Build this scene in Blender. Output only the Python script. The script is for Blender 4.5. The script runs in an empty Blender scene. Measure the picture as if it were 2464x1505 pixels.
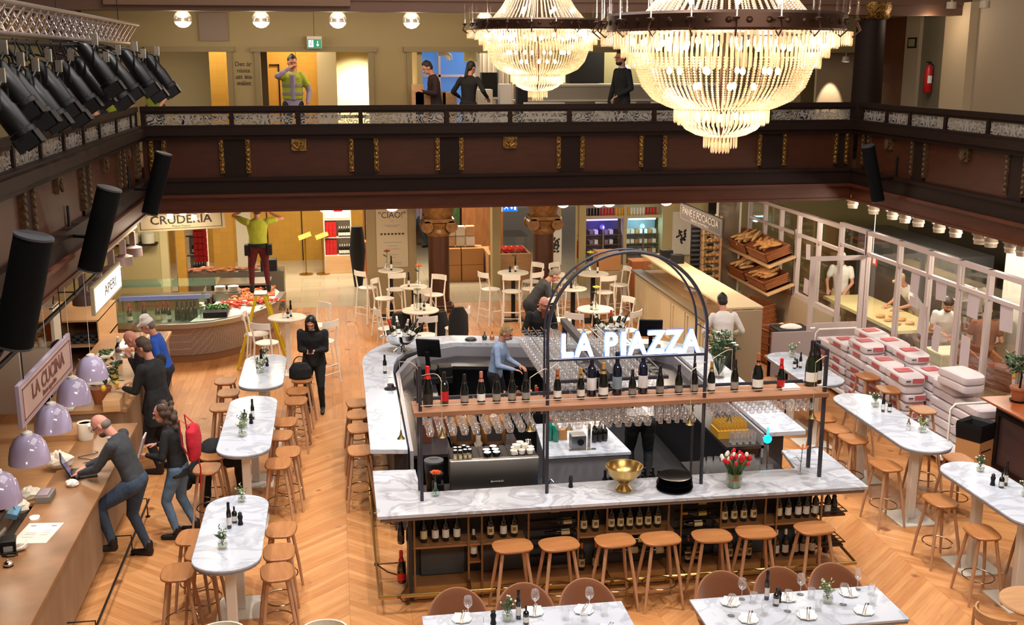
import bpy, math, random
from math import sin, cos, pi, atan, radians, sqrt, atan2
from mathutils import Vector, Matrix, Euler
random.seed(7)
D = bpy.data
COL = bpy.context.scene.collection
SC = bpy.context.scene
# ---------------------------------------------------------------- camera
FPX = 2680.0; H = 5.5
TH = atan(607 / FPX); PS = atan(437 * cos(TH) / FPX)
cam_data = D.cameras.new('camera'); cam = D.objects.new('camera', cam_data); COL.objects.link(cam)
cam_data.sensor_width = 36; cam_data.lens = FPX / 2464 * 36; cam_data.clip_end = 200
cam.location = (0, 0, H); cam.rotation_euler = (pi / 2 - TH, 0, -PS)
SC.camera = cam
SC.view_settings.view_transform = 'Standard'; SC.view_settings.look = 'None'
SC.view_settings.gamma = 1; SC.view_settings.use_curve_mapping = False
SC.view_settings.exposure = 0.0
# ---------------------------------------------------------------- world and big lights
world = D.worlds.new('world'); SC.world = world; world.use_nodes = True
bgn = world.node_tree.nodes['Background']; bgn.inputs[0].default_value = (1.0, .80, .62, 1); bgn.inputs[1].default_value = .2
def light(kind, loc, power, col=(1, .8, .6), size=.1, rot=(0, 0, 0), name='lamp_light', spot=None, blend=.5, sy=None, spread=None):
    l = D.lights.new(name, kind); l.energy = power; l.color = col
    if kind == 'AREA':
        l.size = size
        if sy: l.shape = 'RECTANGLE'; l.size_y = sy
        if spread: l.spread = spread
    else: l.shadow_soft_size = size
    if spot: l.spot_size = spot; l.spot_blend = blend
    o = D.objects.new(name, l); COL.objects.link(o); o.location = loc; o.rotation_euler = rot
    return o
def aim(o, t):
    d = Vector(t) - o.location; o.rotation_euler = d.to_track_quat('-Z', 'Y').to_euler()
WARM = (1, .80, .60); NEUT = (1, .96, .93)
light('AREA', (2.5, 12, 11.0), 1100, (1, .94, .89), 8, name='atrium_light', sy=11)
aim(light('AREA', (3.0, 3.0, 6.6), 330, (1, .88, .76), 5, name='bar_front_fill', sy=1.2), (2.9, 10.6, .4))  # unseen soft fill from the camera side, added to brighten the bar front
for (x, y, tx, ty, p) in ((-2.0, 9.0, -1.3, 10.5, 1500), (-1.6, 13.0, -1.1, 14.5, 1500), (1.2, 8.0, 1.8, 10.8, 1500), (5.0, 9.5, 4.2, 11.5, 1300),
                          (6.2, 12.0, 6.9, 12.5, 1500), (3.0, 15.5, 2.5, 15.0, 1300), (7.2, 8.5, 6.8, 9.8, 1100)):
    s = light('SPOT', (x, y, 10.2), p, NEUT, .12, name='ceiling_spot_light', spot=radians(62), blend=.8); aim(s, (tx, ty, 0))
# ---------------------------------------------------------------- projection from the photo frame onto real planes
CAM = Vector((0, 0, H))
FWv = Vector((sin(PS) * cos(TH), cos(PS) * cos(TH), -sin(TH))); RTv = Vector((cos(PS), -sin(PS), 0)); UPv = RTv.cross(FWv)
def ray(px, py): return FWv * FPX + RTv * (px - 1232) + UPv * (752.5 - py)
def G(px, py, z=0.0):
    r = ray(px, py); return CAM + r * ((z - H) / r.z)
def VY(px, py, Y):
    r = ray(px, py); return CAM + r * (Y / r.y)
def VX(px, py, X):
    r = ray(px, py); return CAM + r * (X / r.x)
# ---------------------------------------------------------------- mesh builder
class B:
    def __init__(s): s.v = []; s.f = []; s.m = []; s.mi = 0
    def add(s, vs, fs, M=None):
        o = len(s.v)
        s.v += [tuple(M @ Vector(v)) if M is not None else tuple(v) for v in vs]
        s.f += [tuple(i + o for i in f) for f in fs]; s.m += [s.mi] * len(fs); return s
    def box(s, x0, y0, z0, x1, y1, z1, M=None):
        v = [(x, y, z) for z in (z0, z1) for y in (y0, y1) for x in (x0, x1)]
        return s.add(v, [(0, 2, 3, 1), (4, 5, 7, 6), (0, 1, 5, 4), (2, 6, 7, 3), (0, 4, 6, 2), (1, 3, 7, 5)], M)
    def cb(s, c, d, r=(0, 0, 0)):
        M = Matrix.Translation(c) @ Euler(r).to_matrix().to_4x4(); a, b, h = (k / 2 for k in d)
        return s.box(-a, -b, -h, a, b, h, M)
    def lathe(s, prof, c=(0, 0, 0), n=16, M=None, a0=0, a1=2 * pi):
        full = abs(a1 - a0 - 2 * pi) < 1e-4; k = n if full else n + 1; vs = []
        for (r, z) in prof:
            for i in range(k):
                a = a0 + (a1 - a0) * i / n; vs.append((c[0] + r * cos(a), c[1] + r * sin(a), c[2] + z))
        fs = []
        for j in range(len(prof) - 1):
            for i in range(n):
                i2 = (i + 1) % k; fs.append((j * k + i, j * k + i2, (j + 1) * k + i2, (j + 1) * k + i))
        if full:
            if prof[0][0] > 1e-4: fs.append(tuple(range(k - 1, -1, -1)))
            if prof[-1][0] > 1e-4: fs.append(tuple((len(prof) - 1) * k + i for i in range(k)))
        return s.add(vs, fs, M)
    def tube(s, pts, r, n=8, closed=False, M=None):
        P = [Vector(p) for p in pts]; N = len(P); R = r if isinstance(r, (list, tuple)) else [r] * N
        T = []
        for i in range(N):
            a = P[i - 1] if (i > 0 or closed) else P[i]; b = P[(i + 1) % N] if (i < N - 1 or closed) else P[i]
            t = b - a; T.append(t.normalized() if t.length > 1e-9 else Vector((0, 0, 1)))
        u = T[0].orthogonal().normalized(); vs = []
        for i in range(N):
            u = (u - T[i] * u.dot(T[i])); u = u.normalized() if u.length > 1e-6 else T[i].orthogonal().normalized()
            w = T[i].cross(u)
            for k in range(n):
                a = 2 * pi * k / n; vs.append(P[i] + (u * cos(a) + w * sin(a)) * R[i])
        fs = []
        for i in range(N if closed else N - 1):
            j = (i + 1) % N
            for k in range(n): k2 = (k + 1) % n; fs.append((i * n + k, i * n + k2, j * n + k2, j * n + k))
        if not closed: fs.append(tuple(range(n - 1, -1, -1))); fs.append(tuple((N - 1) * n + k for k in range(n)))
        return s.add(vs, fs, M)
    def sq(s, pts, w, h=None, M=None):      # square-section bar between two points
        h = h or w; a, b = Vector(pts[0]), Vector(pts[1]); d = b - a; L = d.length
        q = d.to_track_quat('Z', 'Y').to_matrix().to_4x4(); T = Matrix.Translation(a) @ q
        if M is not None: T = M @ T
        return s.box(-w / 2, -h / 2, 0, w / 2, h / 2, L, T)
    def prism(s, poly, z0, z1, M=None):
        n = len(poly); vs = [(x, y, z0) for x, y in poly] + [(x, y, z1) for x, y in poly]
        fs = [tuple(range(n - 1, -1, -1)), tuple(range(n, 2 * n))] + [(i, (i + 1) % n, n + (i + 1) % n, n + i) for i in range(n)]
        return s.add(vs, fs, M)
    def sph(s, c, r, nu=12, nv=8, M=None):
        r = r if isinstance(r, (tuple, list)) else (r, r, r); vs = [(c[0], c[1], c[2] - r[2])]
        for j in range(1, nv):
            ph = -pi / 2 + pi * j / nv
            for i in range(nu):
                a = 2 * pi * i / nu; vs.append((c[0] + r[0] * cos(ph) * cos(a), c[1] + r[1] * cos(ph) * sin(a), c[2] + r[2] * sin(ph)))
        vs.append((c[0], c[1], c[2] + r[2])); fs = []
        for i in range(nu):
            i2 = (i + 1) % nu; fs.append((0, 1 + i2, 1 + i)); L = 1 + (nv - 2) * nu; fs.append((L + i, L + i2, len(vs) - 1))
            for j in range(nv - 2): a = 1 + j * nu; fs.append((a + i, a + i2, a + nu + i2, a + nu + i))
        return s.add(vs, fs, M)
    def ell(s, c, r, R=None, nu=14, nv=10):  # rotated ellipsoid
        M = Matrix.Translation(c)
        if R is not None: M = M @ R
        return s.sph((0, 0, 0), r, nu, nv, M)
    def cap(s, p, q, r0, r1, n=12):
        p = Vector(p); q = Vector(q); d = q - p; L = d.length
        if L < 1e-6: return s.sph(p, r0, n, 8)
        R = d.to_track_quat('Z', 'Y').to_matrix().to_4x4(); prof = []
        for k in range(4): a = -pi / 2 + pi / 2 * k / 4; prof.append((max(r0 * cos(a), 1e-5), r0 * sin(a)))
        prof.append((r0, 0)); prof.append((r1, L))
        for k in range(1, 5): a = pi / 2 * k / 4; prof.append((max(r1 * cos(a), 1e-5), L + r1 * sin(a)))
        return s.lathe(prof, (0, 0, 0), n, Matrix.Translation(p) @ R)
    def loft(s, rings, n=20):               # rings: (centre, rx, ry, axis_x, axis_y)
        vs = []
        for c, rx, ry, ax, ay in rings:
            for i in range(n): a = 2 * pi * i / n; vs.append(Vector(c) + Vector(ax) * (rx * cos(a)) + Vector(ay) * (ry * sin(a)))
        fs = [tuple(range(n - 1, -1, -1)), tuple((len(rings) - 1) * n + i for i in range(n))]
        for j in range(len(rings) - 1):
            for i in range(n): i2 = (i + 1) % n; fs.append((j * n + i, j * n + i2, (j + 1) * n + i2, (j + 1) * n + i))
        return s.add(vs, fs)
def obj(name, b, m, parent=None, smooth=True, bevel=0, loc=None, rot=None, seg=2):
    me = D.meshes.new(name); me.from_pydata([tuple(v) for v in b.v], [], b.f); ms = m if isinstance(m, (list, tuple)) else [m]
    for k in ms: me.materials.append(k)
    if len(ms) > 1: me.polygons.foreach_set('material_index', b.m)
    if smooth:
        me.shade_smooth()
        try: me.set_sharp_from_angle(angle=radians(38))
        except Exception: pass
    me.update(); o = D.objects.new(name, me); COL.objects.link(o)
    if parent is not None: o.parent = parent
    if loc is not None: o.location = loc
    if rot is not None: o.rotation_euler = rot
    if bevel: md = o.modifiers.new('bevel', 'BEVEL'); md.width = bevel; md.segments = seg; md.limit_method = 'ANGLE'; md.angle_limit = radians(40)
    return o
def tag(o, label=None, cat=None, group=None, kind=None):
    if label: o['label'] = label
    if cat: o['category'] = cat
    if group: o['group'] = group
    if kind: o['kind'] = kind
    return o
def thing(name, label, cat, loc=(0, 0, 0), rz=0, group=None, rot=None):
    o = D.objects.new(name, None); COL.objects.link(o); o.empty_display_size = .1
    o.location = loc; o.rotation_euler = rot or (0, 0, rz); return tag(o, label, cat, group)
def struct(name, b, m, parent=None, **k):
    o = obj(name, b, m, parent, **k)
    if parent is None: o['kind'] = 'structure'
    return o
def kids(o): return [c for c in D.objects if c.parent == o]
_kc = {}
def dup(root, loc=None, rz=None, label=None, group=None, rot=None, scale=None):
    def cp(o, parent):
        c = o.copy(); COL.objects.link(c)
        if parent is not None: c.parent = parent
        if o.name not in _kc: _kc[o.name] = list(o.children)
        for ch in _kc[o.name]: cp(ch, c)
        return c
    r = cp(root, None)
    if loc is not None: r.location = loc
    if rz is not None: r.rotation_euler = (0, 0, rz)
    if rot is not None: r.rotation_euler = rot
    if scale is not None: r.scale = (scale,) * 3 if not isinstance(scale, tuple) else scale
    if label: r['label'] = label
    if group: r['group'] = group
    return r
class Kind:      # first placement moves the prototype, later ones copy it
    def __init__(s, make): s.make = make; s.p = None
    def put(s, loc, rz=0, label=None, group=None, rot=None, scale=None):
        if s.p is None:
            s.p = s.make(); s.p.location = loc; s.p.rotation_euler = rot or (0, 0, rz)
            if scale is not None: s.p.scale = (scale,) * 3 if not isinstance(scale, tuple) else scale
            if label: s.p['label'] = label
            if group: s.p['group'] = group
            return s.p
        return dup(s.p, loc, rz if rot is None else None, label, group, rot, scale or (1, 1, 1))
ORD = ['first', 'second', 'third', 'fourth', 'fifth', 'sixth', 'seventh', 'eighth', 'ninth', 'tenth', 'eleventh', 'twelfth', 'thirteenth', 'fourteenth',
       'fifteenth', 'sixteenth', 'seventeenth', 'eighteenth', 'nineteenth', 'twentieth']
# ---------------------------------------------------------------- materials
def lin(h):
    h = h.lstrip('#'); out = []
    for i in (0, 2, 4):
        c = int(h[i:i + 2], 16) / 255; out.append(c / 12.92 if c <= .04045 else ((c + .055) / 1.055) ** 2.4)
    return tuple(out) + (1,)
def setin(n, k, v):
    if k in n.inputs: n.inputs[k].default_value = v
def mat(name, col, rough=.5, metal=0, emit=None, es=1, alpha=1, spec=.5, coat=0, noise=None, bump=None, stretch=None, trans=0, sheen=0):
    m = D.materials.new(name); m.use_nodes = True; nt = m.node_tree; p = nt.nodes['Principled BSDF']
    c = lin(col) if isinstance(col, str) else col
    p.inputs['Base Color'].default_value = c; p.inputs['Roughness'].default_value = rough; p.inputs['Metallic'].default_value = metal
    setin(p, 'Specular IOR Level', spec); setin(p, 'Coat Weight', coat); setin(p, 'Alpha', alpha); setin(p, 'Transmission Weight', trans); setin(p, 'Sheen Weight', sheen)
    if emit: setin(p, 'Emission Color', lin(emit) if isinstance(emit, str) else emit); setin(p, 'Emission Strength', es)
    if noise or bump:
        tc = nt.nodes.new('ShaderNodeTexCoord'); mp = nt.nodes.new('ShaderNodeMapping'); nt.links.new(tc.outputs['Object'], mp.inputs[0])
        if stretch: mp.inputs['Scale'].default_value = stretch
    if noise:       # (scale, second colour, contrast position)
        nz = nt.nodes.new('ShaderNodeTexNoise'); nz.inputs['Scale'].default_value = noise[0]; nz.inputs['Detail'].default_value = 5
        cr = nt.nodes.new('ShaderNodeValToRGB'); w = noise[2] if len(noise) > 2 else .18
        cr.color_ramp.elements[0].position = .5 - w; cr.color_ramp.elements[1].position = .5 + w
        cr.color_ramp.elements[0].color = c; cr.color_ramp.elements[1].color = lin(noise[1])
        nt.links.new(mp.outputs[0], nz.inputs['Vector']); nt.links.new(nz.outputs[0], cr.inputs[0]); nt.links.new(cr.outputs[0], p.inputs['Base Color'])
    if bump:        # (scale, strength)
        nb = nt.nodes.new('ShaderNodeTexNoise'); nb.inputs['Scale'].default_value = bump[0]; nb.inputs['Detail'].default_value = 3
        bn = nt.nodes.new('ShaderNodeBump'); bn.inputs['Strength'].default_value = bump[1]; bn.inputs['Distance'].default_value = .01
        nt.links.new(mp.outputs[0], nb.inputs['Vector']); nt.links.new(nb.outputs[0], bn.inputs['Height']); nt.links.new(bn.outputs[0], p.inputs['Normal'])
    return m
def glass_mat(name, tint=(1, 1, 1, 1), gl=.12, body=.0, bodycol=(1, 1, 1, 1), rough=.03, edge=.5):
    m = D.materials.new(name); m.use_nodes = True; nt = m.node_tree; nt.nodes.clear(); N = nt.nodes.new; Lk = nt.links.new
    out = N('ShaderNodeOutputMaterial'); t = N('ShaderNodeBsdfTransparent'); t.inputs[0].default_value = tint
    g = N('ShaderNodeBsdfGlossy'); g.inputs['Roughness'].default_value = rough; g.inputs[0].default_value = (1, 1, 1, 1)
    lw = N('ShaderNodeLayerWeight'); lw.inputs['Blend'].default_value = edge
    ma = N('ShaderNodeMath'); ma.operation = 'MULTIPLY_ADD'; ma.inputs[1].default_value = .75; ma.inputs[2].default_value = gl * .4; ma.use_clamp = True
    Lk(lw.outputs['Facing'], ma.inputs[0]); pw = N('ShaderNodeMath'); pw.operation = 'POWER'; pw.inputs[1].default_value = 2.2
    Lk(ma.outputs[0], pw.inputs[0]); ad = N('ShaderNodeMath'); ad.inputs[1].default_value = gl * .5; ad.use_clamp = True; Lk(pw.outputs[0], ad.inputs[0])
    mx = N('ShaderNodeMixShader'); Lk(ad.outputs[0], mx.inputs[0]); Lk(t.outputs[0], mx.inputs[1]); Lk(g.outputs[0], mx.inputs[2]); last = mx
    if body:
        d = N('ShaderNodeBsdfDiffuse'); d.inputs[0].default_value = bodycol; m2 = N('ShaderNodeMixShader'); m2.inputs[0].default_value = body
        Lk(mx.outputs[0], m2.inputs[1]); Lk(d.outputs[0], m2.inputs[2]); last = m2
    Lk(last.outputs[0], out.inputs[0]); return m
def nodes_of(m): nt = m.node_tree; return nt, nt.nodes['Principled BSDF'], nt.nodes.new, nt.links.new
def marble(name, base='#d6d6da', vein='#9a9ca3', sc=1.2):
    m = mat(name, base, .18, spec=.5); nt, p, N, Lk = nodes_of(m)
    tc = N('ShaderNodeTexCoord'); nz = N('ShaderNodeTexNoise'); nz.inputs['Scale'].default_value = sc; nz.inputs['Detail'].default_value = 8; nz.inputs['Distortion'].default_value = 1.3
    cr = N('ShaderNodeValToRGB'); e = cr.color_ramp.elements; e[0].position = .40; e[0].color = lin(base); e[1].position = .62; e[1].color = lin(base)
    k = e.new(.5); k.color = lin(vein); k2 = e.new(.44); k2.color = lin(base); k3 = e.new(.57); k3.color = lin('#bfc3cb')
    Lk(tc.outputs['Object'], nz.inputs['Vector']); Lk(nz.outputs[0], cr.inputs[0]); Lk(cr.outputs[0], p.inputs['Base Color']); return m
def wood(name, a, b, rough=.45, sc=(1.5, 14, 14), coat=0):
    return mat(name, a, rough, noise=(2.2, b, .22), stretch=sc, coat=coat)
MT = {}
def m_(k, *a, **kw):
    if k not in MT: MT[k] = mat(k, *a, **kw)
    return MT[k]
black = mat('black_paint', '#101012', .5, spec=.3); blackgloss = mat('black_gloss', '#0c0c0e', .15)
dkmetal = mat('dark_grey_metal', '#2b2b30', .4, .6); steel = mat('brushed_steel', '#b9b6b0', .28, 1, bump=(60, .15), stretch=(1, 1, 20)); chrome = mat('chrome', '#d8d8d8', .08, 1)
brass = mat('brass', '#b08a4a', .28, 1); gold_metal = mat('gold_metal', '#bd9c5e', .3, 1)
white = mat('white_paint', '#e6e2da', .4); cream = mat('cream_paint', '#c9bd9b', .6); offwhite = mat('off_white', '#d9d3c6', .5)
oak = wood('oak_stool_wood', '#a8703f', '#975f33', .45); oaklight = wood('light_oak', '#c3966a', '#ad8058', .45); ply = wood('birch_plywood', '#d8b184', '#c89d70', .5, (1, 8, 8))
oakleg = wood('oak_leg', '#bd9270', '#aa7f5e', .45, (14, 14, 1.5)); counter_wood = mat('cucina_counter_wood', '#7f5936', .4, noise=(2.6, '#996d4a', .15))
mahog = mat('mahogany_panel', '#44200f', .5, noise=(3, '#35180b', .25), stretch=(1, 1, 6), spec=.3); dkwood = mat('dark_brown_wood', '#1c100b', .6, spec=.15, noise=(4, '#221410', .25), stretch=(1, 1, 5))
beamwood = mat('red_brown_beam', '#532713', .5, noise=(3, '#421c0c', .25), stretch=(.6, 6, 6), spec=.3)
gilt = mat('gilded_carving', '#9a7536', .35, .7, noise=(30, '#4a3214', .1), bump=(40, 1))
marb = marble('white_marble', '#bcc2cd', '#a6abb6', 2.2); marbw = marble('warm_bar_marble', '#b2b4bb', '#97979e', 2.2)
clear = glass_mat('clear_glass', gl=.12); winegl = glass_mat('wine_glass', gl=.22, body=.05, edge=.55); pane = glass_mat('window_pane', (.96, .98, .97, 1), gl=.05, edge=.3)
green_gl = glass_mat('green_tint_glass', (.88, .97, .93, 1), gl=.12, body=.03, bodycol=(.4, .75, .6, 1))
darkgl = mat('dark_bottle_glass', '#0a0f0b', .06, spec=.8, coat=.5); paper = mat('paper', '#e9e4dc', .7); card = mat('cardboard', '#b58250', .75)
skin = mat('skin', '#c58c74', .55, spec=.35); skin2 = mat('skin_rosy', '#cf8f7c', .55, spec=.35)
leaf = mat('green_leaf', '#3c5a2c', .5, noise=(18, '#27401f', .1)); leafd = mat('dark_green_leaf', '#24391c', .45, noise=(14, '#35522a', .1)); leafp = mat('pale_green_leaf', '#7d9162', .55)
terra = mat('terracotta', '#a4603a', .7); redp = mat('red_paint', '#b5161b', .4); orangep = mat('orange_petal', '#e2571f', .5); redpet = mat('red_petal', '#c31d22', .45); whitepet = mat('white_petal', '#e8e4d6', .5)
velvet = mat('tan_velvet', '#83502f', .75, sheen=.3, bump=(60, .1)); navy = mat('navy_dark', '#15181f', .6)
# ================================================================ SETTING
def floor_mat():
    m = mat('oak_herringbone', '#c99460', .5); nt, p, N, Lk = nodes_of(m)
    tc = N('ShaderNodeTexCoord'); sx = N('ShaderNodeSeparateXYZ'); Lk(tc.outputs['Object'], sx.inputs[0])
    def M(op, a, b=None, c=None):
        n = N('ShaderNodeMath'); n.operation = op
        for i, v in enumerate((a, b, c)):
            if v is None: continue
            if isinstance(v, (int, float)): n.inputs[i].default_value = v
            else: Lk(v, n.inputs[i])
        return n.outputs[0]
    X, Y = sx.outputs[0], sx.outputs[1]
    u = M('DIVIDE', X, .62); col = M('FLOOR', u); fr = M('FRACT', u); odd = M('MODULO', M('ABSOLUTE', col), 2)
    s = M('ABSOLUTE', M('SUBTRACT', odd, fr)); v = M('DIVIDE', M('ADD', Y, M('MULTIPLY', s, .56)), .105); idx = M('FLOOR', v)
    # straight boards at the back of the hall
    u2 = M('DIVIDE', X, .16); id2 = M('FLOOR', u2); v2 = M('DIVIDE', M('ADD', Y, M('MULTIPLY', id2, .73)), 1.6); c2 = M('FLOOR', v2)
    far = M('GREATER_THAN', Y, 16.9)
    def mixf(a, b): return M('ADD', M('MULTIPLY', a, M('SUBTRACT', 1, far)), M('MULTIPLY', b, far))
    cx = N('ShaderNodeCombineXYZ'); Lk(mixf(col, id2), cx.inputs[0]); Lk(mixf(idx, c2), cx.inputs[1]); Lk(far, cx.inputs[2])
    wn = N('ShaderNodeTexWhiteNoise'); Lk(cx.outputs[0], wn.inputs['Vector'])
    g1 = M('LESS_THAN', M('FRACT', v), .035); g2 = M('LESS_THAN', M('FRACT', u2), .04); g3 = M('LESS_THAN', fr, .008)
    gap = mixf(M('MAXIMUM', g1, g3), g2)
    cr = N('ShaderNodeValToRGB'); e = cr.color_ramp.elements; e[0].color = lin('#b47742'); e[1].color = lin('#c98f58'); k = e.new(.5); k.color = lin('#be834c'); Lk(wn.outputs['Value'], cr.inputs[0])
    # grain along the plank, knots
    vr = N('ShaderNodeVectorRotate'); vr.rotation_type = 'Z_AXIS'; Lk(tc.outputs['Object'], vr.inputs['Vector'])
    an = mixf(M('MULTIPLY', M('SUBTRACT', M('MULTIPLY', odd, 2), 1), -.75), 1.5708); Lk(an, vr.inputs['Angle'])
    mp = N('ShaderNodeMapping'); mp.inputs['Scale'].default_value = (1.2, 14, 1); Lk(vr.outputs[0], mp.inputs[0])
    nz = N('ShaderNodeTexNoise'); nz.inputs['Scale'].default_value = 2; nz.inputs['Detail'].default_value = 5; Lk(mp.outputs[0], nz.inputs['Vector'])
    mx = N('ShaderNodeMixRGB'); mx.blend_type = 'MULTIPLY'; mx.inputs[0].default_value = .4; Lk(cr.outputs[0], mx.inputs[1])
    c3 = N('ShaderNodeValToRGB'); c3.color_ramp.elements[0].position = .3; c3.color_ramp.elements[0].color = (.55, .45, .38, 1); c3.color_ramp.elements[1].position = .65; c3.color_ramp.elements[1].color = (1, 1, 1, 1)
    Lk(nz.outputs[0], c3.inputs[0]); Lk(c3.outputs[0], mx.inputs[2])
    vo = N('ShaderNodeTexNoise'); vo.inputs['Scale'].default_value = 3.4; vo.inputs['Detail'].default_value = 1; Lk(tc.outputs['Object'], vo.inputs['Vector'])
    kn = N('ShaderNodeValToRGB'); kn.color_ramp.elements[0].position = .24; kn.color_ramp.elements[0].color = (.45, .3, .22, 1); kn.color_ramp.elements[1].position = .31; kn.color_ramp.elements[1].color = (1, 1, 1, 1); Lk(vo.outputs[0], kn.inputs[0])
    m2 = N('ShaderNodeMixRGB'); m2.blend_type = 'MULTIPLY'; m2.inputs[0].default_value = 1; Lk(mx.outputs[0], m2.inputs[1]); Lk(kn.outputs[0], m2.inputs[2])
    m3 = N('ShaderNodeMixRGB'); Lk(M('MULTIPLY', gap, .45), m3.inputs[0]); Lk(m2.outputs[0], m3.inputs[1]); m3.inputs[2].default_value = lin('#5a3820')
    Lk(m3.outputs[0], p.inputs['Base Color']); return m
def grid_mat(name, a, grout, size=(.6, .6), rough=.3, off=.5, w=.01, wall=False):
    m = mat(name, a, rough); nt, p, N, Lk = nodes_of(m); tc = N('ShaderNodeTexCoord'); br = N('ShaderNodeTexBrick')
    br.inputs['Color1'].default_value = lin(a); br.inputs['Color2'].default_value = tuple(k * .9 for k in lin(a)[:3]) + (1,); br.inputs['Mortar'].default_value = lin(grout)
    br.inputs['Scale'].default_value = 1; br.inputs['Brick Width'].default_value = size[0]; br.inputs['Row Height'].default_value = size[1]; br.inputs['Mortar Size'].default_value = w; br.offset = off
    if wall: mp = N('ShaderNodeMapping'); mp.inputs['Rotation'].default_value = (-pi / 2, 0, 0); Lk(tc.outputs['Object'], mp.inputs[0]); Lk(mp.outputs[0], br.inputs['Vector'])
    else: Lk(tc.outputs['Object'], br.inputs['Vector'])
    Lk(br.outputs[0], p.inputs['Base Color']); return m
goldleaf = grid_mat('gold_leaf_squares', '#c4953c', '#b58934', (.16, .16), .5, 0, .004, True); goldleaf.node_tree.nodes['Principled BSDF'].inputs['Metallic'].default_value = .35
upwall = mat('olive_beige_wall', '#a69770', .7); stone = grid_mat('pale_stone_tiles', '#b8ad98', '#a3977f', (.9, .6), .22); soff = mat('soffit_brown', '#5b4b3a', .7)
upfloor = mat('upper_floor', '#6b4a30', .5); claret = mat('claret_marble', '#3f1c18', .25, noise=(5, '#241012', .2)); burl = mat('burl_column', '#4e2a19', .35, noise=(6, '#3c1f13', .2), stretch=(1, 1, .5), coat=.2)
b = B(); b.box(-9, 2, -.1, 14, 25.2, 0); struct('floor', b, floor_mat())
b = B(); b.box(-9, 25.2, -.1, 14, 42, .002); struct('floor', b, stone)
# ground floor walls
wcream = mat('ground_cream_wall', '#c4b486', .65)
b = B(); b.box(-9.2, 2, 0, -9, 42, 3.1); struct('wall_left', b, wcream)
b = B(); b.box(14, 2, 0, 14.2, 42, 6.4); struct('wall_right', b, mat('dim_bakery_wall', '#4b4436', .7))
b = B(); b.box(-9, 31.5, 0, .75, 31.7, 3.1); struct('wall_back', b, goldleaf)
b = B(); b.box(.75, 38, 0, 5.2, 38.2, 3.1); b.box(.75, 31.5, 0, .8, 38, 3.1); struct('wall_rear', b, mat('shop_wall', '#8a5a34', .7))
b = B(); b.box(9.3, 25.5, 0, 14, 25.7, 3.1); struct('wall_bakery', b, mat('olive_bakery_wall', '#8b8055', .7))
# soffits and slabs
b = B(); b.box(-9, 18.95, 3.12, 14, 42, 3.3); struct('ceiling', b, mat('ground_ceiling', '#97805c', .7))
b = B(); b.box(-9, 2, 3.12, -3.2, 18.95, 3.3); struct('ceiling', b, soff)
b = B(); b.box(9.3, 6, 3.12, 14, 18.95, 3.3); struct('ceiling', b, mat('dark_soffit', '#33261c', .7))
b = B(); b.box(-9, 18.95, 3.3, 14, 27, 3.8); b.box(-9, 2, 3.3, -3.2, 18.95, 3.8); b.box(9.3, 6, 3.3, 14, 18.95, 3.8); struct('floor_upper', b, upfloor)['kind'] = 'structure'
# upper level
b = B(); b.box(-9, 19.1, 6.7, 14, 19.3, 12); struct('wall_hall_back', b, mat('hall_upper_wall', '#6b5a48', .7)); b = B(); b.box(-9, -4, 12, 14, 19.3, 12.2); struct('ceiling_hall', b, mat('hall_ceiling', '#a89880', .7))
b = B()
for x0, x1, z0, z1 in ((-9, -3.3, 3.8, 6.45), (-1.96, -1.34, 3.8, 6.45), (.73, 1.58, 3.8, 6.45), (-3.3, -1.96, 5.66, 6.45), (-1.34, .73, 5.66, 6.45), (1.58, 14, 5.66, 6.45), (8.9, 9.7, 3.8, 5.66)): b.box(x0, 22.5, z0, x1, 22.7, z1)
struct('wall_upper_back', b, upwall)
b = B(); b.box(-9, 19.3, 6.42, 14, 27, 6.6); struct('ceiling_upper', b, mat('upper_ceiling', '#b3a582', .7))
b = B(); b.box(-9, 19.0, 6.28, 14, 19.35, 6.7); b.box(-9, 18.98, 6.45, 14.0, 19.0, 6.7); struct('trim_4', b, mat('brown_beam_paint', '#5c4030', .6))
b = B(); b.box(-3.5, 18.93, 6.36, .35, 19.0, 6.7); struct('trim_5', b, mat('beam_board', '#6e513c', .6))
for i, (x0, x1) in enumerate(((-3.3, -1.96), (-1.34, .73), (1.58, 8.9))):
    b = B(); b.box(x0 - .1, 22.42, 3.8, x0, 22.5, 5.7); b.box(x1, 22.42, 3.8, x1 + .1, 22.5, 5.7); b.box(x0 - .16, 22.38, 5.66, x1 + .16, 22.5, 5.76); struct('trim_%d' % (6 + i), b, mat('door_casing', '#8f8160', .6))
b = B(); b.box(-9, 26.8, 3.8, 14, 27, 6.45); struct('wall_far_upper', b, mat('far_cream_wall', '#bfae84', .7))
b = B(); b.box(-2.55, 25.0, 3.8, -1.63, 25.12, 6.4); b.box(-1.62, 22.7, 3.8, -1.5, 25, 6.4); struct('wall_gold_left', b, goldleaf)
b = B(); b.box(-1.34, 25.0, 3.8, -.28, 25.12, 6.4); struct('wall_gold_middle', b, goldleaf)
b = B(); b.box(-.28, 24.2, 3.8, .12, 25.12, 6.4); b.box(.12, 25.0, 3.8, 1.7, 25.12, 6.4); b.box(1.7, 22.7, 3.8, 1.8, 25, 6.4); struct('wall_bright_niche', b, mat('niche_wall', '#d8c9a0', .7))
b = B(); b.box(-1.12, 24.96, 3.8, -1.09, 25.0, 5.42); b.box(-1.3, 24.96, 5.39, -1.09, 25, 5.42); b.box(-.74, 24.98, 3.8, -.735, 25, 6.4); struct('door_1', b, dkwood)
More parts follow.
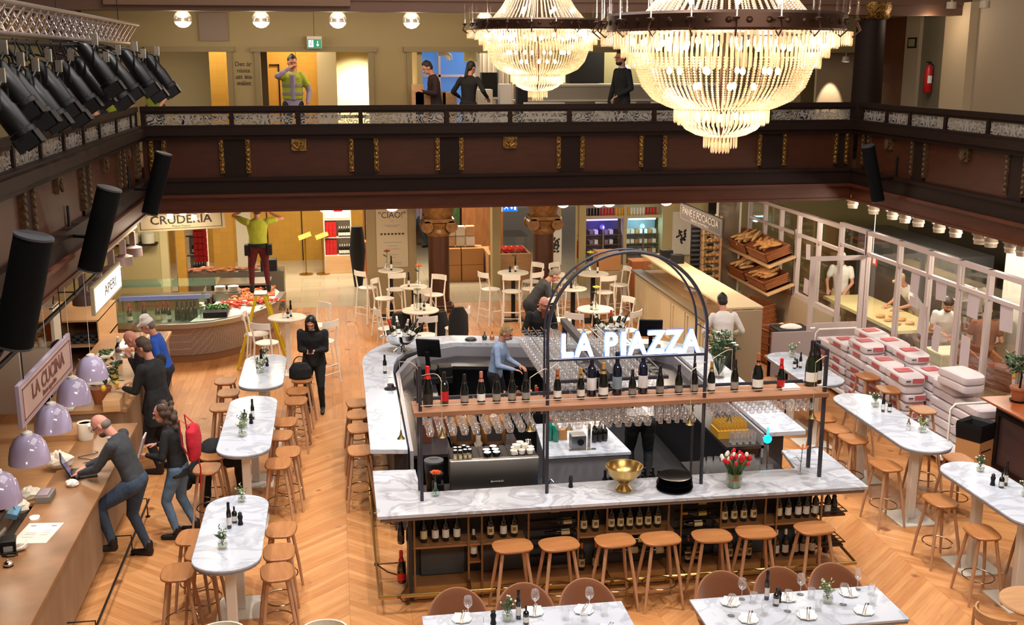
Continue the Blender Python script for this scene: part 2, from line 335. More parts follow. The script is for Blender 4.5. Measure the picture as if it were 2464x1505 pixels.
# windows of the far upper room
def window(n, x0, x1, z0, z1, y, nx, nz, blue='#3b69a8'):
    g = B(); g.box(x0, y, z0, x1, y + .02, z1); o = struct('window_%d' % n, g, mat('dusk_sky_outside', '#203a66', .3, emit=blue, es=1.0))
    f = B(); w = .05
    for i in range(nx + 1): x = x0 + (x1 - x0) * i / nx; f.box(x - w / 2, y - .06, z0, x + w / 2, y, z1)
    for j in range(nz + 1): z = z0 + (z1 - z0) * j / nz; f.box(x0, y - .06, z - w / 2, x1, y, z + w / 2)
    obj('window_frame', f, mat('mauve_window_frame', '#8c7d86', .5), o)
window(1, 1.7, 3.05, 3.9, 5.8, 25.2, 2, 3)
b = B(); b.box(2.9, 25.3, 3.8, 4.4, 25.4, 6.4)
for i in range(12): b.box(3.02 + i * .11, 25.22, 3.8, 3.06 + i * .11, 25.3, 6.4)
struct('wall_panelled', b, mat('taupe_panel', '#877a6c', .6))
# right upper wing
RW = 11.3
b = B(); b.box(RW, 6, 3.8, RW + .2, 22.5, 6.6); struct('wall_upper_right', b, mat('right_wing_wall', '#95836a', .7))
def rpatch(n, px0, px1, py0, py1, m_, th=.05):
    a, c = VX(px0, py0, RW), VX(px1, py1, RW); g = B(); g.box(RW - th, min(a.y, c.y), 3.8, RW - .001, max(a.y, c.y), a.z); return struct(n, g, m_)
rpatch('door_2', 2128, 2185, 45, 200, mat('brown_door', '#5a2c17', .4), .05); rpatch('trim_20', 2196, 2215, 15, 200, mat('pale_stile', '#9d8f78', .6), .1)
rpatch('wall_recess', 2228, 2290, 35, 200, mat('olive_recess', '#6c6450', .7), .03)
rpatch('trim_21', 2298, 2340, 10, 200, mat('pale_pilaster', '#b39f80', .6), .16)
b = B(); b.box(10.52, 23.6, 3.8, 11.9, 23.7, 6.42); b.box(8.3, 23.5, 3.8, 9.7, 23.6, 5.66); struct('wall_niche_right', b, mat('niche_right', '#b5a288', .7))
def column(name, x, y, z0, z1, r, m, label, n=24):
    t = thing(name, label, 'column', (x, y, z0)); h = z1 - z0; g = B(); g.lathe([(r, .12), (r * .97, h * .5), (r * .92, h - .3)], n=n); obj('shaft', g, m, t)
    g = B(); g.box(-r * 1.3, -r * 1.3, 0, r * 1.3, r * 1.3, .1); g.lathe([(r * 1.2, .1), (r * 1.25, .15), (r * 1.05, .22), (r, .26)], n=n); obj('base', g, m, t)
    g = B(); g.lathe([(r * .95, h - .3), (r * 1.15, h - .26), (r * 1.3, h - .12), (r * 1.3, h)], n=n); obj('capital', g, gilt, t); return t
column('upper_column', 9.55, 19.25, 3.8, 6.5, .27, dkwood, 'dark brown column at the right corner of the balcony')
column('marbled_column', 10.3, 14.6, 3.8, 7.2, .3, claret, 'claret marble column at the right edge above the balcony')
column('left_upper_column', -4.6, 21.3, 3.8, 7.2, .3, claret, 'dark veined column behind the lighting truss at upper left')
b = B(); b.box(-5.6, 21.5, 6.0, -4.95, 21.8, 6.4)
tag(obj('gilded_capital', b, gilt), 'gilded carved capital left of the dark column above the truss', 'capital')
# ground floor ionic columns
def ionic(x, y, label):
    t = thing('ionic_column', label, 'column', (x, y, 0)); g = B(); g.box(-.34, -.34, 0, .34, .34, .1); g.box(-.3, -.3, .1, .3, .3, .16); obj('pedestal', g, burl, t, bevel=.02)
    g = B(); g.box(-.25, -.25, .16, .25, .25, .24); g.prism([(.23 * cos(a * pi / 8 + pi / 16) / cos(pi / 16), .23 * sin(a * pi / 8 + pi / 16) / cos(pi / 16)) for a in range(16)], .2, 1.75); obj('shaft', g, burl, t)
    g = B(); g.lathe([(.24, 1.7), (.28, 1.76), (.28, 1.8), (.25, 1.86), (.3, 2.0)], n=20)
    for sx in (-1, 1):
        for y0 in (-.26, .26): g.lathe([(.13, -.05), (.14, 0), (.13, .05)], n=18, M=Matrix.Translation((sx * .27, y0, 1.93)) @ Matrix.Rotation(pi / 2, 4, 'X')); g.lathe([(.05, -.07), (.05, .07)], n=12, M=Matrix.Translation((sx * .27, y0, 1.93)) @ Matrix.Rotation(pi / 2, 4, 'X'))
        g.lathe([(.11, -.25), (.11, .25)], n=14, M=Matrix.Translation((sx * .27, 0, 1.93)) @ Matrix.Rotation(pi / 2, 4, 'X'))
    g.box(-.33, -.31, 2.02, .33, .31, 2.1); g.lathe([(.3, 2.1), (.36, 2.3), (.4, 2.45)], n=20); g.box(-.45, -.42, 2.45, .45, .42, 3.12)
    obj('capital', g, mat('aged_gilt_wood', '#6b4426', .4, .2, noise=(12, '#8a6230', .15)), t)
ionic(2.24, 24.5, 'left of two brown ionic columns under the back balcony'); ionic(4.61, 24.5, 'right of two brown ionic columns behind the bearded man')
# ---------------------------------------------------------------- balcony fronts
def frost_mat():
    m = D.materials.new('etched_glass'); m.use_nodes = True; nt = m.node_tree; nt.nodes.clear(); N = nt.nodes.new; Lk = nt.links.new
    out = N('ShaderNodeOutputMaterial'); tr = N('ShaderNodeBsdfTransparent'); tr.inputs[0].default_value = (.93, .95, .95, 1)
    gl = N('ShaderNodeBsdfGlossy'); gl.inputs['Roughness'].default_value = .08; a = N('ShaderNodeMixShader'); a.inputs[0].default_value = .1; Lk(tr.outputs[0], a.inputs[1]); Lk(gl.outputs[0], a.inputs[2])
    di = N('ShaderNodeBsdfDiffuse'); di.inputs[0].default_value = lin('#b7b0ab'); tl = N('ShaderNodeBsdfTranslucent'); tl.inputs[0].default_value = lin('#b7b0ab')
    d2 = N('ShaderNodeMixShader'); d2.inputs[0].default_value = .4; Lk(di.outputs[0], d2.inputs[1]); Lk(tl.outputs[0], d2.inputs[2])
    tc = N('ShaderNodeTexCoord'); sx = N('ShaderNodeSeparateXYZ'); Lk(tc.outputs['Object'], sx.inputs[0]); ab = N('ShaderNodeMath'); ab.operation = 'ABSOLUTE'; Lk(sx.outputs[0], ab.inputs[0])
    cx = N('ShaderNodeCombineXYZ'); Lk(ab.outputs[0], cx.inputs[0]); Lk(sx.outputs[2], cx.inputs[1])
    nz = N('ShaderNodeTexNoise'); nz.inputs['Scale'].default_value = 5.5; nz.inputs['Detail'].default_value = 0; nz.inputs['Distortion'].default_value = 1.6; Lk(cx.outputs[0], nz.inputs['Vector'])
    wv = N('ShaderNodeMath'); wv.operation = 'MULTIPLY'; wv.inputs[1].default_value = 30; Lk(nz.outputs[0], wv.inputs[0]); si = N('ShaderNodeMath'); si.operation = 'SINE'; Lk(wv.outputs[0], si.inputs[0])
    gt = N('ShaderNodeMath'); gt.operation = 'GREATER_THAN'; gt.inputs[1].default_value = .05; Lk(si.outputs[0], gt.inputs[0]); ml = N('ShaderNodeMath'); ml.operation = 'MULTIPLY'; ml.inputs[1].default_value = .72; Lk(gt.outputs[0], ml.inputs[0])
    mx = N('ShaderNodeMixShader'); Lk(ml.outputs[0], mx.inputs[0]); Lk(a.outputs[0], mx.inputs[1]); Lk(d2.outputs[0], mx.inputs[2]); Lk(mx.outputs[0], out.inputs[0]); return m
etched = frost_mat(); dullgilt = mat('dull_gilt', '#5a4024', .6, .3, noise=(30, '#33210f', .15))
def balcony(n, M, L, posts, strips, blocks, side):
    R = M.to_euler(); T = M.to_translation()
    def put(o): o.location = T; o.rotation_euler = R; return o
    g = B(); g.box(0, 0, 3.1, L, .2, 4.45); o = put(struct('trim_%d' % n, g, mahog)); root = o
    g = B(); g.box(0, -.14, 4.32, L, .1, 4.44); g.box(0, -.09, 4.25, L, .05, 4.32); g.box(0, -.1, 4.44, L, .12, 4.48); obj('ledge', g, dkwood, root)
    g = B(); g.box(0, -.07, 3.36, L, .05, 3.62); g.box(0, -.1, 3.58, L, .05, 3.63); obj('dark_band', g, dkwood, root)
    g = B(); g.box(0, -.05, 3.08, L, .25, 3.34); g.box(0, -.12, 3.31, L, .05, 3.36); g.box(0, -.08, 3.06, L, .28, 3.1); obj('lower_beam', g, beamwood, root)
    for a, c in strips:
        g = B(); g.box(a + .03, -.03, 3.63, c - .03, .02, 4.25); obj('pilaster', g, dkwood, root)
        for x in (a, c):
            g = B(); g.box(x - .035, -.05, 3.7, x + .035, .02, 4.25)
            for k in range(7): g.sph((x, -.055, 3.75 + k * .078), (.028, .02, .034), 8, 6)
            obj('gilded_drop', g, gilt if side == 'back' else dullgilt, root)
    for x in blocks:
        g = B(); g.box(x - .12, -.05, 4.05, x + .12, .02, 4.25)
        for k in range(5): aa = radians(-60 + 30 * k); g.cap((x, -.06, 4.08), (x + .1 * sin(aa), -.06, 4.08 + .12 * cos(aa)), .02, .012, 6)
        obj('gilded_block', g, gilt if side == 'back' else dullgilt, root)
    t = thing('balcony_railing', 'dark balcony railing with etched glass panels on the %s balcony' % side, 'railing', T); t.rotation_euler = R
    g = B(); g.box(0, -.02, 4.70, L, .06, 4.78); g.box(0, -.0, 4.66, L, .04, 4.70); obj('top_rail', g, dkwood, t)
    for x in posts: g = B(); g.box(x - .035, -.01, 4.48, x + .035, .05, 4.7); obj('post', g, dkwood, t)
    for a, c in zip(posts[:-1], posts[1:]):
        g = B(); w = (c - a) / 2 - .05; g.box(-w, -.004, -.1, w, .004, .1); p = obj('glass_panel', g, etched, t); p.location = ((a + c) / 2, .02, 4.57)
XL, XR, YB = -3.04, 9.14, 18.8
bx = lambda l: [x - XL for x in l]
balcony(1, Matrix.Translation((XL, YB, 0)), XR - XL, bx([-3.0, -1.62, -.56, .46, 1.89, 2.96, 3.98, 5.47, 6.5, 7.54, 9.1]),
        [(a - XL, c - XL) for a, c in ((-2.9, -2.7), (-1.8, -1.38), (.29, .70), (1.72, 2.12), (3.79, 4.2), (5.24, 5.66), (7.38, 7.84), (8.8, 9.0))], bx([-.56, 2.95, 6.5]), 'back')
Lw = 12.8
balcony(2, Matrix.Translation((XL - .03, YB - Lw, 0)) @ Matrix.Rotation(pi / 2, 4, 'Z'), Lw - .1, [y - (YB - Lw) for y in (6.6, 7.9, 9.1, 10.3, 11.5, 12.56, 13.63, 14.7, 15.7, 16.91, 18.13, 18.6)],
        [(12.1, 12.3), (10.7, 11.05), (8.25, 8.6), (5.55, 5.9), (2.8, 3.2)], [11.4, 9.7, 7.1, 4.4], 'left')
balcony(3, Matrix.Translation((XR + .03, YB - .1, 0)) @ Matrix.Rotation(-pi / 2, 4, 'Z'), Lw - .1, [YB - .1 - y for y in (18.6, 17.71, 16.94, 15.86, 14.72, 13.55, 12.4, 11.3, 10.0, 8.6, 6.3)],
        [(.3, .5), (2.0, 2.4), (4.6, 5.0), (7.4, 7.8), (10, 10.4)], [1.2, 3.5, 6.2], 'right')
# ================================================================ SHARED SMALL THINGS
def text(name, s, size, m, parent=None, loc=(0, 0, 0), rot=(0, 0, 0), ext=.004, align='CENTER', xs=1, off=0, sp=1.0):
    c = D.curves.new(name, 'FONT'); c.body = s; c.size = size; c.extrude = ext; c.align_x = align; c.align_y = 'CENTER'; c.offset = off; c.space_character = sp; c.resolution_u = 3; c.space_line = .95
    o = D.objects.new(name + '_tmp', c); COL.objects.link(o); dg = bpy.context.evaluated_depsgraph_get(); me = D.meshes.new_from_object(o.evaluated_get(dg)); D.objects.remove(o); D.curves.remove(c)
    me.materials.clear(); me.materials.append(m)
    if xs != 1:
        for v in me.vertices: v.co.x *= xs
    o = D.objects.new(name, me); COL.objects.link(o); o.parent = parent; o.location = loc; o.rotation_euler = rot; return o
UP = (pi / 2, 0, 0)         # text standing up, facing -Y
lab_cream = mat('cream_label', '#cdbf96', .7); lab_white = mat('white_label', '#dcd8cf', .7); lab_dk = mat('dark_label', '#2b2422', .6); lab_sq = mat('brown_print', '#7b5a2a', .7)
foil = {k: mat('foil_' + k, c, .35, .3) for k, c in dict(orange='#b9622f', white='#d9d4c8', gold='#a9803f', red='#c3201f', pink='#b06a5c', dark='#221a1a', copper='#9c5a38', yellow='#e0b23c').items()}
def bottle(name, label, kind, h=.31, r=.037, glass=None, foilm=None, lab=None, square=False, champ=False, group=None, labw=True):
    t = thing(name, label, 'bottle', group=group); s = h / .31; g = B()
    if champ: pr = [(.8 * r, 0), (r, .01), (r, .13 * s), (r * .9, .165 * s), (r * .55, .21 * s), (.0165 * s, .25 * s), (.014 * s, .29 * s)]
    else: pr = [(.85 * r, 0), (r, .008), (r, .185 * s), (r * .85, .205 * s), (.016 * s, .232 * s), (.0145 * s, .29 * s)]
    g.lathe(pr, n=14); obj('bottle_body', g, glass or darkgl, t)
    f = B(); z0 = .215 if champ else .25
    f.lathe([((.027 if champ else .0165) * s, z0 * s), (.0165 * s, (z0 + .03) * s), (.0165 * s, .305 * s), (.0145 * s, .31 * s), (.001, .311 * s)], n=12); obj('foil_capsule', f, foilm or foil['orange'], t)
    if labw:
        l = B(); z1, z2 = (.035, .1) if champ else (.045, .135)
        l.lathe([(r * 1.015, z1 * s), (r * 1.015, z2 * s)], n=16, a0=-pi * .95, a1=-pi * .05); lo = obj('paper_label', l, lab or lab_cream, t)
        if square: q = B(); q.lathe([(r * 1.03, .075 * s), (r * 1.03, .115 * s)], n=8, a0=-pi * .66, a1=-pi * .34); obj('label_print', q, lab_sq, lo)
    return t
def wine_glass():
    t = B(); t.lathe([(.034, 0), (.006, .004), (.004, .01), (.004, .085), (.012, .095), (.036, .12), (.042, .145), (.038, .175), (.032, .2)], n=14); return t
def flute(): t = B(); t.lathe([(.03, 0), (.005, .004), (.004, .09), (.014, .1), (.026, .15), (.024, .21)], n=12); return t
def tumbler(r=.036, h=.095): t = B(); t.lathe([(.001, .003), (r * .85, .003), (r, h), (r * .95, h), (r * .8, .008), (.001, .008)], n=14); return t
def small_tulip(): t = B(); t.lathe([(.028, 0), (.004, .004), (.004, .07), (.02, .085), (.03, .11), (.026, .15)], n=12); return t
# ================================================================ CENTRAL BAR
bar = thing('marble_bar', 'large marble topped island bar with wine shelves under its front edge', 'bar', (0, 0, 0))
g = B(); g.prism([(.3, 10.37), (5.47, 10.36), (5.48, 11.58), (5.0, 11.58), (4.93, 11.0), (.78, 10.94), (.77, 11.62), (.3, 11.65)], 1.06, 1.1); obj('front_worktop', g, marbw, bar, bevel=.006)
g = B(); g.prism([(.33, 10.4), (5.44, 10.39), (5.45, 11.55), (5.03, 11.55), (4.95, 10.98), (.78, 10.92), (.74, 11.6), (.33, 11.6)], 1.02, 1.06); obj('worktop_edging', g, mat('taupe_edging', '#6f5f57', .5), bar)
out = [(.3, 12.35), (.31, 15.9)] + [(.31 + 1.15 * (1 - cos(a)), 16.2 + 1.45 * sin(a)) for a in [radians(x) for x in (0, 12, 25, 38, 52, 66, 80)]] + [(1.83, 17.67), (3.0, 17.4), (5.0, 16.9), (5.62, 16.3), (5.57, 12.2)]
inn = [(5.1, 12.2), (5.12, 16.1), (4.85, 16.45), (2.9, 16.98), (1.8, 17.2)] + [(1.55 - .78 * sin(a), 15.9 + 1.2 * cos(a)) for a in [radians(x) for x in (5, 25, 45, 65, 85)]] + [(.74, 15.6), (.73, 12.28)]
g = B(); g.prism(out + inn, 1.04, 1.1); obj('rear_worktop', g, marb, bar, bevel=.006)
def inset(P, k): return P
o2 = [(.58, 12.5), (.6, 15.9), (.9, 16.8), (1.5, 17.3), (1.83, 17.4), (3.0, 17.1), (4.9, 16.65), (5.35, 16.2), (5.35, 12.35)]; i2 = [(5.15, 12.35), (5.17, 16.08), (4.85, 16.5), (2.9, 17.02), (1.8, 17.25), (1.3, 17.05), (.9, 16.5), (.76, 15.7), (.75, 12.5)]
g = B(); g.prism(o2 + i2, .0, 1.04); obj('rear_cabinet', g, mat('bar_front_dark', '#34343a', .5), bar)
g = B(); g.prism([(.76, 12.35), (.78, 15.7), (1.0, 16.5), (1.35, 17.0), (1.8, 17.2), (2.9, 16.97), (4.85, 16.44), (5.1, 16.1), (5.08, 12.3), (5.05, 12.3), (5.06, 16.06), (4.83, 16.38), (2.9, 16.9), (1.82, 17.13), (1.42, 16.94), (1.08, 16.45), (.84, 15.7), (.8, 12.35)], .72, 1.05); obj('inner_splashback', g, mat('grey_tile_back', '#8f8d95', .3), bar)
g = B(); g.prism([(.8, 12.6), (1.3, 12.6), (1.35, 15.6), (1.7, 16.5), (4.6, 15.9), (4.6, 12.3), (5.08, 12.3), (5.06, 16.0), (4.83, 16.36), (1.82, 17.1), (1.42, 16.9), (1.08, 16.4), (.84, 15.7)], .86, .9); obj('back_work_surface', g, mat('dark_steel_top', '#4a474a', .2, .7), bar)
g = B(); g.prism([(.82, 12.62), (1.26, 12.62), (1.3, 15.6), (1.68, 16.46), (4.64, 15.86), (4.64, 12.34), (5.04, 12.34), (5.02, 15.95), (4.8, 16.3), (1.84, 17.06), (1.45, 16.88), (1.1, 16.4), (.86, 15.7)], .02, .86); obj('back_cabinets', g, blackgloss, bar)
g = B(); g.box(.62, 10.95, .02, 5.12, 10.99, 1.02); g.box(.62, 10.67, .02, .66, 10.98, 1.02); g.box(5.08, 10.98, .02, 5.12, 11.3, 1.02); obj('shelf_back_panel', g, mat('charcoal_panel', '#26282b', .5), bar)
oakshelf = wood('bar_shelf_oak', '#a8764a', '#94663e', .5)
g = B(); g.box(.64, 10.68, .02, 5.1, 10.95, .15); obj('oak_plinth', g, wood('bar_plinth_oak', '#a67d42', '#926c36', .5), bar)
for nm, z, xs in (('bottle_shelf', .58, ((.66, 1.85), (2.42, 3.45), (3.98, 5.1))), ('lower_shelf', .15, ((.66, 5.1),))):
    for x0, x1 in xs: g = B(); g.box(x0, 10.68, z, x1, 10.95, z + .022 if nm != 'lower_shelf' else z + .012); obj(nm, g, oakshelf, bar)
slate = mat('slate_panel', '#3d4042', .55)
for a_, b_ in ((.76, 1.22), (1.4, 1.85), (2.4, 3.4), (3.98, 5.06)): obj('dark_door_panel', B().box(a_, 10.9, .18, b_, 10.94, .56), slate, bar)
for x in (.68, 1.24, 1.38, 1.87, 2.40, 2.71, 3.38, 3.52, 3.96, 4.46, 4.59, 5.1):
    g = B(); g.box(x - .01, 10.655, .02, x + .01, 10.675, 1.02); obj('shelf_upright', g, mat('bronze_upright', '#8b7355', .35, .8) if x == .68 else D.materials['bronze_upright'], bar)
g = B()
for x0, x1 in ((1.89, 2.38), (3.54, 3.94)):
    for k in range(7): g.box(x0, 10.68, .3 + k * .1, x1, 10.7, .307 + k * .1); g.box(x0, 10.93, .3 + k * .1, x1, 10.94, .307 + k * .1)
obj('wire_bottle_rack', g, black, bar)
g = B()
for z in (.32, .68):
    for y in (10.72, 10.8, 10.88, 10.95): g.tube([(5.12, y, z), (5.42, y, z)], .005, 5)
    g.tube([(5.12, 10.7, z), (5.42, 10.7, z), (5.42, 10.97, z), (5.12, 10.97, z)], .007, 5)
    g.box(5.12, 10.7, z - .05, 5.4, 10.97, z - .03)
obj('side_wire_shelf', g, mat('dark_bronze', '#4a3020', .4, .5), bar)
g = B(); g.box(.8, 11.0, -.0, 5.1, 16.3, .012); struct('trim_30', g, mat('rubber_mat', '#1d1d20', .8))
# inner front counter (below front worktop, barista side)
g = B(); g.box(.8, 11.02, .0, 2.2, 11.62, .86); g.box(2.2, 11.0, 0, 4.6, 11.35, .84); obj('inner_counter_cabinet', g, mat('inner_dark_cabinet', '#222226', .4), bar)
g = B(); g.box(.8, 11.02, .86, 2.2, 11.64, .9); g.box(3.9, 11.0, .86, 5.0, 11.9, .9); g.box(2.2, 11.0, .84, 3.9, 11.4, .86); obj('inner_counter_top', g, D.materials['dark_steel_top'], bar)
g = B(); g.box(4.0, 11.45, .02, 5.0, 11.85, .86); obj('dishwasher_cabinet', g, mat('grey_cabinet', '#4b4b4f', .4), bar)
# foot rails
t = thing('brass_foot_rail', 'brass foot rail running round the foot of the marble bar', 'foot rail'); g = B()
g.tube([(.3, 13.6, .2), (.3, 10.42, .2), (5.42, 10.42, .2), (5.48, 11.3, .2)], .021, 10); g.tube([(.3, 16.0, .2), (.3, 13.6, .2)], .021, 8); obj('rail', g, mat('brass_rail', '#c09c5a', .3, .9), t)
for x, y, dx, dy in ((.3, 11.2, .3, 0), (.3, 12.6, .3, 0), (.3, 14.2, .3, 0), (1.24, 10.42, 0, .24), (1.87, 10.42, 0, .24), (2.71, 10.42, 0, .24), (3.52, 10.42, 0, .24), (4.46, 10.42, 0, .24), (5.47, 11.1, -.3, 0), (.5, 10.42, .1, .2)):
    g = B(); g.tube([(x, y, .2), (x + dx, y + dy, .2)], .009, 6); g.tube([(x, y, .2), (x + dx * .4, y + dy * .4, .1), (x + dx, y + dy, .03)], .008, 6)
    g.lathe([(.026, -.012), (.026, .012)], (x, y, .2), 10); g.cb((x + dx, y + dy, .11), (.03, .03, .2)); obj('bracket', g, mat('bronze_bracket', '#6a4c2c', .4, .7) if 'bronze_bracket' not in D.materials else D.materials['bronze_bracket'], t)
g = B()
t = thing('bag_hook_rail', 'brass bag hook under the left end of the bar top', 'hook')
g.tube([(.5, 11.0, 1.0), (.42, 11.0, .98), (.42, 11.0, .8), (.46, 11.0, .74)], .008, 6); obj('hook', g, D.materials['bronze_bracket'], t)
# ---- bottles in the bar front
KB = {}
def kb(key, **k):
    if key not in KB: KB[key] = Kind(lambda: bottle('wine_bottle', 'x', 0, **k))
    return KB[key]
kb('sq', foilm=foil['orange'], square=True); kb('wt', foilm=foil['white'], lab=lab_white); kb('cr', foilm=foil['gold']); kb('dk', foilm=foil['dark'], lab=lab_dk, champ=True); kb('rd', foilm=foil['red'], champ=True, lab=foil['red'], h=.36, r=.045)
kb('cp', foilm=foil['copper'], square=True)
secs = [('upper shelf at the left end of the bar front', .602, [(.79, 'dk'), (.93, 'dk'), (1.12 - .18, None), (1.04, 'cr'), (1.13 + .05, 'wt')], None)]
def px_x(px, y=10.78, yy=1300): return VY(px, yy, y).x
UPR = [('left bay', [(965, 'dk'), (986, 'dk')]), ('second bay', [(1020, 'cr'), (1048, 'wt'), (1073, 'wt'), (1100, 'wt')]), ('bay left of the first stool', [(1181, 'sq'), (1212, 'wt'), (1238, 'sq')]),
       ('bay behind third and fourth stools', [(1405, 'cp'), (1433, 'cp'), (1471, 'cp'), (1493, 'sq'), (1515, 'sq'), (1538, 'cp'), (1559, 'sq'), (1582, 'cp')]),
       ('bay behind fifth and sixth stools', [(1742, 'cp'), (1765, 'cp'), (1788, 'sq'), (1811, 'sq')]), ('rightmost wide bay', [(1872, 'cr'), (1894, 'wt'), (1918, 'wt'), (1937, 'wt'), (1959, 'wt')]), ('right bar corner', [(1988, 'wt'), (2003, 'dk')])]
DESC = dict(dk='black sparkling bottle', cr='gold foiled wine bottle', wt='white foiled wine bottle', sq='orange foiled wine bottle', cp='copper foiled wine bottle', rd='red foiled black bottle')
for bay, L in UPR:
    for i, (px, k) in enumerate(L):
        KB[k].put((px_x(px) - (.0 if px > 1200 else .0), 10.80, .603), random.uniform(-.1, .1), '%s, %s on upper shelf of %s' % (DESC[k], ORD[i], bay), 'wine bottles on the upper shelf of the bar front')
KB['wt'].put((1.31, 10.80, .4), 0, 'single wine bottle in the slim bay of the bar front', 'wine bottles in the bar front')
g = B(); g.box(1.25, 10.69, .38, 1.37, 10.95, .4); obj('slim_shelf', g, oakshelf, bar)
LOW = [(966, 'rd'), (1400, 'sq'), (1434, 'sq'), (1655, 'cp'), (1676, 'cp'), (1755, 'sq'), (1778, 'sq'), (1800, 'cp'), (1866, 'wt'), (1888, 'wt'), (1912, 'wt'), (1930, 'wt'), (1952, 'wt'), (1985, 'dk')]
for i, (px, k) in enumerate(LOW): KB[k].put((VY(px, 1370, 10.78).x, 10.80, .163), 0, '%s, %s from left on the lowest bar shelf' % (DESC[k], ORD[i]), 'wine bottles on the lowest shelf of the bar front')
LY = [(1320, 1228, 0), (1350, 1256, 0), (1345, 1282, 0), (1530, 1300, 1), (1510, 1327, 0), (1572, 1327, 0), (1675, 1209, 1), (1675, 1236, 1), (1665, 1262, 0)]
lying = Kind(lambda: bottle('lying_wine_bottle', 'x', 0, foilm=foil['dark'], lab=lab_cream)); lyingy = Kind(lambda: bottle('lying_wine_bottle', 'x', 0, foilm=foil['yellow'], lab=mat('yellow_label', '#b9a94a', .6)))
for i, (px, py, y_) in enumerate(LY):
    p = VY(px, py, 10.78); (lyingy if y_ else lying).put((p.x + .16, 10.8, p.z), 0, 'wine bottle lying in the bar front wire rack, %s of nine from left' % ORD[i], 'bottles lying in the wire racks', rot=(0, -pi / 2, pi) if 0 else (pi / 2 * 0, -pi / 2, 0))
# ================================================================ OVERHEAD RACK, ARCH AND SIGN
rk = thing('overhead_bar_rack', 'dark steel and oak bottle rack with arch above the bar front', 'rack')
iron = mat('dark_iron', '#3a3a42', .45, .5)
g = B(); g.box(.7, 10.66, 2.01, 5.1, 11.06, 2.06); obj('oak_shelf', g, wood('rack_oak', '#94674a', '#80573d', .5), rk, bevel=.004)
for x in (.77, 5.07):
    for y in (10.71, 11.0):
        g = B(); g.sq([(x, y, 1.1 if x < 5 or y < 10.9 else 1.1), (x, y, 2.53)], .034); obj('post', g, iron, rk)
    g = B(); g.sq([(x, 10.71, 2.515), (x, 11.0, 2.515)], .03); obj('end_bar', g, iron, rk)
R_ = .835; cx_ = 2.905
for y, r, rr in ((10.71, .019, R_), (11.0, .012, R_ - .02)):
    g = B(); z1 = 2.79; g.tube([(cx_ - rr, y, 1.1), (cx_ - rr, y, z1)] + [(cx_ - rr * cos(a), y, z1 + rr * sin(a)) for a in [pi * k / 32 for k in range(1, 32)]] + [(cx_ + rr, y, z1), (cx_ + rr, y, 1.1)], r, 10); obj('arch', g, iron, rk)
g = B(); g.sq([(cx_ - R_, 10.71, 2.53), (cx_ + R_, 10.71, 2.53)], .022)
for a in [pi * k / 6 for k in range(0, 7)]: g.tube([(cx_ - R_ * cos(a), 10.71, 2.79 + R_ * sin(a)), (cx_ - (R_ - .02) * cos(a), 11.0, 2.79 + (R_ - .02) * sin(a))], .007, 6)
obj('sign_bar', g, iron, rk)
g = B(); g.tube([(.77, 10.66, 2.13), (5.07, 10.66, 2.13)], .005, 5); obj('retaining_wire', g, mat('pale_wire', '#a9998a', .5), rk)
g = B()
for k in range(9): x = .85 + k * .53; g.box(x - .01, 10.7, 1.985, x + .01, 11.35, 2.005)
g.box(.75, 11.33, 1.98, 5.1, 11.36, 2.01); obj('glass_rails', g, iron, rk)
sign = thing('neon_sign', 'glowing white LA PIAZZA letter sign on a bar inside the arch', 'sign', (cx_, 10.7, 2.672)); ltr = mat('lit_letter', '#ffffff', .4, emit='#dfe8ff', es=7)
blue_edge = mat('letter_side', '#2d55c8', .4, emit='#3f6cff', es=.7)
for s, x in zip('LAPIAZZA', (-.645, -.465, -.19, -.055, .09, .285, .475, .66)):
    text('letter', s, .335, ltr, sign, (x, -.025, 0), UP, .006, off=.008, xs=.8 if s != 'I' else 1); text('letter_back', s, .335, blue_edge, sign, (x, .0, 0), UP, .014, off=.012, xs=.8 if s != 'I' else 1)
light('AREA', (cx_, 10.85, 2.67), 10, (.45, .6, 1), 1.5, (-pi / 2, 0, 0), 'sign_glow', sy=.25)
# bottles on the rack
gold_lab = mat('grey_label', '#8a8478', .6); bigb = mat('blue_black_glass', '#0b1020', .08, spec=.8, coat=.4); olive = mat('olive_glass', '#1a2212', .08, coat=.4)
def rb(px, py, h, fm, text_, y=10.87, r=.042, champ=True, lab=lab_white, glass=None):
    t = bottle('sparkling_bottle', text_, 0, h=h, r=r, champ=champ, foilm=foil[fm], lab=lab, glass=glass, group='bottles on the rack above the bar'); p = VY(px, py, y); t.location = (p.x, y, 2.061)
rb(1030, 985, .42, 'red', 'tall dark bottle with bright red foil at the left end of the bar rack', r=.052, lab=lab_dk)
rb(1070, 985, .35, 'dark', 'dark bottle with red label, second on the bar rack from left', lab=redp, champ=False)
rb(1118, 983, .32, 'dark', 'plain dark sparkling bottle left of the pink foiled one on the rack', lab=gold_lab)
rb(1158, 981, .34, 'pink', 'dark bottle with pink foil on the left part of the bar rack')
rb(1195, 980, .32, 'dark', 'dark sparkling bottle just right of the pink foiled bottle on the rack', lab=gold_lab)
rb(1232, 978, .32, 'dark', 'dark bottle, left of the two before the left arch post', lab=gold_lab); rb(1265, 977, .32, 'dark', 'dark bottle, right of the two before the left arch post', lab=gold_lab)
rb(1341, 973, .33, 'copper', 'copper foiled bottle just right of the left arch post'); rb(1397, 972, .33, 'gold', 'gold foiled bottle left of the first magnum on the rack')
rb(1423, 955, .46, 'dark', 'first tall blue black magnum from left under the neon sign', y=10.97, r=.052, glass=bigb, champ=False); rb(1451, 967, .38, 'gold', 'champagne bottle with bright gold foil between the magnums', r=.052)
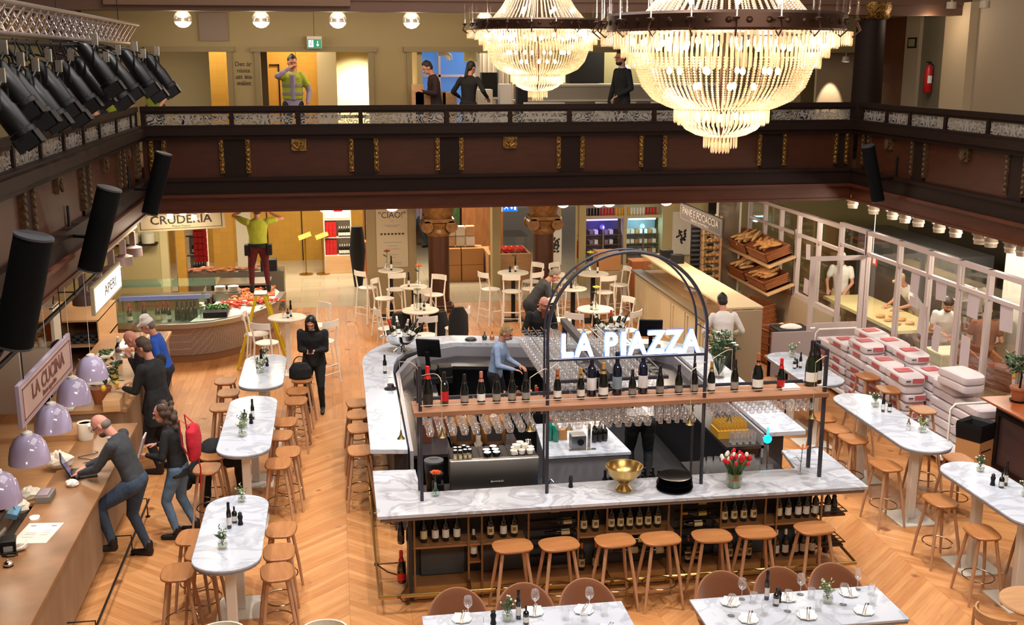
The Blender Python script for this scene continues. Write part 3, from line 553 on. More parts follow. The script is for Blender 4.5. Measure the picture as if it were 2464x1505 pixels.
rb(1484, 953, .46, 'dark', 'second tall blue black magnum from left under the neon sign', y=10.97, r=.052, glass=bigb, champ=False, lab=mat('bluegrey_label', '#7f9096', .6)); rb(1521, 965, .29, 'dark', 'small dark bottle between the second and third magnum', lab=gold_lab)
rb(1546, 952, .46, 'dark', 'third tall blue black magnum from left under the neon sign', y=10.97, r=.052, glass=bigb, champ=False)
rb(1587, 965, .32, 'dark', 'dark bottle right of the third magnum on the rack', lab=gold_lab); rb(1632, 962, .32, 'dark', 'dark bottle, middle of three left of the right arch post', lab=gold_lab); rb(1669, 961, .33, 'dark', 'dark bottle directly left of the right arch post', lab=gold_lab)
rb(1710, 958, .34, 'gold', 'gold foiled bottle directly right of the right arch post'); rb(1766, 957, .35, 'dark', 'tall slim dark bottle right of the arch on the rack', lab=gold_lab)
rb(1821, 954, .41, 'copper', 'large champagne bottle with copper foil on the right part of the rack', r=.06); rb(1877, 951, .34, 'red', 'dark bottle with orange red foil and red label at right of the rack', lab=redp)
rb(1950, 938, .5, 'dark', 'very large green jeroboam bottle at the right end of the rack', r=.068, glass=olive, y=10.95); rb(1962, 940, .48, 'dark', 'second dark jeroboam behind the green one at the rack end', r=.06, y=11.02)
g = B(); g.box(4.64, 10.8, 2.061, 4.84, 10.98, 2.09); tag(obj('paper_stack', g, paper, bevel=.003), 'stack of white papers beside the jeroboam on the rack', 'paper')
# pendants hanging from the rack
bell = mat('tarnished_brass', '#8d7a4c', .35, .9)
for i, (px, py, hy, ax) in enumerate(((965, 1050, 11.3, .77), (1064, 1045, 10.5, .77), (1275, 1030, 10.5, 2.07), (1370, 1028, 11.25, 2.07), (1660, 1015, 10.5, 3.74), (1755, 1008, 11.25, 3.74), (1955, 1000, 10.6, 5.07))):
    p = VY(px, py, hy); t = thing('bell_pendant', 'small brass bell pendant on a thin cord by the bar rack, %s from left' % ORD[i], 'pendant lamp', (p.x, hy, p.z), group='brass bell pendants at the bar')
    g = B(); g.lathe([(.045, -.03), (.043, -.028), (.016, .01), (.009, .05), (.006, .07)], n=14); obj('bell_shade', g, bell, t)
    ztop = 2.42; g = B(); d = Vector((ax - p.x, 10.72 - hy, 0)); g.tube([(0, 0, .06), (0, 0, ztop - p.z)], .003, 5)
    g.tube([(0, 0, ztop - p.z)] + [(d.x * k / 5 + .05 * sin(pi * k / 5), d.y * k / 5, ztop - p.z + .05 * sin(pi * k / 5)) for k in range(1, 6)], .004, 5); obj('cord', g, mat('pale_cord', '#b9a888', .6) if i == 0 else D.materials['pale_cord'], t)
    light('POINT', (p.x, hy, p.z - .05), 1.5, WARM, .02, name='bell_light')
# hanging glasses
def put_many(proto_b, name, label, cat, group, spots, m, flip=False, mods=None):
    first = None
    for (x, y, z, rz) in spots:
        if first is None: o = obj(name, proto_b, m); tag(o, label, cat, group); first = o
        else: o = first.copy(); COL.objects.link(o)
        o.location = (x, y, z); o.rotation_euler = (pi if flip else 0, 0, rz)
    return first
J = lambda a: random.uniform(-a, a)
put_many(wine_glass(), 'wine_glass', 'large wine glass hanging upside down under the left part of the bar rack', 'glass', 'wine glasses hanging under the left part of the rack', [(.87 + i * .117, 10.74 + j * .13, 1.98, J(3)) for j in range(4) for i in range(10)], winegl, True)
put_many(wine_glass(), 'wine_glass', 'wine glass hanging upside down under the rack below the arch', 'glass', 'wine glasses hanging below the arch', [(2.2 + i * .105, 10.74 + j * .12, 1.98, J(3)) for j in range(5) for i in range(10)], winegl, True)
put_many(flute(), 'flute_glass', 'narrow flute glass hanging under the rack left of the right arch post', 'glass', 'flutes hanging under the rack', [(3.3 + i * .09, 10.8 + j * .1, 1.98, J(3)) for j in range(5) for i in range(5)], winegl, True)
put_many(small_tulip(), 'tulip_glass', 'small tulip glass hanging under the right part of the rack', 'glass', 'small glasses hanging under the right part of the rack', [(3.88 + i * .085, 10.8 + j * .09, 1.98, J(3)) for j in range(6) for i in range(14)], winegl, True)
# rear rack running back over the bar
rr = thing('rear_glass_rack', 'long dark overhead rack of hanging glasses running back over the bar', 'rack'); g = B(); g.box(2.82, 11.1, 2.17, 2.9, 13.75, 2.25); obj('beam', g, iron, rr)
g = B(); g.box(2.3, 11.2, 2.135, 3.5, 11.24, 2.17)
obj('end_bar', g, iron, rr)
for x in (2.33, 2.44, 2.55, 2.66, 2.95, 3.05, 3.16, 3.27, 3.38, 3.49): obj('glass_rail', B().box(x, 11.3, 2.15, x + .008, 13.7, 2.16), steel, rr)
for x in (2.86,):
    for y in (13.68,): g = B(); g.box(x - .03, y - .03, .9, x + .03, y + .03, 2.17); obj('post', g, iron, rr)
sp = []
for j in range(17):
    for x in (2.3, 2.4, 2.5, 2.6, 2.7): sp.append((x, 11.5 + j * .13, 2.14, J(3)))
put_many(wine_glass(), 'wine_glass', 'wine glass hanging upside down on the left side of the rear rack', 'glass', 'glasses hanging on the left of the rear rack', sp[:104], winegl, True)
sp = [(x, 11.5 + j * .14, 2.14, J(3)) for j in range(16) for x in (3.0, 3.11, 3.22, 3.33, 3.44)]
put_many(wine_glass(), 'wine_glass', 'wine glass hanging upside down on the right side of the rear rack', 'glass', 'glasses hanging on the right of the rear rack', sp, winegl, True)
# ================================================================ ON AND IN THE BAR
cm = thing('coffee_machine', 'wide stainless steel espresso machine behind the front counter', 'coffee machine', (1.61, 11.36, .9), rz=radians(-1)); g = B(); g.box(-.49, -.05, .02, .49, .03, .38); obj('back_panel', g, steel, cm, bevel=.012)
g = B(); g.box(-.47, .03, .05, .47, .42, .36); obj('machine_body', g, black, cm, bevel=.01)
g = B()
for k in range(12): g.box(-.46 + k * .08, .0, .36, -.40 + k * .08, .42, .37)
obj('cup_warmer_grid', g, D.materials['dark_steel_top'], cm)
g = B(); g.box(-.49, -.052, .0, .49, .04, .03); obj('base', g, steel, cm)
g = B(); g.box(-.055, -.058, .11, .09, -.051, .15); pl = obj('name_plate', g, black, cm); text('lettering', 'RANCILIO', .028, white, pl, (.03, -.06, .13), UP, .001, off=.0008); g = B(); g.box(-.047, -.0605, .12, -.035, -.059, .14); g.box(-.032, -.0605, .12, -.026, -.059, .14); obj('emblem', g, white, pl)
cupw = mat('white_china', '#e8e4da', .25)
ck = Kind(lambda: (lambda t: (obj('cup_body', B().lathe([(.02, 0), (.03, .005), (.042, .055), (.04, .055), (.028, .01), (.001, .01)], n=12), cupw, t), obj('cup_handle', B().tube([(.038, 0, .045), (.06, 0, .04), (.056, 0, .02), (.034, 0, .015)], .005, 6), cupw, t), t)[-1])(thing('white_cup', 'x', 'cup')))
n = 0
for lv, L in ((0, [(0, 0), (.09, .01), (.18, 0), (.02, .09), (.11, .1), (.2, .09), (.05, .18), (.14, .18)]), (1, [(.045, .05), (.13, .06), (.09, .14)])):
    for x, y in L: ck.put((1.87 + x - .03, 11.44 + y, 1.272 + lv * .045), J(3), 'white coffee cup in the piled heap on the espresso machine', 'white cups piled on the espresso machine'); n += 1
bc = Kind(lambda: (lambda t: (obj('cup_body', B().lathe([(.03, 0), (.045, .02), (.045, .04), (.04, .04), (.038, .02), (.001, .018)], n=14), blackgloss, t), obj('cup_lining', B().lathe([(.041, .0405), (.036, .02), (.001, .015)], n=14), cupw, t), t)[-1])(thing('black_cup', 'x', 'cup')))
for i, (x, y) in enumerate(((1.55, 11.46), (1.65, 11.46), (1.55, 11.55), (1.65, 11.55), (1.64, 11.65))): bc.put((x, y, 1.272), 0, 'black cup with white inside on the machine top, %s of five' % ORD[i], 'black cups on the espresso machine')
jar = Kind(lambda: (lambda t: (obj('jar_body', B().lathe([(.022, 0), (.022, .07)], n=12), clear, t), obj('powder', B().lathe([(.019, .004), (.019, .035)], n=10), mat('spice', '#c8b690', .8), t), obj('dark_lid', B().lathe([(.024, .065), (.024, .1)], n=12), black, t), obj('white_top', B().lathe([(.02, .1), (.02, .103), (.001, .103)], n=12), cupw, t), t)[-1])(thing('spice_shaker', 'x', 'shaker')))
for i, (x, y) in enumerate(((1.19, 11.41), (1.245, 11.4), (1.3, 11.42), (1.35, 11.42), (1.2, 11.5), (1.25, 11.5), (1.3, 11.55), (1.34, 11.5))): jar.put((x, y, 1.272), 0, 'small shaker with black lid on the espresso machine, %s of eight from left' % ORD[i], 'spice shakers on the espresso machine')
g = B(); g.lathe([(.03, 0), (.035, .01), (.03, .09), (.032, .1), (.001, .09)], n=14); o = obj('milk_jug', g, chrome); o.location = (2.03, 11.62, 1.275); tag(o, 'steel milk jug at the right rear of the espresso machine', 'jug')
t = thing('knock_box_bin', 'tall black bin with slotted lid left of the espresso machine', 'bin', (.96, 11.45, .9)); obj('bin_body', B().lathe([(.08, 0), (.105, .3), (.105, .34)], n=20), black, t); obj('lid', B().lathe([(.108, .34), (.108, .36), (.07, .372), (.001, .372)], n=20), mat('bin_lid_grey', '#3b3b3d', .5), t); obj('slot', B().box(-.05, -.008, .373, .05, .008, .375), black, t)
t = thing('coffee_grinder', 'black coffee grinder partly hidden beside the slotted bin', 'grinder', (.98, 11.2, .9)); obj('grinder_body', B().box(-.06, -.07, 0, .06, .07, .2), black, t, bevel=.01); obj('hopper', B().lathe([(.03, .2), (.06, .28), (.06, .3)], n=14), black, t)
# single stems
def vase_mesh(kind='bud'):
    if kind == 'bud': return B().lathe([(.03, 0), (.042, .02), (.04, .045), (.014, .08), (.01, .14), (.014, .15)], n=14)
    return B().lathe([(.02, 0), (.035, .008), (.043, .035), (.036, .062), (.024, .072), (.03, .085)], n=14)
def gerbera(t, c, r, petm, z, cm_=None):
    g = B()
    for ring, (n_, rr_, zz) in enumerate(((14, r, 0), (11, r * .7, .008), (7, r * .4, .014))):
        for k in range(n_): a = 2 * pi * k / n_ + ring * .2; g.ell((c[0] + rr_ * .55 * cos(a), c[1] + rr_ * .55 * sin(a), z + zz + .004 * sin(k * 2)), (rr_ * .5, r * .16, .004), Matrix.Rotation(a, 4, 'Z') @ Matrix.Rotation(-.25, 4, 'Y'), 6, 4)
    f = obj('flower_head', g, petm, t); obj('flower_centre', B().sph((c[0], c[1], z + .015), (r * .2, r * .2, .008), 8, 5), cm_ or mat('orange_centre', '#e8862c', .6) if 'orange_centre' not in D.materials else D.materials['orange_centre'], f); return f
t = thing('flower_vase', 'bud vase with one orange gerbera at the left of the front counter', 'vase', (.92, 10.82, 1.1)); obj('glass_vase', vase_mesh(), green_gl, t); obj('stem', B().tube([(0, 0, .02), (.0, 0, .15), (.005, 0, .25)], .004, 6), leaf, t); gerbera(t, (.005, 0), .065, orangep, .255)
t = thing('flower_vase', 'bud vase with a pale orange lily near the right counter end', 'vase', (4.9, 10.82, 1.1)); obj('glass_vase', vase_mesh(), clear, t); obj('stem', B().tube([(0, 0, .02), (.01, 0, .28)], .004, 6).tube([(0, 0, .14), (-.05, 0, .2), (-.08, 0, .19)], .003, 5), leaf, t)
lil = mat('pale_orange_petal', '#e08a55', .5); g = B()
for k in range(6): a = 2 * pi * k / 6; g.ell((.01 + .04 * cos(a), .04 * sin(a), .3), (.045, .015, .006), Matrix.Rotation(a, 4, 'Z') @ Matrix.Rotation(-.5, 4, 'Y'), 8, 5)
obj('flower_head', g, lil, t)
# gold bowl, plates, mill, tulips
t = thing('gold_bowl', 'large brushed gold footed bowl on the front counter', 'bowl', (2.88, 10.66, 1.1)); obj('bowl', B().lathe([(.05, .1), (.11, .13), (.175, .2), (.195, .27), (.2, .275), (.19, .272), (.165, .205), (.1, .145), (.001, .13)], n=36), gold_metal, t); obj('foot', B().lathe([(.085, 0), (.088, .02), (.07, .045), (.048, .07), (.06, .1)], n=28), gold_metal, t)
bp = Kind(lambda: (lambda o: tag(o, 'x', 'plate'))(obj('black_plate', B().lathe([(.12, 0), (.185, .012), (.19, .018), (.12, .01), (.001, .008)], n=32), blackgloss)))
for k in range(10): bp.put((3.42 + J(.006), 10.62, 1.101 + k * .0145), J(3), 'black plate in the tall stack on the front counter, %s from bottom' % ORD[k], 'stacked black plates on the counter', scale=(1, 1, 1) if k < 5 else (.94, .94, 1))
g = B().lathe([(.022, 0), (.026, .01), (.018, .05), (.024, .09), (.016, .1), (.022, .12), (.001, .14)], n=12); o = obj('pepper_mill', g, black); o.location = (2.35, 10.83, 1.1); tag(o, 'black pepper mill by the inner edge of the front counter', 'mill')
t = thing('tulip_vase', 'glass vase with red and white tulips on the front counter', 'vase', (4.06, 10.58, 1.1)); obj('glass_vase', B().lathe([(.07, 0), (.075, .005), (.09, .16), (.086, .16), (.07, .012), (.001, .012)], n=24), glass_mat('vase_green', (.8, .9, .72, 1), gl=.15, body=.12, bodycol=(.35, .45, .25, 1)), t)
random.seed(3); st = B(); rt_ = B(); wt_ = B(); lf = B()
heads = []
for k in range(30):
    a = random.uniform(0, 2 * pi); r = .17 * sqrt(random.random()); h = .36 + .05 * random.random() - r * .5; heads.append((r * cos(a), r * .8 * sin(a), h)); st.tube([(.04 * cos(a), .04 * sin(a), .02), (r * .5 * cos(a), r * .5 * sin(a), .2), heads[-1]], .004, 5)
for k in range(22):
    a = random.uniform(0, 2 * pi); r = random.uniform(.08, .16); lf.ell((r * .6 * cos(a), r * .6 * sin(a), .22), (.016, .004, .1), Matrix.Rotation(a, 4, 'Z') @ Matrix.Rotation(.5, 4, 'Y'), 6, 6)
obj('stems', st, leaf, t); obj('leaves', lf, mat('tulip_leaf', '#5f7a45', .5), t)
for k, hd in enumerate(heads): obj('tulip_head', B().lathe([(.004, -.02), (.02, -.008), (.022, .01), (.012, .03), (.001, .032)], n=8), whitepet if k % 3 == 0 else redpet, t).location = hd
obj('red_ribbon', B().lathe([(.083, .09), (.084, .098)], n=20), redp, t)
# beer tap with blue lamp, draining glasses
t = thing('beer_tap', 'steel beer tap with glowing blue round badge', 'tap', (4.8, 11.55, .9)); obj('tap_column', B().lathe([(.04, 0), (.032, .02), (.028, .28)], n=16), steel, t); obj('glowing_badge', B().lathe([(.05, -.012), (.05, .012)], n=20, M=Matrix.Translation((0, -.02, .36)) @ Matrix.Rotation(pi / 2, 4, 'X')), mat('blue_glow', '#0bb8e8', .3, emit='#12c4f0', es=2.2), t)
obj('tap_handle', B().box(-.01, -.03, .41, .01, -.015, .5), mat('cyan_glow', '#35c8dc', .3, emit='#35c8dc', es=1.2), t); obj('badge_rim', B().lathe([(.056, -.006), (.056, .01)], n=20, M=Matrix.Translation((0, -.012, .36)) @ Matrix.Rotation(pi / 2, 4, 'X')), chrome, t)
put_many(tumbler(.032, .13), 'tall_tumbler', 'clear tumbler standing behind the tulips on the draining surface', 'glass', 'tumblers on the draining surface', [(4.05 + i * .085 + (j % 2) * .03, 11.06 + j * .085, .901, 0) for j in range(8) for i in range(9) if not (i > 7 and 3 < j < 8)], winegl)
# wine chiller well with bottle necks
t = thing('bottle_well', 'dark well of upright wine bottles behind the gold bowl', 'bottle cooler', (3.3, 11.5, .55)); obj('well_box', B().box(-.35, -.15, -.5, .35, .45, .0), black, t)
nb = Kind(lambda: bottle('chilled_bottle', 'x', 0, foilm=foil['dark'], lab=lab_dk))
i = 0
for y in range(5):
    for x in range(7): nb.put((2.98 + x * .095 + (y % 2) * .04, 11.42 + y * .11, .56), J(3), 'dark bottle in the bottle well, only its neck and shoulder showing', 'upright bottles in the dark well'); i += 1
t = thing('blue_bin_bag', 'blue plastic liner bulging from the bin under the counter', 'bin bag', (2.28, 11.2, .86)); obj('liner', B().lathe([(.13, 0), (.15, .04), (.12, .07), (.001, .05)], n=20), mat('blue_plastic', '#3f84c4', .3), t)
g = B().tube([(0, 0, 0), (0, 0, .18), (.02, -.02, .22), (.04, -.06, .2)], .01, 8); o = obj('sink_tap', g, chrome); o.location = (2.18, 11.15, .86); tag(o, 'small chrome tap beside the blue bin liner', 'tap')
# marble station in the middle of the bar
t = thing('marble_station', 'grey block counter with white marble top in the middle of the bar', 'counter', (2.85, 12.8, 0)); obj('top', B().prism([(-.52, -.6), (.53, -.6), (.44, .6), (-.42, .6)], .91, .95), marb, t, bevel=.005); obj('block', B().prism([(-.5, -.57), (.51, -.57), (.42, .58), (-.4, .58)], 0, .91), mat('grey_block', '#76747c', .5), t)
t = thing('square_steel_dispenser', 'square brushed metal dispenser with round dial on the marble station', 'dispenser', (2.78, 12.45, .95)); obj('housing', B().box(-.09, -.08, 0, .09, .08, .17), mat('zinc_box', '#8f8f93', .35, .8), t, bevel=.006); obj('dial', B().lathe([(.04, 0), (.04, .012)], n=16, M=Matrix.Translation((.02, -.08, .09)) @ Matrix.Rotation(pi / 2, 4, 'X')), black, t); obj('foot_plate', B().box(-.13, -.13, 0, .2, -.08, .01), steel, t); obj('side_column', B().box(.12, -.04, 0, .15, 0, .3), steel, t)
dk3 = Kind(lambda: bottle('soda_bottle', 'x', 0, h=.22, r=.034, foilm=foil['dark'], lab=lab_dk))
for i, (x, y) in enumerate(((3.02, 12.6), (3.09, 12.62), (3.16, 12.63), (3.06, 12.74), (3.13, 12.76))): dk3.put((x, y, .95), 0, 'short dark bottle on the marble station, %s of five from left' % ORD[i], 'dark soda bottles on the station')
tq = mat('teal_glass', '#1d8a72', .1, coat=.3)
for i, (x, y) in enumerate(((2.5, 12.75), (2.56, 12.7))): tb = bottle('teal_bottle', 'teal glass bottle at the left rear of the marble station, %s of two' % ORD[i], 0, glass=tq, labw=False, group='teal bottles on the station'); tb.location = (x, y, .95)
o = obj('cardboard_sleeve', B().box(-.05, -.05, 0, .05, .05, .13), card); o.location = (2.66, 12.78, .95); tag(o, 'small brown card box beside the teal bottles', 'box')
# bottles and jars on the back surfaces
amber = mat('amber_glass', '#8a5a22', .08, coat=.5, spec=.8)
for i, (x, y, lab_) in enumerate(((1.45, 12.95, 'large amber demijohn with black label behind the rack, left of two'), (1.82, 12.9, 'large amber demijohn with pale cap behind the rack, right of two'))):
    t = thing('amber_demijohn', lab_, 'jar', (x, y, .9)); obj('jar_body', B().lathe([(.13, 0), (.16, .04), (.16, .3), (.13, .38), (.05, .43), (.05, .47)], n=22), amber, t); obj('cap', B().lathe([(.06, .47), (.06, .52), (.001, .52)], n=16), offwhite if i else amber, t); obj('black_label', B().lathe([(.162, .08), (.162, .27)], n=10, a0=-2.2, a1=-1.0), lab_dk, t)
g = B().box(1.3, 12.62, .0, 2.1, 13.2, .86); obj('low_cabinet', g, blackgloss, bar); obj('low_top', B().box(1.28, 12.6, .86, 2.12, 13.22, .9), D.materials['dark_steel_top'], bar)
for i, (x, y, c) in enumerate(((.98, 13.1, '#5a2c18'), (1.2, 13.3, '#6d3a20'))): o = obj('wooden_box', B().box(-.09, -.08, 0, .09, .08, .24), mat('box_%d' % i, c, .5), bevel=.004); o.location = (x, y, .9); tag(o, 'brown box on the left back surface, %s' % ('with red top' if i == 0 else 'right of the red topped one'), 'box')
cols = ['#9a2038', '#c9a020', '#2f6b38', '#1c2a50', '#8fb02c', '#6a1f52', '#b04a20', '#d8d4c0', '#2a2a2e', '#7a1a1a']
k = 0
for j in range(3):
    for i in range(7):
        t = bottle('liqueur_bottle', '%s liqueur bottle in the %s row behind the left arch post' % (ORD[i], ['front', 'middle', 'rear'][j]), 0, h=.29 + J(.03), r=.034, glass=mat('liqueur_glass', cols[(i * 3 + j) % 10], .12, coat=.3), foilm=foil[['gold', 'dark', 'white', 'red'][(i + j) % 4]], lab=lab_white if (i + j) % 3 else lab_cream, group='liqueur bottles in the speed rack'); t.location = (2.02 + i * .085, 13.7 + j * .1, 1.0)
t = thing('speed_rack', 'black rack holding the liqueur bottles inside the bar', 'rack', (2.28, 13.8, 0)); obj('rack_body', B().box(-.35, -.16, 0, .35, .18, 1.0), black, t)
# POS terminals
def pos(x, y, rz, label, z=.9, s=1):
    t = thing('pos_terminal', label, 'till', (x, y, z), rz); t.scale = (s,) * 3; obj('screen', B().cb((0, 0, .36), (.36, .03, .3), (radians(-18), 0, 0)), black, t, bevel=.008); obj('display', B().cb((0, -.017, .355), (.32, .004, .26), (radians(-18), 0, 0)), mat('off_display', '#15161a', .1) if 'off_display' not in D.materials else D.materials['off_display'], t)
    obj('neck', B().cb((0, .05, .2), (.06, .04, .25), (radians(-15), 0, 0)), black, t); obj('base', B().box(-.16, -.12, 0, .16, .16, .08), black, t, bevel=.01); return t
pos(1.28, 15.9, radians(160), 'black till screen on the left rear of the bar', z=1.0); t = thing('cash_drawer', 'black receipt printer and drawer block under the left till', 'till', (1.3, 15.75, .9)); obj('drawer', B().box(-.24, -.2, 0, .3, .2, .1), black, t, bevel=.01); obj('printer', B().box(.1, -.15, .1, .3, .1, .24), black, t, bevel=.012)
pos(4.75, 16.2, radians(165), 'black till screen behind the neon sign at the right', z=1.1)
# wine coolers on the counter
def cooler(x, y, z, label, seed, s=1):
    random.seed(seed); t = thing('wine_cooler', label, 'wine cooler', (x, y, z)); t.scale = (s,) * 3; obj('bowl', B().lathe([(.06, .1), (.15, .13), (.23, .2), (.27, .3), (.275, .3), (.225, .2), (.14, .14), (.001, .13)], n=30), chrome, t); obj('foot', B().lathe([(.11, 0), (.11, .02), (.06, .06), (.07, .1)], n=24), chrome, t)
    obj('ice', B().lathe([(.22, .24), (.1, .27), (.001, .275)], n=18), mat('ice_%d' % seed, '#cfd4d6', .3, bump=(60, .6)), t)
    for sx in (-1, 1): obj('handle', B().tube([(sx * .26, -.05, .26), (sx * .31, -.04, .25), (sx * .31, .04, .25), (sx * .26, .05, .26)], .008, 6), chrome, t)
cooler(.92, 16.75, 1.1, 'polished ice bowl full of bottles at the left rear bend of the bar', 4); cooler(4.25, 16.75, 1.1, 'polished ice bowl with red foiled bottle on the rear counter', 5, .95)
for (cx, cy, L) in ((.92, 16.75, [(-.08, -.05, 'red'), (.05, -.1, 'white'), (.12, .0, 'dark'), (-.02, .06, 'white'), (.16, -.08, 'dark')]), (4.25, 16.75, [(-.12, 0, 'white'), (0, -.04, 'red'), (.08, -.02, 'white'), (.15, .04, 'dark')])):
    for i, (dx, dy, f) in enumerate(L):
        t = bottle('chilled_sparkling_bottle', '%s foiled bottle leaning in the ice bowl at the %s rear of the bar, %s' % (f, 'left' if cx < 2 else 'right', ORD[i]), 0, champ=True, foilm=foil[f], lab=lab_white, glass=olive); t.location = (cx + dx, cy + dy, 1.1 + .24); t.rotation_euler = (-dy * 3 - .2, dx * 4.5, 0)
# rear counter bits
o = tag(obj('black_plate_stack', B().lathe([(.09, 0), (.1, .012), (.08, .035), (.001, .04)], n=20), black), 'small stack of dark napkins on a saucer on the rear counter', 'napkins'); o.location = (2.08, 17.3, 1.1)
for i, (x, c) in enumerate(((2.3, '#2a2a22'), (2.42, '#c07030'), (2.57, '#a01424'), (2.71, '#17110f'))):
    t = thing('syrup_flask', ['dark', 'amber', 'red', 'black'][i] + ' syrup flask on the rear counter left of the blonde woman', 'flask', (x, 17.28 - i * .01, 1.1)); obj('flask_body', B().lathe([(.03, 0), (.042, .02), (.04, .06), (.012, .09), (.012, .11)], n=14), mat('syrup_%d' % i, c, .15, coat=.4), t); obj('stopper', B().lathe([(.014, .11), (.01, .14), (.001, .14)], n=10), [chrome, gold_metal, redp, gold_metal][i], t)
put_many(tumbler(.03, .17), 'water_glass', 'clear glass on the counter behind the bearded man, before the rear table', 'glass', 'glasses grouped on the rear counter', [(3.3 + (i % 5) * .13 + (i // 5) * .04, 17.12 - (i % 5) * .03 + (i // 5) * -.09, 1.1, 0) for i in range(13)], winegl)
# oil, mill, small plate on left arc
t = bottle('oil_bottle', 'tall dark oil bottle on the left arm of the bar', 0, h=.28, r=.028, foilm=foil['dark'], lab=lab_white); t.location = (.62, 15.55, 1.1)
t = thing('petal_jar', 'lidded glass jar on a black dish on the left arm of the bar', 'jar', (.66, 14.75, 1.1)); obj('dish', B().lathe([(.07, 0), (.09, .012), (.06, .03), (.001, .03)], n=18), black, t); obj('glass_jar', B().lathe([(.05, .03), (.055, .13), (.04, .16), (.001, .17)], n=16), clear, t); obj('dark_fill', B().lathe([(.045, .033), (.046, .07), (.001, .075)], n=14), mat('berry', '#2a1020', .5), t)
# glasses rack at left under arc, gold bell
put_many(tumbler(.035, .14), 'highball_glass', 'highball glass standing inside the left arm of the bar', 'glass', 'highballs inside the left arm', [(.95 + (i % 4) * .085, 13.5 + (i // 4) * .1, .9, 0) for i in range(24)], winegl)
# yellow crate of bottles
t = thing('gold_bottle_crate', 'yellow crate packed with small gold capped bottles inside the bar right', 'crate', (4.8, 12.75, .9)); obj('crate', B().box(-.2, -.15, 0, .2, .15, .1), mat('amber_crate', '#b98a2c', .4), t)
put_many(B().lathe([(.018, 0), (.018, .06), (.008, .085), (.009, .105)], n=8), 'mini_bottle', 'small gold capped bottle in the yellow crate', 'bottle', 'small bottles in the yellow crate', [(4.63 + i * .048, 12.63 + j * .048, 1.0, 0) for i in range(8) for j in range(6)], mat('mini_gold', '#c79b3f', .25, .4))
put_many(tumbler(.035, .15), 'beer_glass', 'straight beer glass by the white marble end slab', 'glass', 'beer glasses by the end slab', [(4.72 + (i % 4) * .085, 12.38 + (i // 4) * .08, .9, 0) for i in range(8)], winegl)
o = tag(obj('copper_mug', B().lathe([(.035, 0), (.04, .05), (.036, .05), (.03, .005), (.001, .005)], n=14), mat('copper', '#b87050', .25, 1)), 'copper mug row behind the right bottles of the rack', 'mug'); o.location = (4.75, 14.2, .9); mg = o
for i in range(9): c = mg.copy(); COL.objects.link(c); c.location = (4.72 + (i % 5) * .08, 13.9 + (i // 5) * .1 + .3, .9)
for o in D.objects:
    if o.name.startswith('copper_mug'): o['group'] = 'copper mugs inside the bar'; o['label'] = 'copper mug standing inside the right arm of the bar'
# flowers at right counter
def bouquet(t, n, R, hgt, mats, seed, lr=.03):
    random.seed(seed); st = B(); lf = B(); fl = [B() for _ in mats]
    for k in range(n):
        a = random.uniform(0, 2 * pi); r = R * sqrt(random.random()); z = hgt * random.uniform(.65, 1.1); p = Vector((r * cos(a), r * sin(a), z)); st.tube([(0, 0, .03), p], .003, 4)
        for q in range(5): d = Vector((J(1), J(1), J(.6))) * lr * 1.5; lf.ell(p + d, (lr, lr * .35, .004), Euler((J(1), J(1), J(3))).to_matrix().to_4x4(), 6, 4)
        if k % 2 == 0:
            b_ = fl[k % len(mats)]
            for q in range(6): aa = q * pi / 3; b_.ell(p + Vector((lr * .6 * cos(aa), lr * .6 * sin(aa), .02)), (lr * .6, lr * .3, .006), Matrix.Rotation(aa, 4, 'Z'), 6, 4)
    obj('stems', st, leaf, t); obj('foliage', lf, leaf, t)
    for b_, m in zip(fl, mats):
        if b_.v: obj('blossoms', b_, m, t)
pinkp = mat('pink_petal', '#d98d84', .5)
t = thing('tall_bouquet', 'tall glass vase with pink and white mixed bouquet on the right rear counter', 'vase', (5.3, 14.6, 1.1)); obj('glass_vase', B().lathe([(.08, 0), (.06, .1), (.085, .3), (.08, .3), (.055, .1), (.07, .01), (.001, .01)], n=20), clear, t); bouquet(t, 46, .26, .62, [pinkp, whitepet, leafp], 9, .035)
t = thing('low_bouquet', 'low bunch of pink red flowers lying on the right rear counter', 'flowers', (5.35, 13.35, 1.1)); bouquet(t, 22, .15, .13, [mat('magenta_petal', '#c23a5a', .5), whitepet], 12, .03)
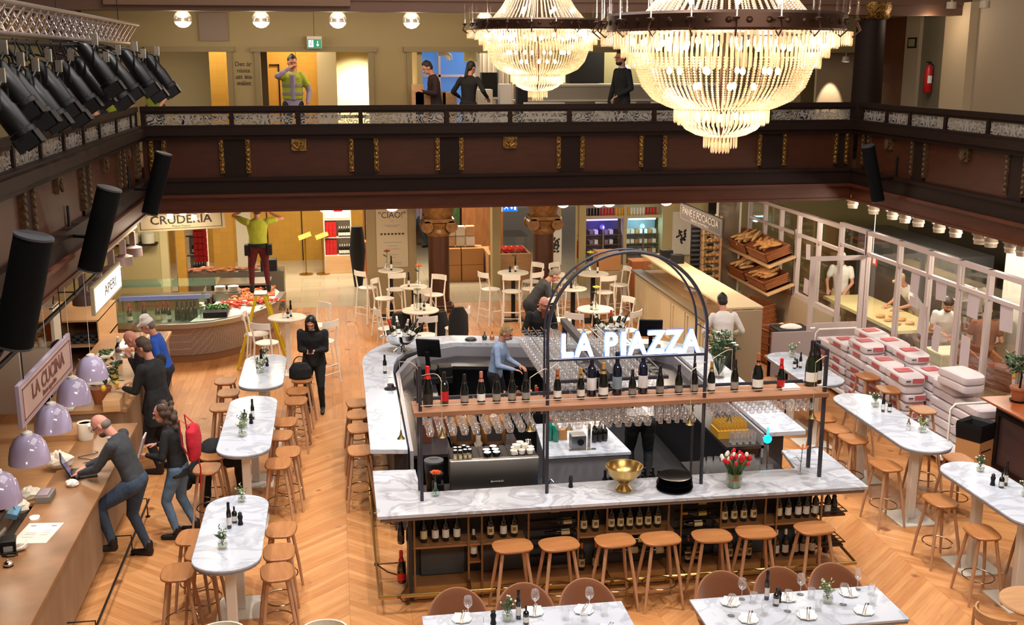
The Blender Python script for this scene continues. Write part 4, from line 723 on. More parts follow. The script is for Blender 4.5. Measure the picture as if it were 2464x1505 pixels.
# ================================================================ STOOLS, TABLES, CHAIRS
def make_stool():
    t = thing('bar_stool', 'x', 'bar stool'); n = 28; poly = []
    for i in range(n):
        a = 2 * pi * i / n; c, s_ = cos(a), sin(a); e = .62
        x = .205 * (abs(c) ** e) * (1 if c >= 0 else -1); y = (.165 if s_ < 0 else .15) * (abs(s_) ** e) * (1 if s_ >= 0 else -1); poly.append((x, y))
    vs = []; rings = [(.94, .0), (1.0, .012), (1.0, .024), (.96, .033), (.55, .026), (.02, .02)]
    for k, z in rings:
        for x, y in poly: vs.append((x * k, y * k, .715 + z - .02 * max(0, 1 - (abs(y) / .16)) * (abs(x) / .2) ** 0 * (z > .03) * .3))
    fs = [tuple(range(n - 1, -1, -1))] + [(j * n + i, j * n + (i + 1) % n, (j + 1) * n + (i + 1) % n, (j + 1) * n + i) for j in range(len(rings) - 1) for i in range(n)] + [tuple(5 * n + i for i in range(n))]
    obj('seat', B().add(vs, fs), oak, t); obj('seat_frame', B().box(-.13, -.1, .69, .13, .1, .716), oakleg, t, bevel=.01)
    for sx in (-1, 1):
        for sy in (-1, 1): obj('leg', B().tube([(sx * .12, sy * .09, .705), (sx * .175, sy * .145, .3), (sx * .21, sy * .175, 0)], [.019, .018, .013], 10), oakleg, t)
    obj('foot_ring', B().tube([(.178 * cos(2 * pi * k / 28), .15 * sin(2 * pi * k / 28) / .16 * .165, .24) for k in range(28)], .0075, 8, closed=True), D.materials['ring_steel'] if 'ring_steel' in D.materials else mat('ring_steel', '#b9a68c', .2, 1), t)
    return t
stool = Kind(make_stool); GS = 'oak bar stools'
def stools(L, lab, grp, rzs=0):
    for i, (x, y) in enumerate(L): stool.put((x, y, 0), (rzs if not isinstance(rzs, list) else rzs[i]) + J(.12), lab % ORD[i], grp)
stools([(1.64, 10.28), (2.11, 10.25), (2.69, 10.25), (3.16, 10.22), (3.7, 10.2), (4.18, 10.22), (4.82, 10.22)], '%s oak stool from left along the front of the marble bar', 'oak stools along the bar front')
stools([(.19, 13.36), (.2, 14.23), (.2, 14.82), (.2, 15.35)], '%s oak stool from the camera along the left arm of the bar', 'oak stools along the left arm of the bar', pi / 2)
LT = [(-1.1, 10.39, 1.82), (-1.17, 13.7, 2.38), (-1.13, 16.17, 1.87)]; RTb = [(6.79, 15.07, 1.84), (6.84, 12.56, 2.36), (6.86, 10.12, 1.84)]
stools([(-1.6, 10.2), (-1.56, 11.0)], 'oak stool left of the nearest left oval table, %s from the camera', 'stools left of the nearest left table', -pi / 2)
stools([(-1.42, 10.62)], 'oak stool half under the left edge of the nearest left table, %s', None, -pi / 2)
stools([(-.68, 10.05), (-.68, 10.5), (-.68, 11.05)], 'oak stool right of the nearest left oval table, %s from the camera', 'stools right of the nearest left table', pi / 2)
stools([(-1.62, 13.0), (-1.6, 13.48)], 'oak stool left of the middle left oval table, %s from the camera', 'stools left of the middle left table', -pi / 2)
stools([(-.8, 13.05), (-.7, 13.45), (-.82, 14.1), (-.78, 14.65)], 'oak stool right of the middle left oval table, %s from the camera', 'stools right of the middle left table', pi / 2)
stools([(-1.68, 15.45), (-1.64, 16.15), (-1.74, 16.8)], 'oak stool left of the farthest left oval table, %s from the camera', 'stools left of the farthest left table', -pi / 2)
stools([(-.66, 15.6), (-.66, 16.1), (-.6, 16.72)], 'oak stool right of the farthest left oval table, %s from the camera', 'stools right of the farthest left table', pi / 2)
stools([(6.5, 9.85), (6.52, 10.7)], 'oak stool left of the nearest right oval table, %s from the camera', 'stools left of the nearest right table', -pi / 2)
stools([(7.3, 10.1), (7.35, 9.4)], 'oak stool right of the nearest right oval table, %s', 'stools right of the nearest right table', pi / 2)
stools([(6.45, 11.82), (6.5, 12.8), (6.46, 13.22), (6.5, 13.7)], 'oak stool left of the middle right oval table, %s from the camera', 'stools left of the middle right table', -pi / 2)
stools([(7.42, 11.9), (8.0, 13.8), (7.4, 12.6)], 'oak stool right of the middle right oval table, %s', 'stools right of the middle right table', pi / 2)
stools([(8.02, 15.5), (8.0, 14.8), (6.45, 15.5), (7.25, 14.2)], 'oak stool around the farthest right oval table, %s', 'stools around the farthest right table', pi / 2)
def oval_table(x, y, L, label, grp):
    t = thing('oval_high_table', label, 'table', (x, y, 0), group=grp); r = .315; P = []
    for k in range(13): a = pi * k / 12; P.append((r * cos(a), L / 2 - r * .95 + r * .95 * sin(a)))
    for k in range(13): a = pi + pi * k / 12; P.append((r * cos(a), -L / 2 + r * .95 + r * .95 * sin(a)))
    obj('marble_top', B().prism(P, 1.02, 1.05), marb, t, bevel=.008); obj('under_edge', B().prism([(a * .985, b * .995) for a, b in P], 1.0, 1.02), mat('grey_edge', '#8a8688', .5) if 'grey_edge' not in D.materials else D.materials['grey_edge'], t)
    for s in (-1, 1):
        g = B(); g.box(-.05, s * (L / 2 - .5) - .045, .012, .05, s * (L / 2 - .5) + .045, 1.0); obj('pedestal', g, white, t, bevel=.01)
        g = B(); g.box(-.23, s * (L / 2 - .5) - .25, 0, .23, s * (L / 2 - .5) + .25, .014); obj('base_plate', g, offwhite, t)
    return t
for (x, y, L), n_ in zip(LT, ('nearest', 'middle', 'farthest')): oval_table(x, y, L, '%s of three oval marble high tables in the left column' % n_, 'oval marble tables left of the bar')
for (x, y, L), n_ in zip(RTb, ('farthest', 'middle', 'nearest')): oval_table(x, y, L, '%s of three oval marble high tables in the right column' % n_, 'oval marble tables right of the bar')
sprigw = mat('small_white_blossom', '#dcd9c8', .6)
PZ = 0
def posy(x, y, z, label, s=1.0):
    global PZ; PZ += 1; random.seed(50 + PZ); t = thing('posy_vase', label, 'vase', (x, y, z)); t.scale = (s,) * 3
    obj('glass_vase', vase_mesh('ball'), D.materials['wine_glass'], t); obj('water', B().lathe([(.02, .004), (.036, .02), (.038, .04), (.001, .042)], n=12), D.materials['water_tint'] if 'water_tint' in D.materials else glass_mat('water_tint', (.85, .9, .78, 1), gl=.1, body=.25, bodycol=(.5, .55, .4, 1)), t)
    st = B(); lf = B(); bl = B()
    for k in range(11):
        a = random.uniform(0, 2 * pi); r = random.uniform(.02, .07); p = Vector((r * cos(a), r * sin(a), random.uniform(.11, .17))); st.tube([(0, 0, .02), (p.x * .4, p.y * .4, .09), p], .0018, 4)
        for q in range(5): w = .4 + q * .14; c = Vector((p.x * w, p.y * w, .07 + (p.z - .07) * w * 1.1)); lf.ell(c + Vector((J(.012), J(.012), J(.008))), (.016, .005, .003), Euler((J(1), J(1), J(3))).to_matrix().to_4x4(), 6, 4)
        if k % 2 == 0: bl.sph(p, .009, 7, 5)
    obj('stems', st, leaf, t); obj('sprigs', lf, leafp if PZ % 2 else leaf, t); obj('blossoms', bl, sprigw, t); return t
def oil(x, y, z, where, h=.27):
    t = bottle('oil_bottle', 'tall dark oil bottle ' + where, 0, h=h, r=.023, foilm=foil['dark'], lab=lab_white, champ=False); t.location = (x, y, z); return t
def vinegar(x, y, z, where):
    t = bottle('vinegar_bottle', 'short dark vinegar bottle ' + where, 0, h=.17, r=.027, foilm=foil['dark'], lab=lab_white); t.location = (x, y, z)
def mill(x, y, z, where):
    o = obj('pepper_mill', B().lathe([(.024, 0), (.027, .01), (.019, .045), (.027, .085), (.02, .1), (.017, .105), (.022, .12), (.001, .138)], n=14), black); o.location = (x, y, z); tag(o, 'black pepper mill ' + where, 'mill')
posy(-1.06, 11.1, 1.05, 'round vase of white sprigs at the far end of the nearest left table'); posy(-1.15, 9.97, 1.05, 'round vase of green sprigs at the near end of the nearest left table', 1.15)
oil(-1.13, 10.43, 1.05, 'on the nearest left oval table'); vinegar(-1.09, 10.56, 1.05, 'on the nearest left oval table'); mill(-1.03, 10.5, 1.05, 'on the nearest left oval table')
posy(-1.21, 13.2, 1.05, 'round vase of sprigs at the near side of the middle left table', 1.25); posy(-1.22, 13.5, 1.05, 'round vase of sprigs just behind another on the middle left table', 1.2)
oil(-1.13, 13.85, 1.05, 'on the middle left oval table'); vinegar(-1.22, 13.75, 1.05, 'on the middle left oval table'); mill(-1.14, 13.68, 1.05, 'on the middle left oval table')
posy(-1.15, 16.05, 1.05, 'round vase of sprigs at the front of the farthest left table', 1.3); posy(-1.15, 16.75, 1.05, 'vase of sprigs at the rear of the farthest left table', 1.3); oil(-1.17, 16.4, 1.05, 'on the farthest left oval table'); mill(-1.09, 16.4, 1.05, 'on the farthest left oval table'); vinegar(-1.22, 16.3, 1.05, 'on the farthest left oval table')
posy(6.85, 15.66, 1.05, 'vase of white flowers on the farthest right oval table', 1.4); oil(6.72, 15.05, 1.05, 'on the farthest right oval table', .24); vinegar(6.62, 15.03, 1.05, 'on the farthest right oval table'); mill(6.68, 15.1, 1.05, 'on the farthest right oval table')
posy(6.92, 13.1, 1.05, 'vase of sprigs at the far end of the middle right table', 1.3); oil(6.92, 12.88, 1.05, 'on the middle right oval table', .25); vinegar(7.0, 12.86, 1.05, 'on the middle right oval table'); posy(7.0, 12.04, 1.05, 'vase of sprigs at the near part of the middle right table', 1.15)
t = thing('sugar_pourer', 'glass sugar pourer beside the sprigs on the middle right table', 'pourer', (6.88, 12.15, 1.05)); obj('glass_body', B().lathe([(.03, 0), (.034, .01), (.026, .08)], n=14), winegl, t); obj('sugar', B().lathe([(.027, .003), (.028, .05), (.001, .05)], n=12), white, t); obj('steel_top', B().lathe([(.027, .08), (.012, .11), (.006, .15)], n=12), chrome, t)
posy(6.96, 10.7, 1.05, 'vase of pale flowers on the nearest right oval table', 1.1); oil(6.99, 10.27, 1.05, 'on the nearest right oval table', .28); vinegar(6.91, 10.22, 1.05, 'on the nearest right oval table'); mill(6.86, 10.3, 1.05, 'on the nearest right oval table'); posy(7.02, 9.95, 1.05, 'vase at the right picture edge on the nearest right table', 1.1)
# ---- foreground dining tables
def dining(x0, x1, y0, y1, label):
    t = thing('dining_table', label, 'table', ((x0 + x1) / 2, (y0 + y1) / 2, 0)); a, b_ = (x1 - x0) / 2, (y1 - y0) / 2; obj('marble_top', B().box(-a, -b_, .725, a, b_, .75), marb, t, bevel=.004); obj('under_edge', B().box(-a + .01, -b_ + .01, .7, a - .01, b_ - .01, .725), D.materials['grey_edge'], t)
    for sx in (-1, 1):
        for sy in (-1, 1): obj('leg', B().tube([(sx * (a - .12), sy * (b_ - .1), .7), (sx * (a - .05), sy * (b_ - .04), 0)], [.028, .018], 10), oakleg, t)
dining(.62, 2.42, 8.2, 8.94, 'left marble dining table cut by the bottom edge'); dining(3.03, 4.82, 8.22, 8.87, 'right marble dining table set with napkins at the bottom')
def velvet_chair():
    t = thing('velvet_chair', 'x', 'chair'); n = 26; vs = []; outer = []
    prof = [(.0, .40), (.05, .43), (.14, .55), (.2, .68), (.22, .8), (.215, .82)]
    # curved shell: angle sweeps round the back, height falls towards the arms
    for th_ in (0, 1):
        for i in range(n + 1):
            a = radians(-20 + 220 * i / n); k = max(0, sin(a)); top = .52 + .32 * (k ** .7)
            for j in range(8):
                f = j / 7; z = .41 + (top - .41) * f; R = .235 + .055 * f ** .7 - .028 * th_; vs.append((R * cos(a) * 1.02, R * sin(a) * .92 + .02, z))
    m = 8; N1 = (n + 1) * m; fs = []
    for i in range(n):
        for j in range(m - 1): q = i * m + j; fs.append((q, q + m, q + m + 1, q + 1)); r = N1 + q; fs.append((r, r + 1, r + m + 1, r + m))
        fs.append((i * m + m - 1, (i + 1) * m + m - 1, N1 + (i + 1) * m + m - 1, N1 + i * m + m - 1)); fs.append((i * m, N1 + i * m, N1 + (i + 1) * m, (i + 1) * m))
    for j in range(m - 1): fs.append((j, j + 1, N1 + j + 1, N1 + j)); q = n * m + j; fs.append((q, N1 + q, N1 + q + 1, q + 1))
    o = obj('shell_back', B().add(vs, fs), velvet, t); md = o.modifiers.new('sub', 'SUBSURF'); md.levels = 1; md.render_levels = 1
    obj('seat', B().lathe([(.2, .38), (.235, .4), (.24, .44), (.2, .47), (.001, .475)], n=24), velvet, t)
    for sx in (-1, 1):
        for sy in (-1, 1): obj('leg', B().tube([(sx * .15, sy * .13, .4), (sx * .21, sy * .2, 0)], [.02, .012], 8), oakleg, t)
    return t
vc = Kind(velvet_chair)
for i, x in enumerate((.95, 1.56, 2.15)): vc.put((x, 9.0, 0), J(.05), 'tan velvet shell chair behind the left dining table, %s from left' % ORD[i], 'tan chairs at the left dining table')
for i, x in enumerate((3.43, 3.98, 4.52)): vc.put((x, 8.95, 0), J(.05), 'tan velvet shell chair behind the right dining table, %s from left' % ORD[i], 'tan chairs at the right dining table')
def setting():
    t = thing('place_setting_napkin', 'x', 'napkin'); obj('plate', B().lathe([(.05, 0), (.085, .012), (.088, .014), (.05, .006), (.001, .005)], n=24), cupw, t)
    for sx in (-.035, .04): g = B(); g.cb((sx, 0, .022), (.06, .15, .014), (.06, 0, -.1)); obj('folded_napkin', g, mat('napkin_cloth', '#e9e7e6', .8) if 'napkin_cloth' not in D.materials else D.materials['napkin_cloth'], t, bevel=.005)
    for k, sx in enumerate((-.004, .018)): g = B(); g.tube([(sx - .02, -.1, .03), (sx, 0, .036), (sx + .02, .08, .032)], .0028, 5); g.ell((sx + .025, .1, .032), (.009 if k else .006, .026, .002), Matrix.Rotation(-.25, 4, 'Z'), 8, 4); obj('fork' if k else 'knife', g, chrome, t)
    return t
st_ = Kind(setting)
for i, (x, y) in enumerate(((3.37, 8.74), (3.9, 8.74), (4.5, 8.74), (3.42, 8.42), (3.95, 8.4), (4.48, 8.4))): st_.put((x, y, .75), J(.2) - .3, 'folded white napkin with cutlery on the right dining table, %s row, %s from left' % ('far' if i < 3 else 'near', ORD[i % 3]), 'napkin settings on the right dining table')
for i, (x, y) in enumerate(((.96, 8.82), (1.6, 8.84), (2.04, 8.8), (2.15, 8.42))): st_.put((x, y, .75), J(.2) - .2, 'folded white napkin with cutlery on the left dining table, %s from left' % ORD[i], 'napkin settings on the left dining table')
put_many(wine_glass(), 'dining_wine_glass', 'upright wine glass on the right dining table', 'glass', 'wine glasses on the right dining table', [(3.5, 8.8, .75, 0), (4.06, 8.8, .75, 0), (4.62, 8.82, .75, 0), (3.3, 8.52, .75, 0), (3.82, 8.52, .75, 0), (4.36, 8.56, .75, 0)], winegl)
put_many(tumbler(), 'dining_tumbler', 'low tumbler on the right dining table', 'glass', 'tumblers on the right dining table', [(3.58, 8.72, .75, 0), (4.13, 8.72, .75, 0), (4.7, 8.7, .75, 0), (3.6, 8.5, .75, 0), (4.1, 8.5, .75, 0), (4.62, 8.52, .75, 0)], winegl)
put_many(wine_glass(), 'dining_wine_glass', 'upright wine glass on the left dining table', 'glass', 'wine glasses on the left dining table', [(1.02, 8.85, .75, 0), (1.62, 8.88, .75, 0), (2.1, 8.84, .75, 0)], winegl)
put_many(tumbler(), 'dining_tumbler', 'low tumbler on the left dining table', 'glass', 'tumblers on the left dining table', [(.85, 8.6, .75, 0), (1.1, 8.66, .75, 0), (1.85, 8.68, .75, 0), (2.0, 8.62, .75, 0), (2.2, 8.7, .75, 0), (1.9, 8.5, .75, 0)], winegl)
posy(1.35, 8.75, .75, 'vase of sprigs on the left dining table', 1.2); oil(1.45, 8.76, .75, 'on the left dining table', .28); vinegar(1.5, 8.66, .75, 'on the left dining table'); mill(1.22, 8.7, .75, 'on the left dining table')
posy(4.24, 8.62, .75, 'vase of dark sprigs on the right dining table', 1.2); oil(3.72, 8.76, .75, 'on the right dining table', .28); vinegar(3.76, 8.64, .75, 'on the right dining table'); mill(3.81, 8.7, .75, 'on the right dining table')
# white low chairs at the bottom edge
def low_chair(m):
    t = thing('low_cafe_chair', 'x', 'chair'); obj('seat', B().lathe([(.19, .43), (.2, .44), (.2, .455), (.001, .46)], n=22), m, t); pts = [(.2 * cos(radians(a)), .2 * sin(radians(a)) * .95, .76) for a in range(10, 171, 16)]
    g = B()
    for a, b_ in zip(pts[:-1], pts[1:]): d = (Vector(b_) - Vector(a)); c = (Vector(a) + Vector(b_)) / 2; g.cb(c, (d.length * 1.06, .016, .09), (0, 0, atan2(d.y, d.x)))
    obj('backrest', g, m, t)
    for sx in (-1, 1): obj('back_leg', B().tube([(sx * .18, .1, .78), (sx * .17, .12, .44), (sx * .2, .18, 0)], [.012, .016, .013], 8), m, t); obj('leg', B().tube([(sx * .15, -.13, .43), (sx * .18, -.18, 0)], [.016, .012], 8), m, t)
    return t
lc = Kind(lambda: low_chair(offwhite)); lc.put((-1.08, 8.82, 0), .2, 'white chair back just entering at the bottom left', 'white chairs at the bottom edge'); lc.put((-.22, 8.72, 0), -.25, 'white chair back at the bottom, right of the nearest left table', 'white chairs at the bottom edge')
oc = low_chair(oaklight); oc.location = (5.62, 8.15, 0); oc.rotation_euler = (0, 0, 1.9); oc['label'] = 'light wood chair with curved back at the bottom right corner'
t = thing('small_round_table', 'oak round table edge at the bottom right corner', 'table', (6.1, 8.35, 0)); obj('table_top', B().lathe([(.3, .72), (.31, .735), (.3, .75), (.001, .75)], n=30), oaklight, t); obj('leg', B().lathe([(.2, 0), (.2, .02), (.03, .05), (.03, .72)], n=16), oakleg, t)
# ---- tall white bentwood chairs and round tables
def bent_chair():
    t = thing('tall_cafe_chair', 'x', 'bar chair'); m = white; obj('seat', B().lathe([(.18, .735), (.2, .745), (.2, .76), (.17, .77), (.001, .762)], n=22), m, t)
    for sx in (-1, 1):
        obj('front_leg', B().tube([(sx * .14, .13, .74), (sx * .18, .19, 0)], [.017, .013], 8), m, t)
        obj('back_leg', B().tube([(sx * .17, -.2, 1.12), (sx * .165, -.17, .95), (sx * .16, -.14, .74), (sx * .2, -.21, 0)], [.013, .015, .018, .013], 8), m, t)
        obj('curved_brace', B().tube([(sx * .17, .14, .45), (sx * .1, .15, .62), (sx * .02, .14, .73)], .008, 6), m, t)
    g = B(); P = [(.185 * sin(radians(a)) / sin(radians(60)), -.2 - .07 * (cos(radians(a)) - .5) * 1.6, 1.09) for a in range(-60, 61, 15)]
    for a, b_ in zip(P[:-1], P[1:]): d = Vector(b_) - Vector(a); g.cb((Vector(a) + Vector(b_)) / 2, (d.length * 1.08, .015, .11), (0, 0, atan2(d.y, d.x)))
    obj('backrest', g, m, t); g = B()
    for z, s_ in ((.2, .195), (.34, .185)): g.tube([(-s_, -s_, z), (s_, -s_, z)], .008, 6); 
    for z, s_ in ((.24, .19),): g.tube([(-s_, s_ * .95, z), (s_, s_ * .95, z)], .008, 6)
    obj('cross_rails', g, m, t); obj('side_rail', B().tube([(-.185, -.18, .3), (-.185, .17, .3)], .008, 6), m, t); obj('side_rail', B().tube([(.185, -.18, .3), (.185, .17, .3)], .008, 6), m, t)
    return t
bcK = Kind(bent_chair)
RTBL = dict(A=(-.92, 19.7, 'white', 'round white table behind the ladder foot and phone woman'), Bt=(1.47, 19.9, 'black', 'round white table left behind the bar with dark coats under it'), Ct=(1.14, 23.96, 'black', 'small round table below the CIAO poster'), Dt=(1.5, 22.1, 'black', 'small round table in front of the CIAO pillar, nearer one'),
            E=(3.73, 23.3, 'black', 'round table between the two brown columns'), F=(5.4, 22.9, 'black', 'round table in front of the glass fridges'), Gt=(4.64, 21.4, 'black', 'small round table hidden behind the grey haired man'), Ht=(4.65, 19.49, 'black', 'round white table right of the bearded man'))
for k, (x, y, c, l) in RTBL.items():
    r = .33 if k not in 'CtDtGt' else .27; t = thing('round_high_table', l, 'table', (x, y, 0)); obj('table_top', B().lathe([(r, 1.02), (r + .01, 1.035), (r, 1.05), (.001, 1.05)], n=34), offwhite, t)
    obj('column', B().box(-.04, -.04, .02, .04, .04, 1.02), white if c == 'white' else black, t); obj('foot_plate', B().box(-.22, -.22, 0, .22, .22, .02), white if c == 'white' else black, t)
def chairs(tk, L, desc):
    tx, ty = RTBL[tk][:2]
    for i, (x, y) in enumerate(L): bcK.put((x, y, 0), atan2(-(tx - x), ty - y) + J(.1), 'tall white bentwood chair %s, %s' % (desc, ORD[i]), 'tall white chairs ' + desc)
chairs('A', [(-1.25, 19.05), (-1.45, 19.72), (-.3, 19.0), (-.42, 20.2)], 'around the table by the ladder'); chairs('Bt', [(.88, 19.75), (1.5, 19.15), (2.08, 19.6)], 'around the table with dark coats')
chairs('Ct', [(.62, 23.6), (1.2, 23.3)], 'below the CIAO poster'); chairs('Dt', [(.92, 22.4), (1.6, 21.6), (1.95, 22.6)], 'around the nearer CIAO table')
chairs('E', [(3.2, 23.0), (3.6, 22.7), (4.2, 23.7), (4.05, 22.9)], 'between the brown columns'); chairs('F', [(4.85, 22.8), (5.5, 22.3), (6.0, 23.0), (4.85, 23.6)], 'in front of the fridges'); chairs('Ht', [(4.1, 19.95), (5.22, 19.85), (4.25, 18.95), (5.1, 18.95)], 'around the table right of the bearded man')
coat = mat('black_coat', '#17181b', .85, bump=(14, .4))
g = B(); g.loft([((0, 0, .45), .17, .05, (1, 0, 0), (0, 1, 0)), ((0, .0, .75), .2, .07, (1, 0, 0), (0, 1, 0)), ((0, 0, 1.05), .19, .06, (1, 0, 0), (0, 1, 0)), ((0, 0, 1.2), .1, .04, (1, 0, 0), (0, 1, 0))]); o = obj('hanging_coat', g, coat); o.location = (2.1, 19.32, 0); o.rotation_euler = (0, 0, .3); tag(o, 'black coat hung over a chair back left behind the bar', 'coat')
for i, (x, y) in enumerate(((1.12, 20.0), (1.8, 20.0))):
    g = B(); g.loft([((0, 0, .5), .15, .09, (1, 0, 0), (0, 1, 0)), ((0, 0, .75), .2, .12, (1, 0, 0), (0, 1, 0)), ((0, 0, .98), .15, .08, (1, 0, 0), (0, 1, 0))]); o = obj('draped_coat', g, coat); o.location = (x, y, 0); tag(o, 'dark coat bundled under the round table, %s one' % ('left' if i == 0 else 'right'), 'coat')
# things on the round tables
def budvase(x, y, z, where, m, s=1):
    t = thing('flower_vase', where, 'vase', (x, y, z)); t.scale = (s,) * 3; obj('glass_vase', vase_mesh(), winegl, t); obj('stem', B().tube([(0, 0, .02), (.01, 0, .25)], .004, 5).ell((-.02, 0, .2), (.03, .008, .01), Matrix.Rotation(.6, 4, 'Y'), 6, 4), leaf, t); g = B()
    for k in range(9): a = 2 * pi * k / 9; g.ell((.01 + .025 * cos(a), .025 * sin(a), .26), (.025, .012, .008), Matrix.Rotation(a, 4, 'Z') @ Matrix.Rotation(-.4, 4, 'Y'), 6, 4)
    g.sph((.01, 0, .265), .018, 8, 6); obj('flower_head', g, m, t)
yel = mat('yellow_flower', '#d8c840', .5); dkred = mat('dark_red_flower', '#8c3020', .5)
budvase(-.98, 19.62, 1.05, 'bud vase with orange flower on the table by the ladder', orangep, 1.2); oil(-.85, 19.68, 1.05, 'on the round table by the ladder', .3); vinegar(-.9, 19.6, 1.05, 'on the round table by the ladder')
budvase(1.4, 19.85, 1.05, 'tall vase with pale stems on the table with dark coats', leafp, 1.5); oil(1.47, 19.9, 1.05, 'on the table with dark coats', .3); vinegar(1.53, 19.82, 1.05, 'on the table with dark coats')
budvase(1.05, 23.96, 1.05, 'vase with brown leaves below the CIAO poster', dkred, 1.6); oil(1.15, 23.9, 1.05, 'on the table below the CIAO poster', .32); budvase(1.6, 22.1, 1.05, 'vase with orange flower on the nearer CIAO table', orangep, 1.6); oil(1.4, 22.05, 1.05, 'on the nearer CIAO table', .3)
oil(3.78, 23.3, 1.05, 'on the table between the brown columns', .32); mill(3.66, 23.3, 1.05, 'on the table between the brown columns'); budvase(3.8, 23.4, 1.05, 'vase with dark rose on the table between the columns', dkred, 1.7)
oil(5.5, 22.9, 1.05, 'on the table before the fridges', .3); budvase(5.33, 22.95, 1.05, 'vase with yellow flower on the table before the fridges', yel, 1.7); budvase(4.68, 21.35, 1.05, 'vase with dark red flowers behind the grey haired man', dkred, 1.6); mill(4.6, 21.4, 1.05, 'on the small table behind the grey haired man')
budvase(4.63, 19.4, 1.05, 'vase with yellow flower on the table right of the bearded man', yel, 1.6); vinegar(4.56, 19.42, 1.05, 'on the table right of the bearded man'); oil(4.6, 19.55, 1.05, 'on the table right of the bearded man', .3)
# ================================================================ LEFT COUNTER (LA CUCINA)
plyw = mat('washed_plywood', '#a08468', .6, noise=(3, '#8a6c54', .2), stretch=(1, 1, .4)); orangewall = mat('orange_plywood', '#b5703f', .6, noise=(2, '#a3602f', .2)); kitch = mat('kitchen_steel', '#7b7468', .35, .6)
t = thing('cucina_counter', 'long brown wooden counter along the left side under the dome lamps', 'counter'); obj('counter_top', B().box(-3.2, 5.5, .96, -2.58, 14.1, 1.0), counter_wood, t, bevel=.004)
obj('front_panel', B().box(-2.72, 5.5, .12, -2.68, 13.6, .96), plyw, t); obj('end_panel', B().box(-3.1, 13.56, .12, -2.72, 13.6, .96), plyw, t); obj('toe_kick', B().box(-3.1, 5.5, 0, -2.78, 13.5, .12), black, t)
obj('kitchen_worktop', B().box(-4.6, 5.5, .84, -3.24, 11.6, .88), kitch, t); obj('kitchen_cabinet', B().box(-4.6, 5.5, 0, -3.26, 14.8, .84), mat('kitchen_cabinet', '#a58257', .6), t); obj('light_wood_top', B().box(-4.4, 11.6, .93, -3.2, 14.1, .97), oaklight, t, bevel=.004)
obj('raised_ledge', B().box(-4.4, 13.6, .97, -3.0, 14.1, 1.04), oaklight, t)
t = thing('glass_screen', 'leaning glass screen edged in dark metal beside the menu sheet', 'screen', (0, 0, 0)); obj('pane', B().add([(-3.24, 8.3, .9), (-3.24, 11.2, .9), (-3.36, 11.2, 1.2), (-3.36, 8.3, 1.2)], [(0, 1, 2, 3)]), pane, t); obj('edge_strip', B().tube([(-3.36, 8.3, 1.2), (-3.36, 11.2, 1.2), (-3.24, 11.2, .9)], .008, 6), steel, t)
t = thing('iron_foot_rail', 'black iron foot rail along the base of the left wooden counter', 'foot rail'); obj('rail', B().tube([(-2.42, 6, .17), (-2.42, 13.55, .17)], .013, 8), black, t)
for y in (8.2, 10.3, 12.3, 13.4): obj('bracket', B().tube([(-2.68, y, .24), (-2.42, y, .24), (-2.42, y, 0)], .008, 6).lathe([(.03, 0), (.03, .01)], (-2.42, y, 0), 10), black, t)
# dome lamps
lav = mat('lavender_enamel', '#b5a9c9', .12, coat=.6); lavin = mat('lamp_inside', '#f4ecd8', .5)
def dome():
    t = thing('dome_lamp', 'x', 'pendant lamp'); obj('shade', B().lathe([(.2, -.15), (.197, -.08), (.175, .02), (.13, .1), (.07, .14), (.045, .145)], n=40), lav, t); obj('inner_shade', B().lathe([(.197, -.15), (.19, -.08), (.168, .015), (.12, .09), (.05, .13), (.001, .132)], n=32), lavin, t)
    obj('cap', B().lathe([(.055, .14), (.05, .165), (.02, .18), (.001, .18)], n=20), white, t); obj('bulb', B().sph((0, 0, .0), .04, 12, 8), mat('warm_bulb', '#fff2d8', .4, emit='#ffe2b0', es=12) if 'warm_bulb' not in D.materials else D.materials['warm_bulb'], t); obj('cord', B().tube([(0, 0, .17), (0, 0, 1.46)], .004, 5), white, t); return t
dm = Kind(dome)
for i, y in enumerate((10.23, 11.31, 12.32, 13.36, 14.38)):
    dm.put((-3.15, y, 1.68), 0, '%s lavender dome lamp from the camera over the left counter' % ORD[i], 'lavender dome lamps over the left counter'); light('POINT', (-3.15, y, 1.52), 7, (1, .85, .65), .06, name='dome_light')
# LA CUCINA sign
t = thing('cucina_sign', 'framed hanging sign reading LA CUCINA above the left counter', 'sign', (-2.95, 11.53, 2.35)); pk = mat('pinkish_sign', '#b79b92', .6); fr_ = mat('sign_frame', '#6a3a33', .5)
obj('board', B().box(-.04, -1.05, -.21, .0, 1.05, .21), mat('lavender_frame', '#a597a8', .4), t, bevel=.004); obj('face', B().box(.0, -.99, -.17, .004, .99, .17), pk, t)
obj('border', B().box(.004, -.97, -.155, .007, .97, -.143).box(.004, -.97, .143, .007, .97, .155).box(.004, -.97, -.155, .007, -.955, .155).box(.004, .955, -.155, .007, .97, .155), fr_, t); text('lettering', 'LA CUCINA', .21, fr_, t, (.008, 0, .03), (pi / 2, 0, pi / 2), .002, xs=1.2, off=.004); text('small_lettering', 'Buon appetito', .075, fr_, t, (.008, 0, -.09), (pi / 2, 0, pi / 2), .001, xs=1.3, off=.002)
for y in (-.8, .8): obj('hanger', B().tube([(-.02, y, .2), (-.02, y, .78)], .006, 5), black, t)
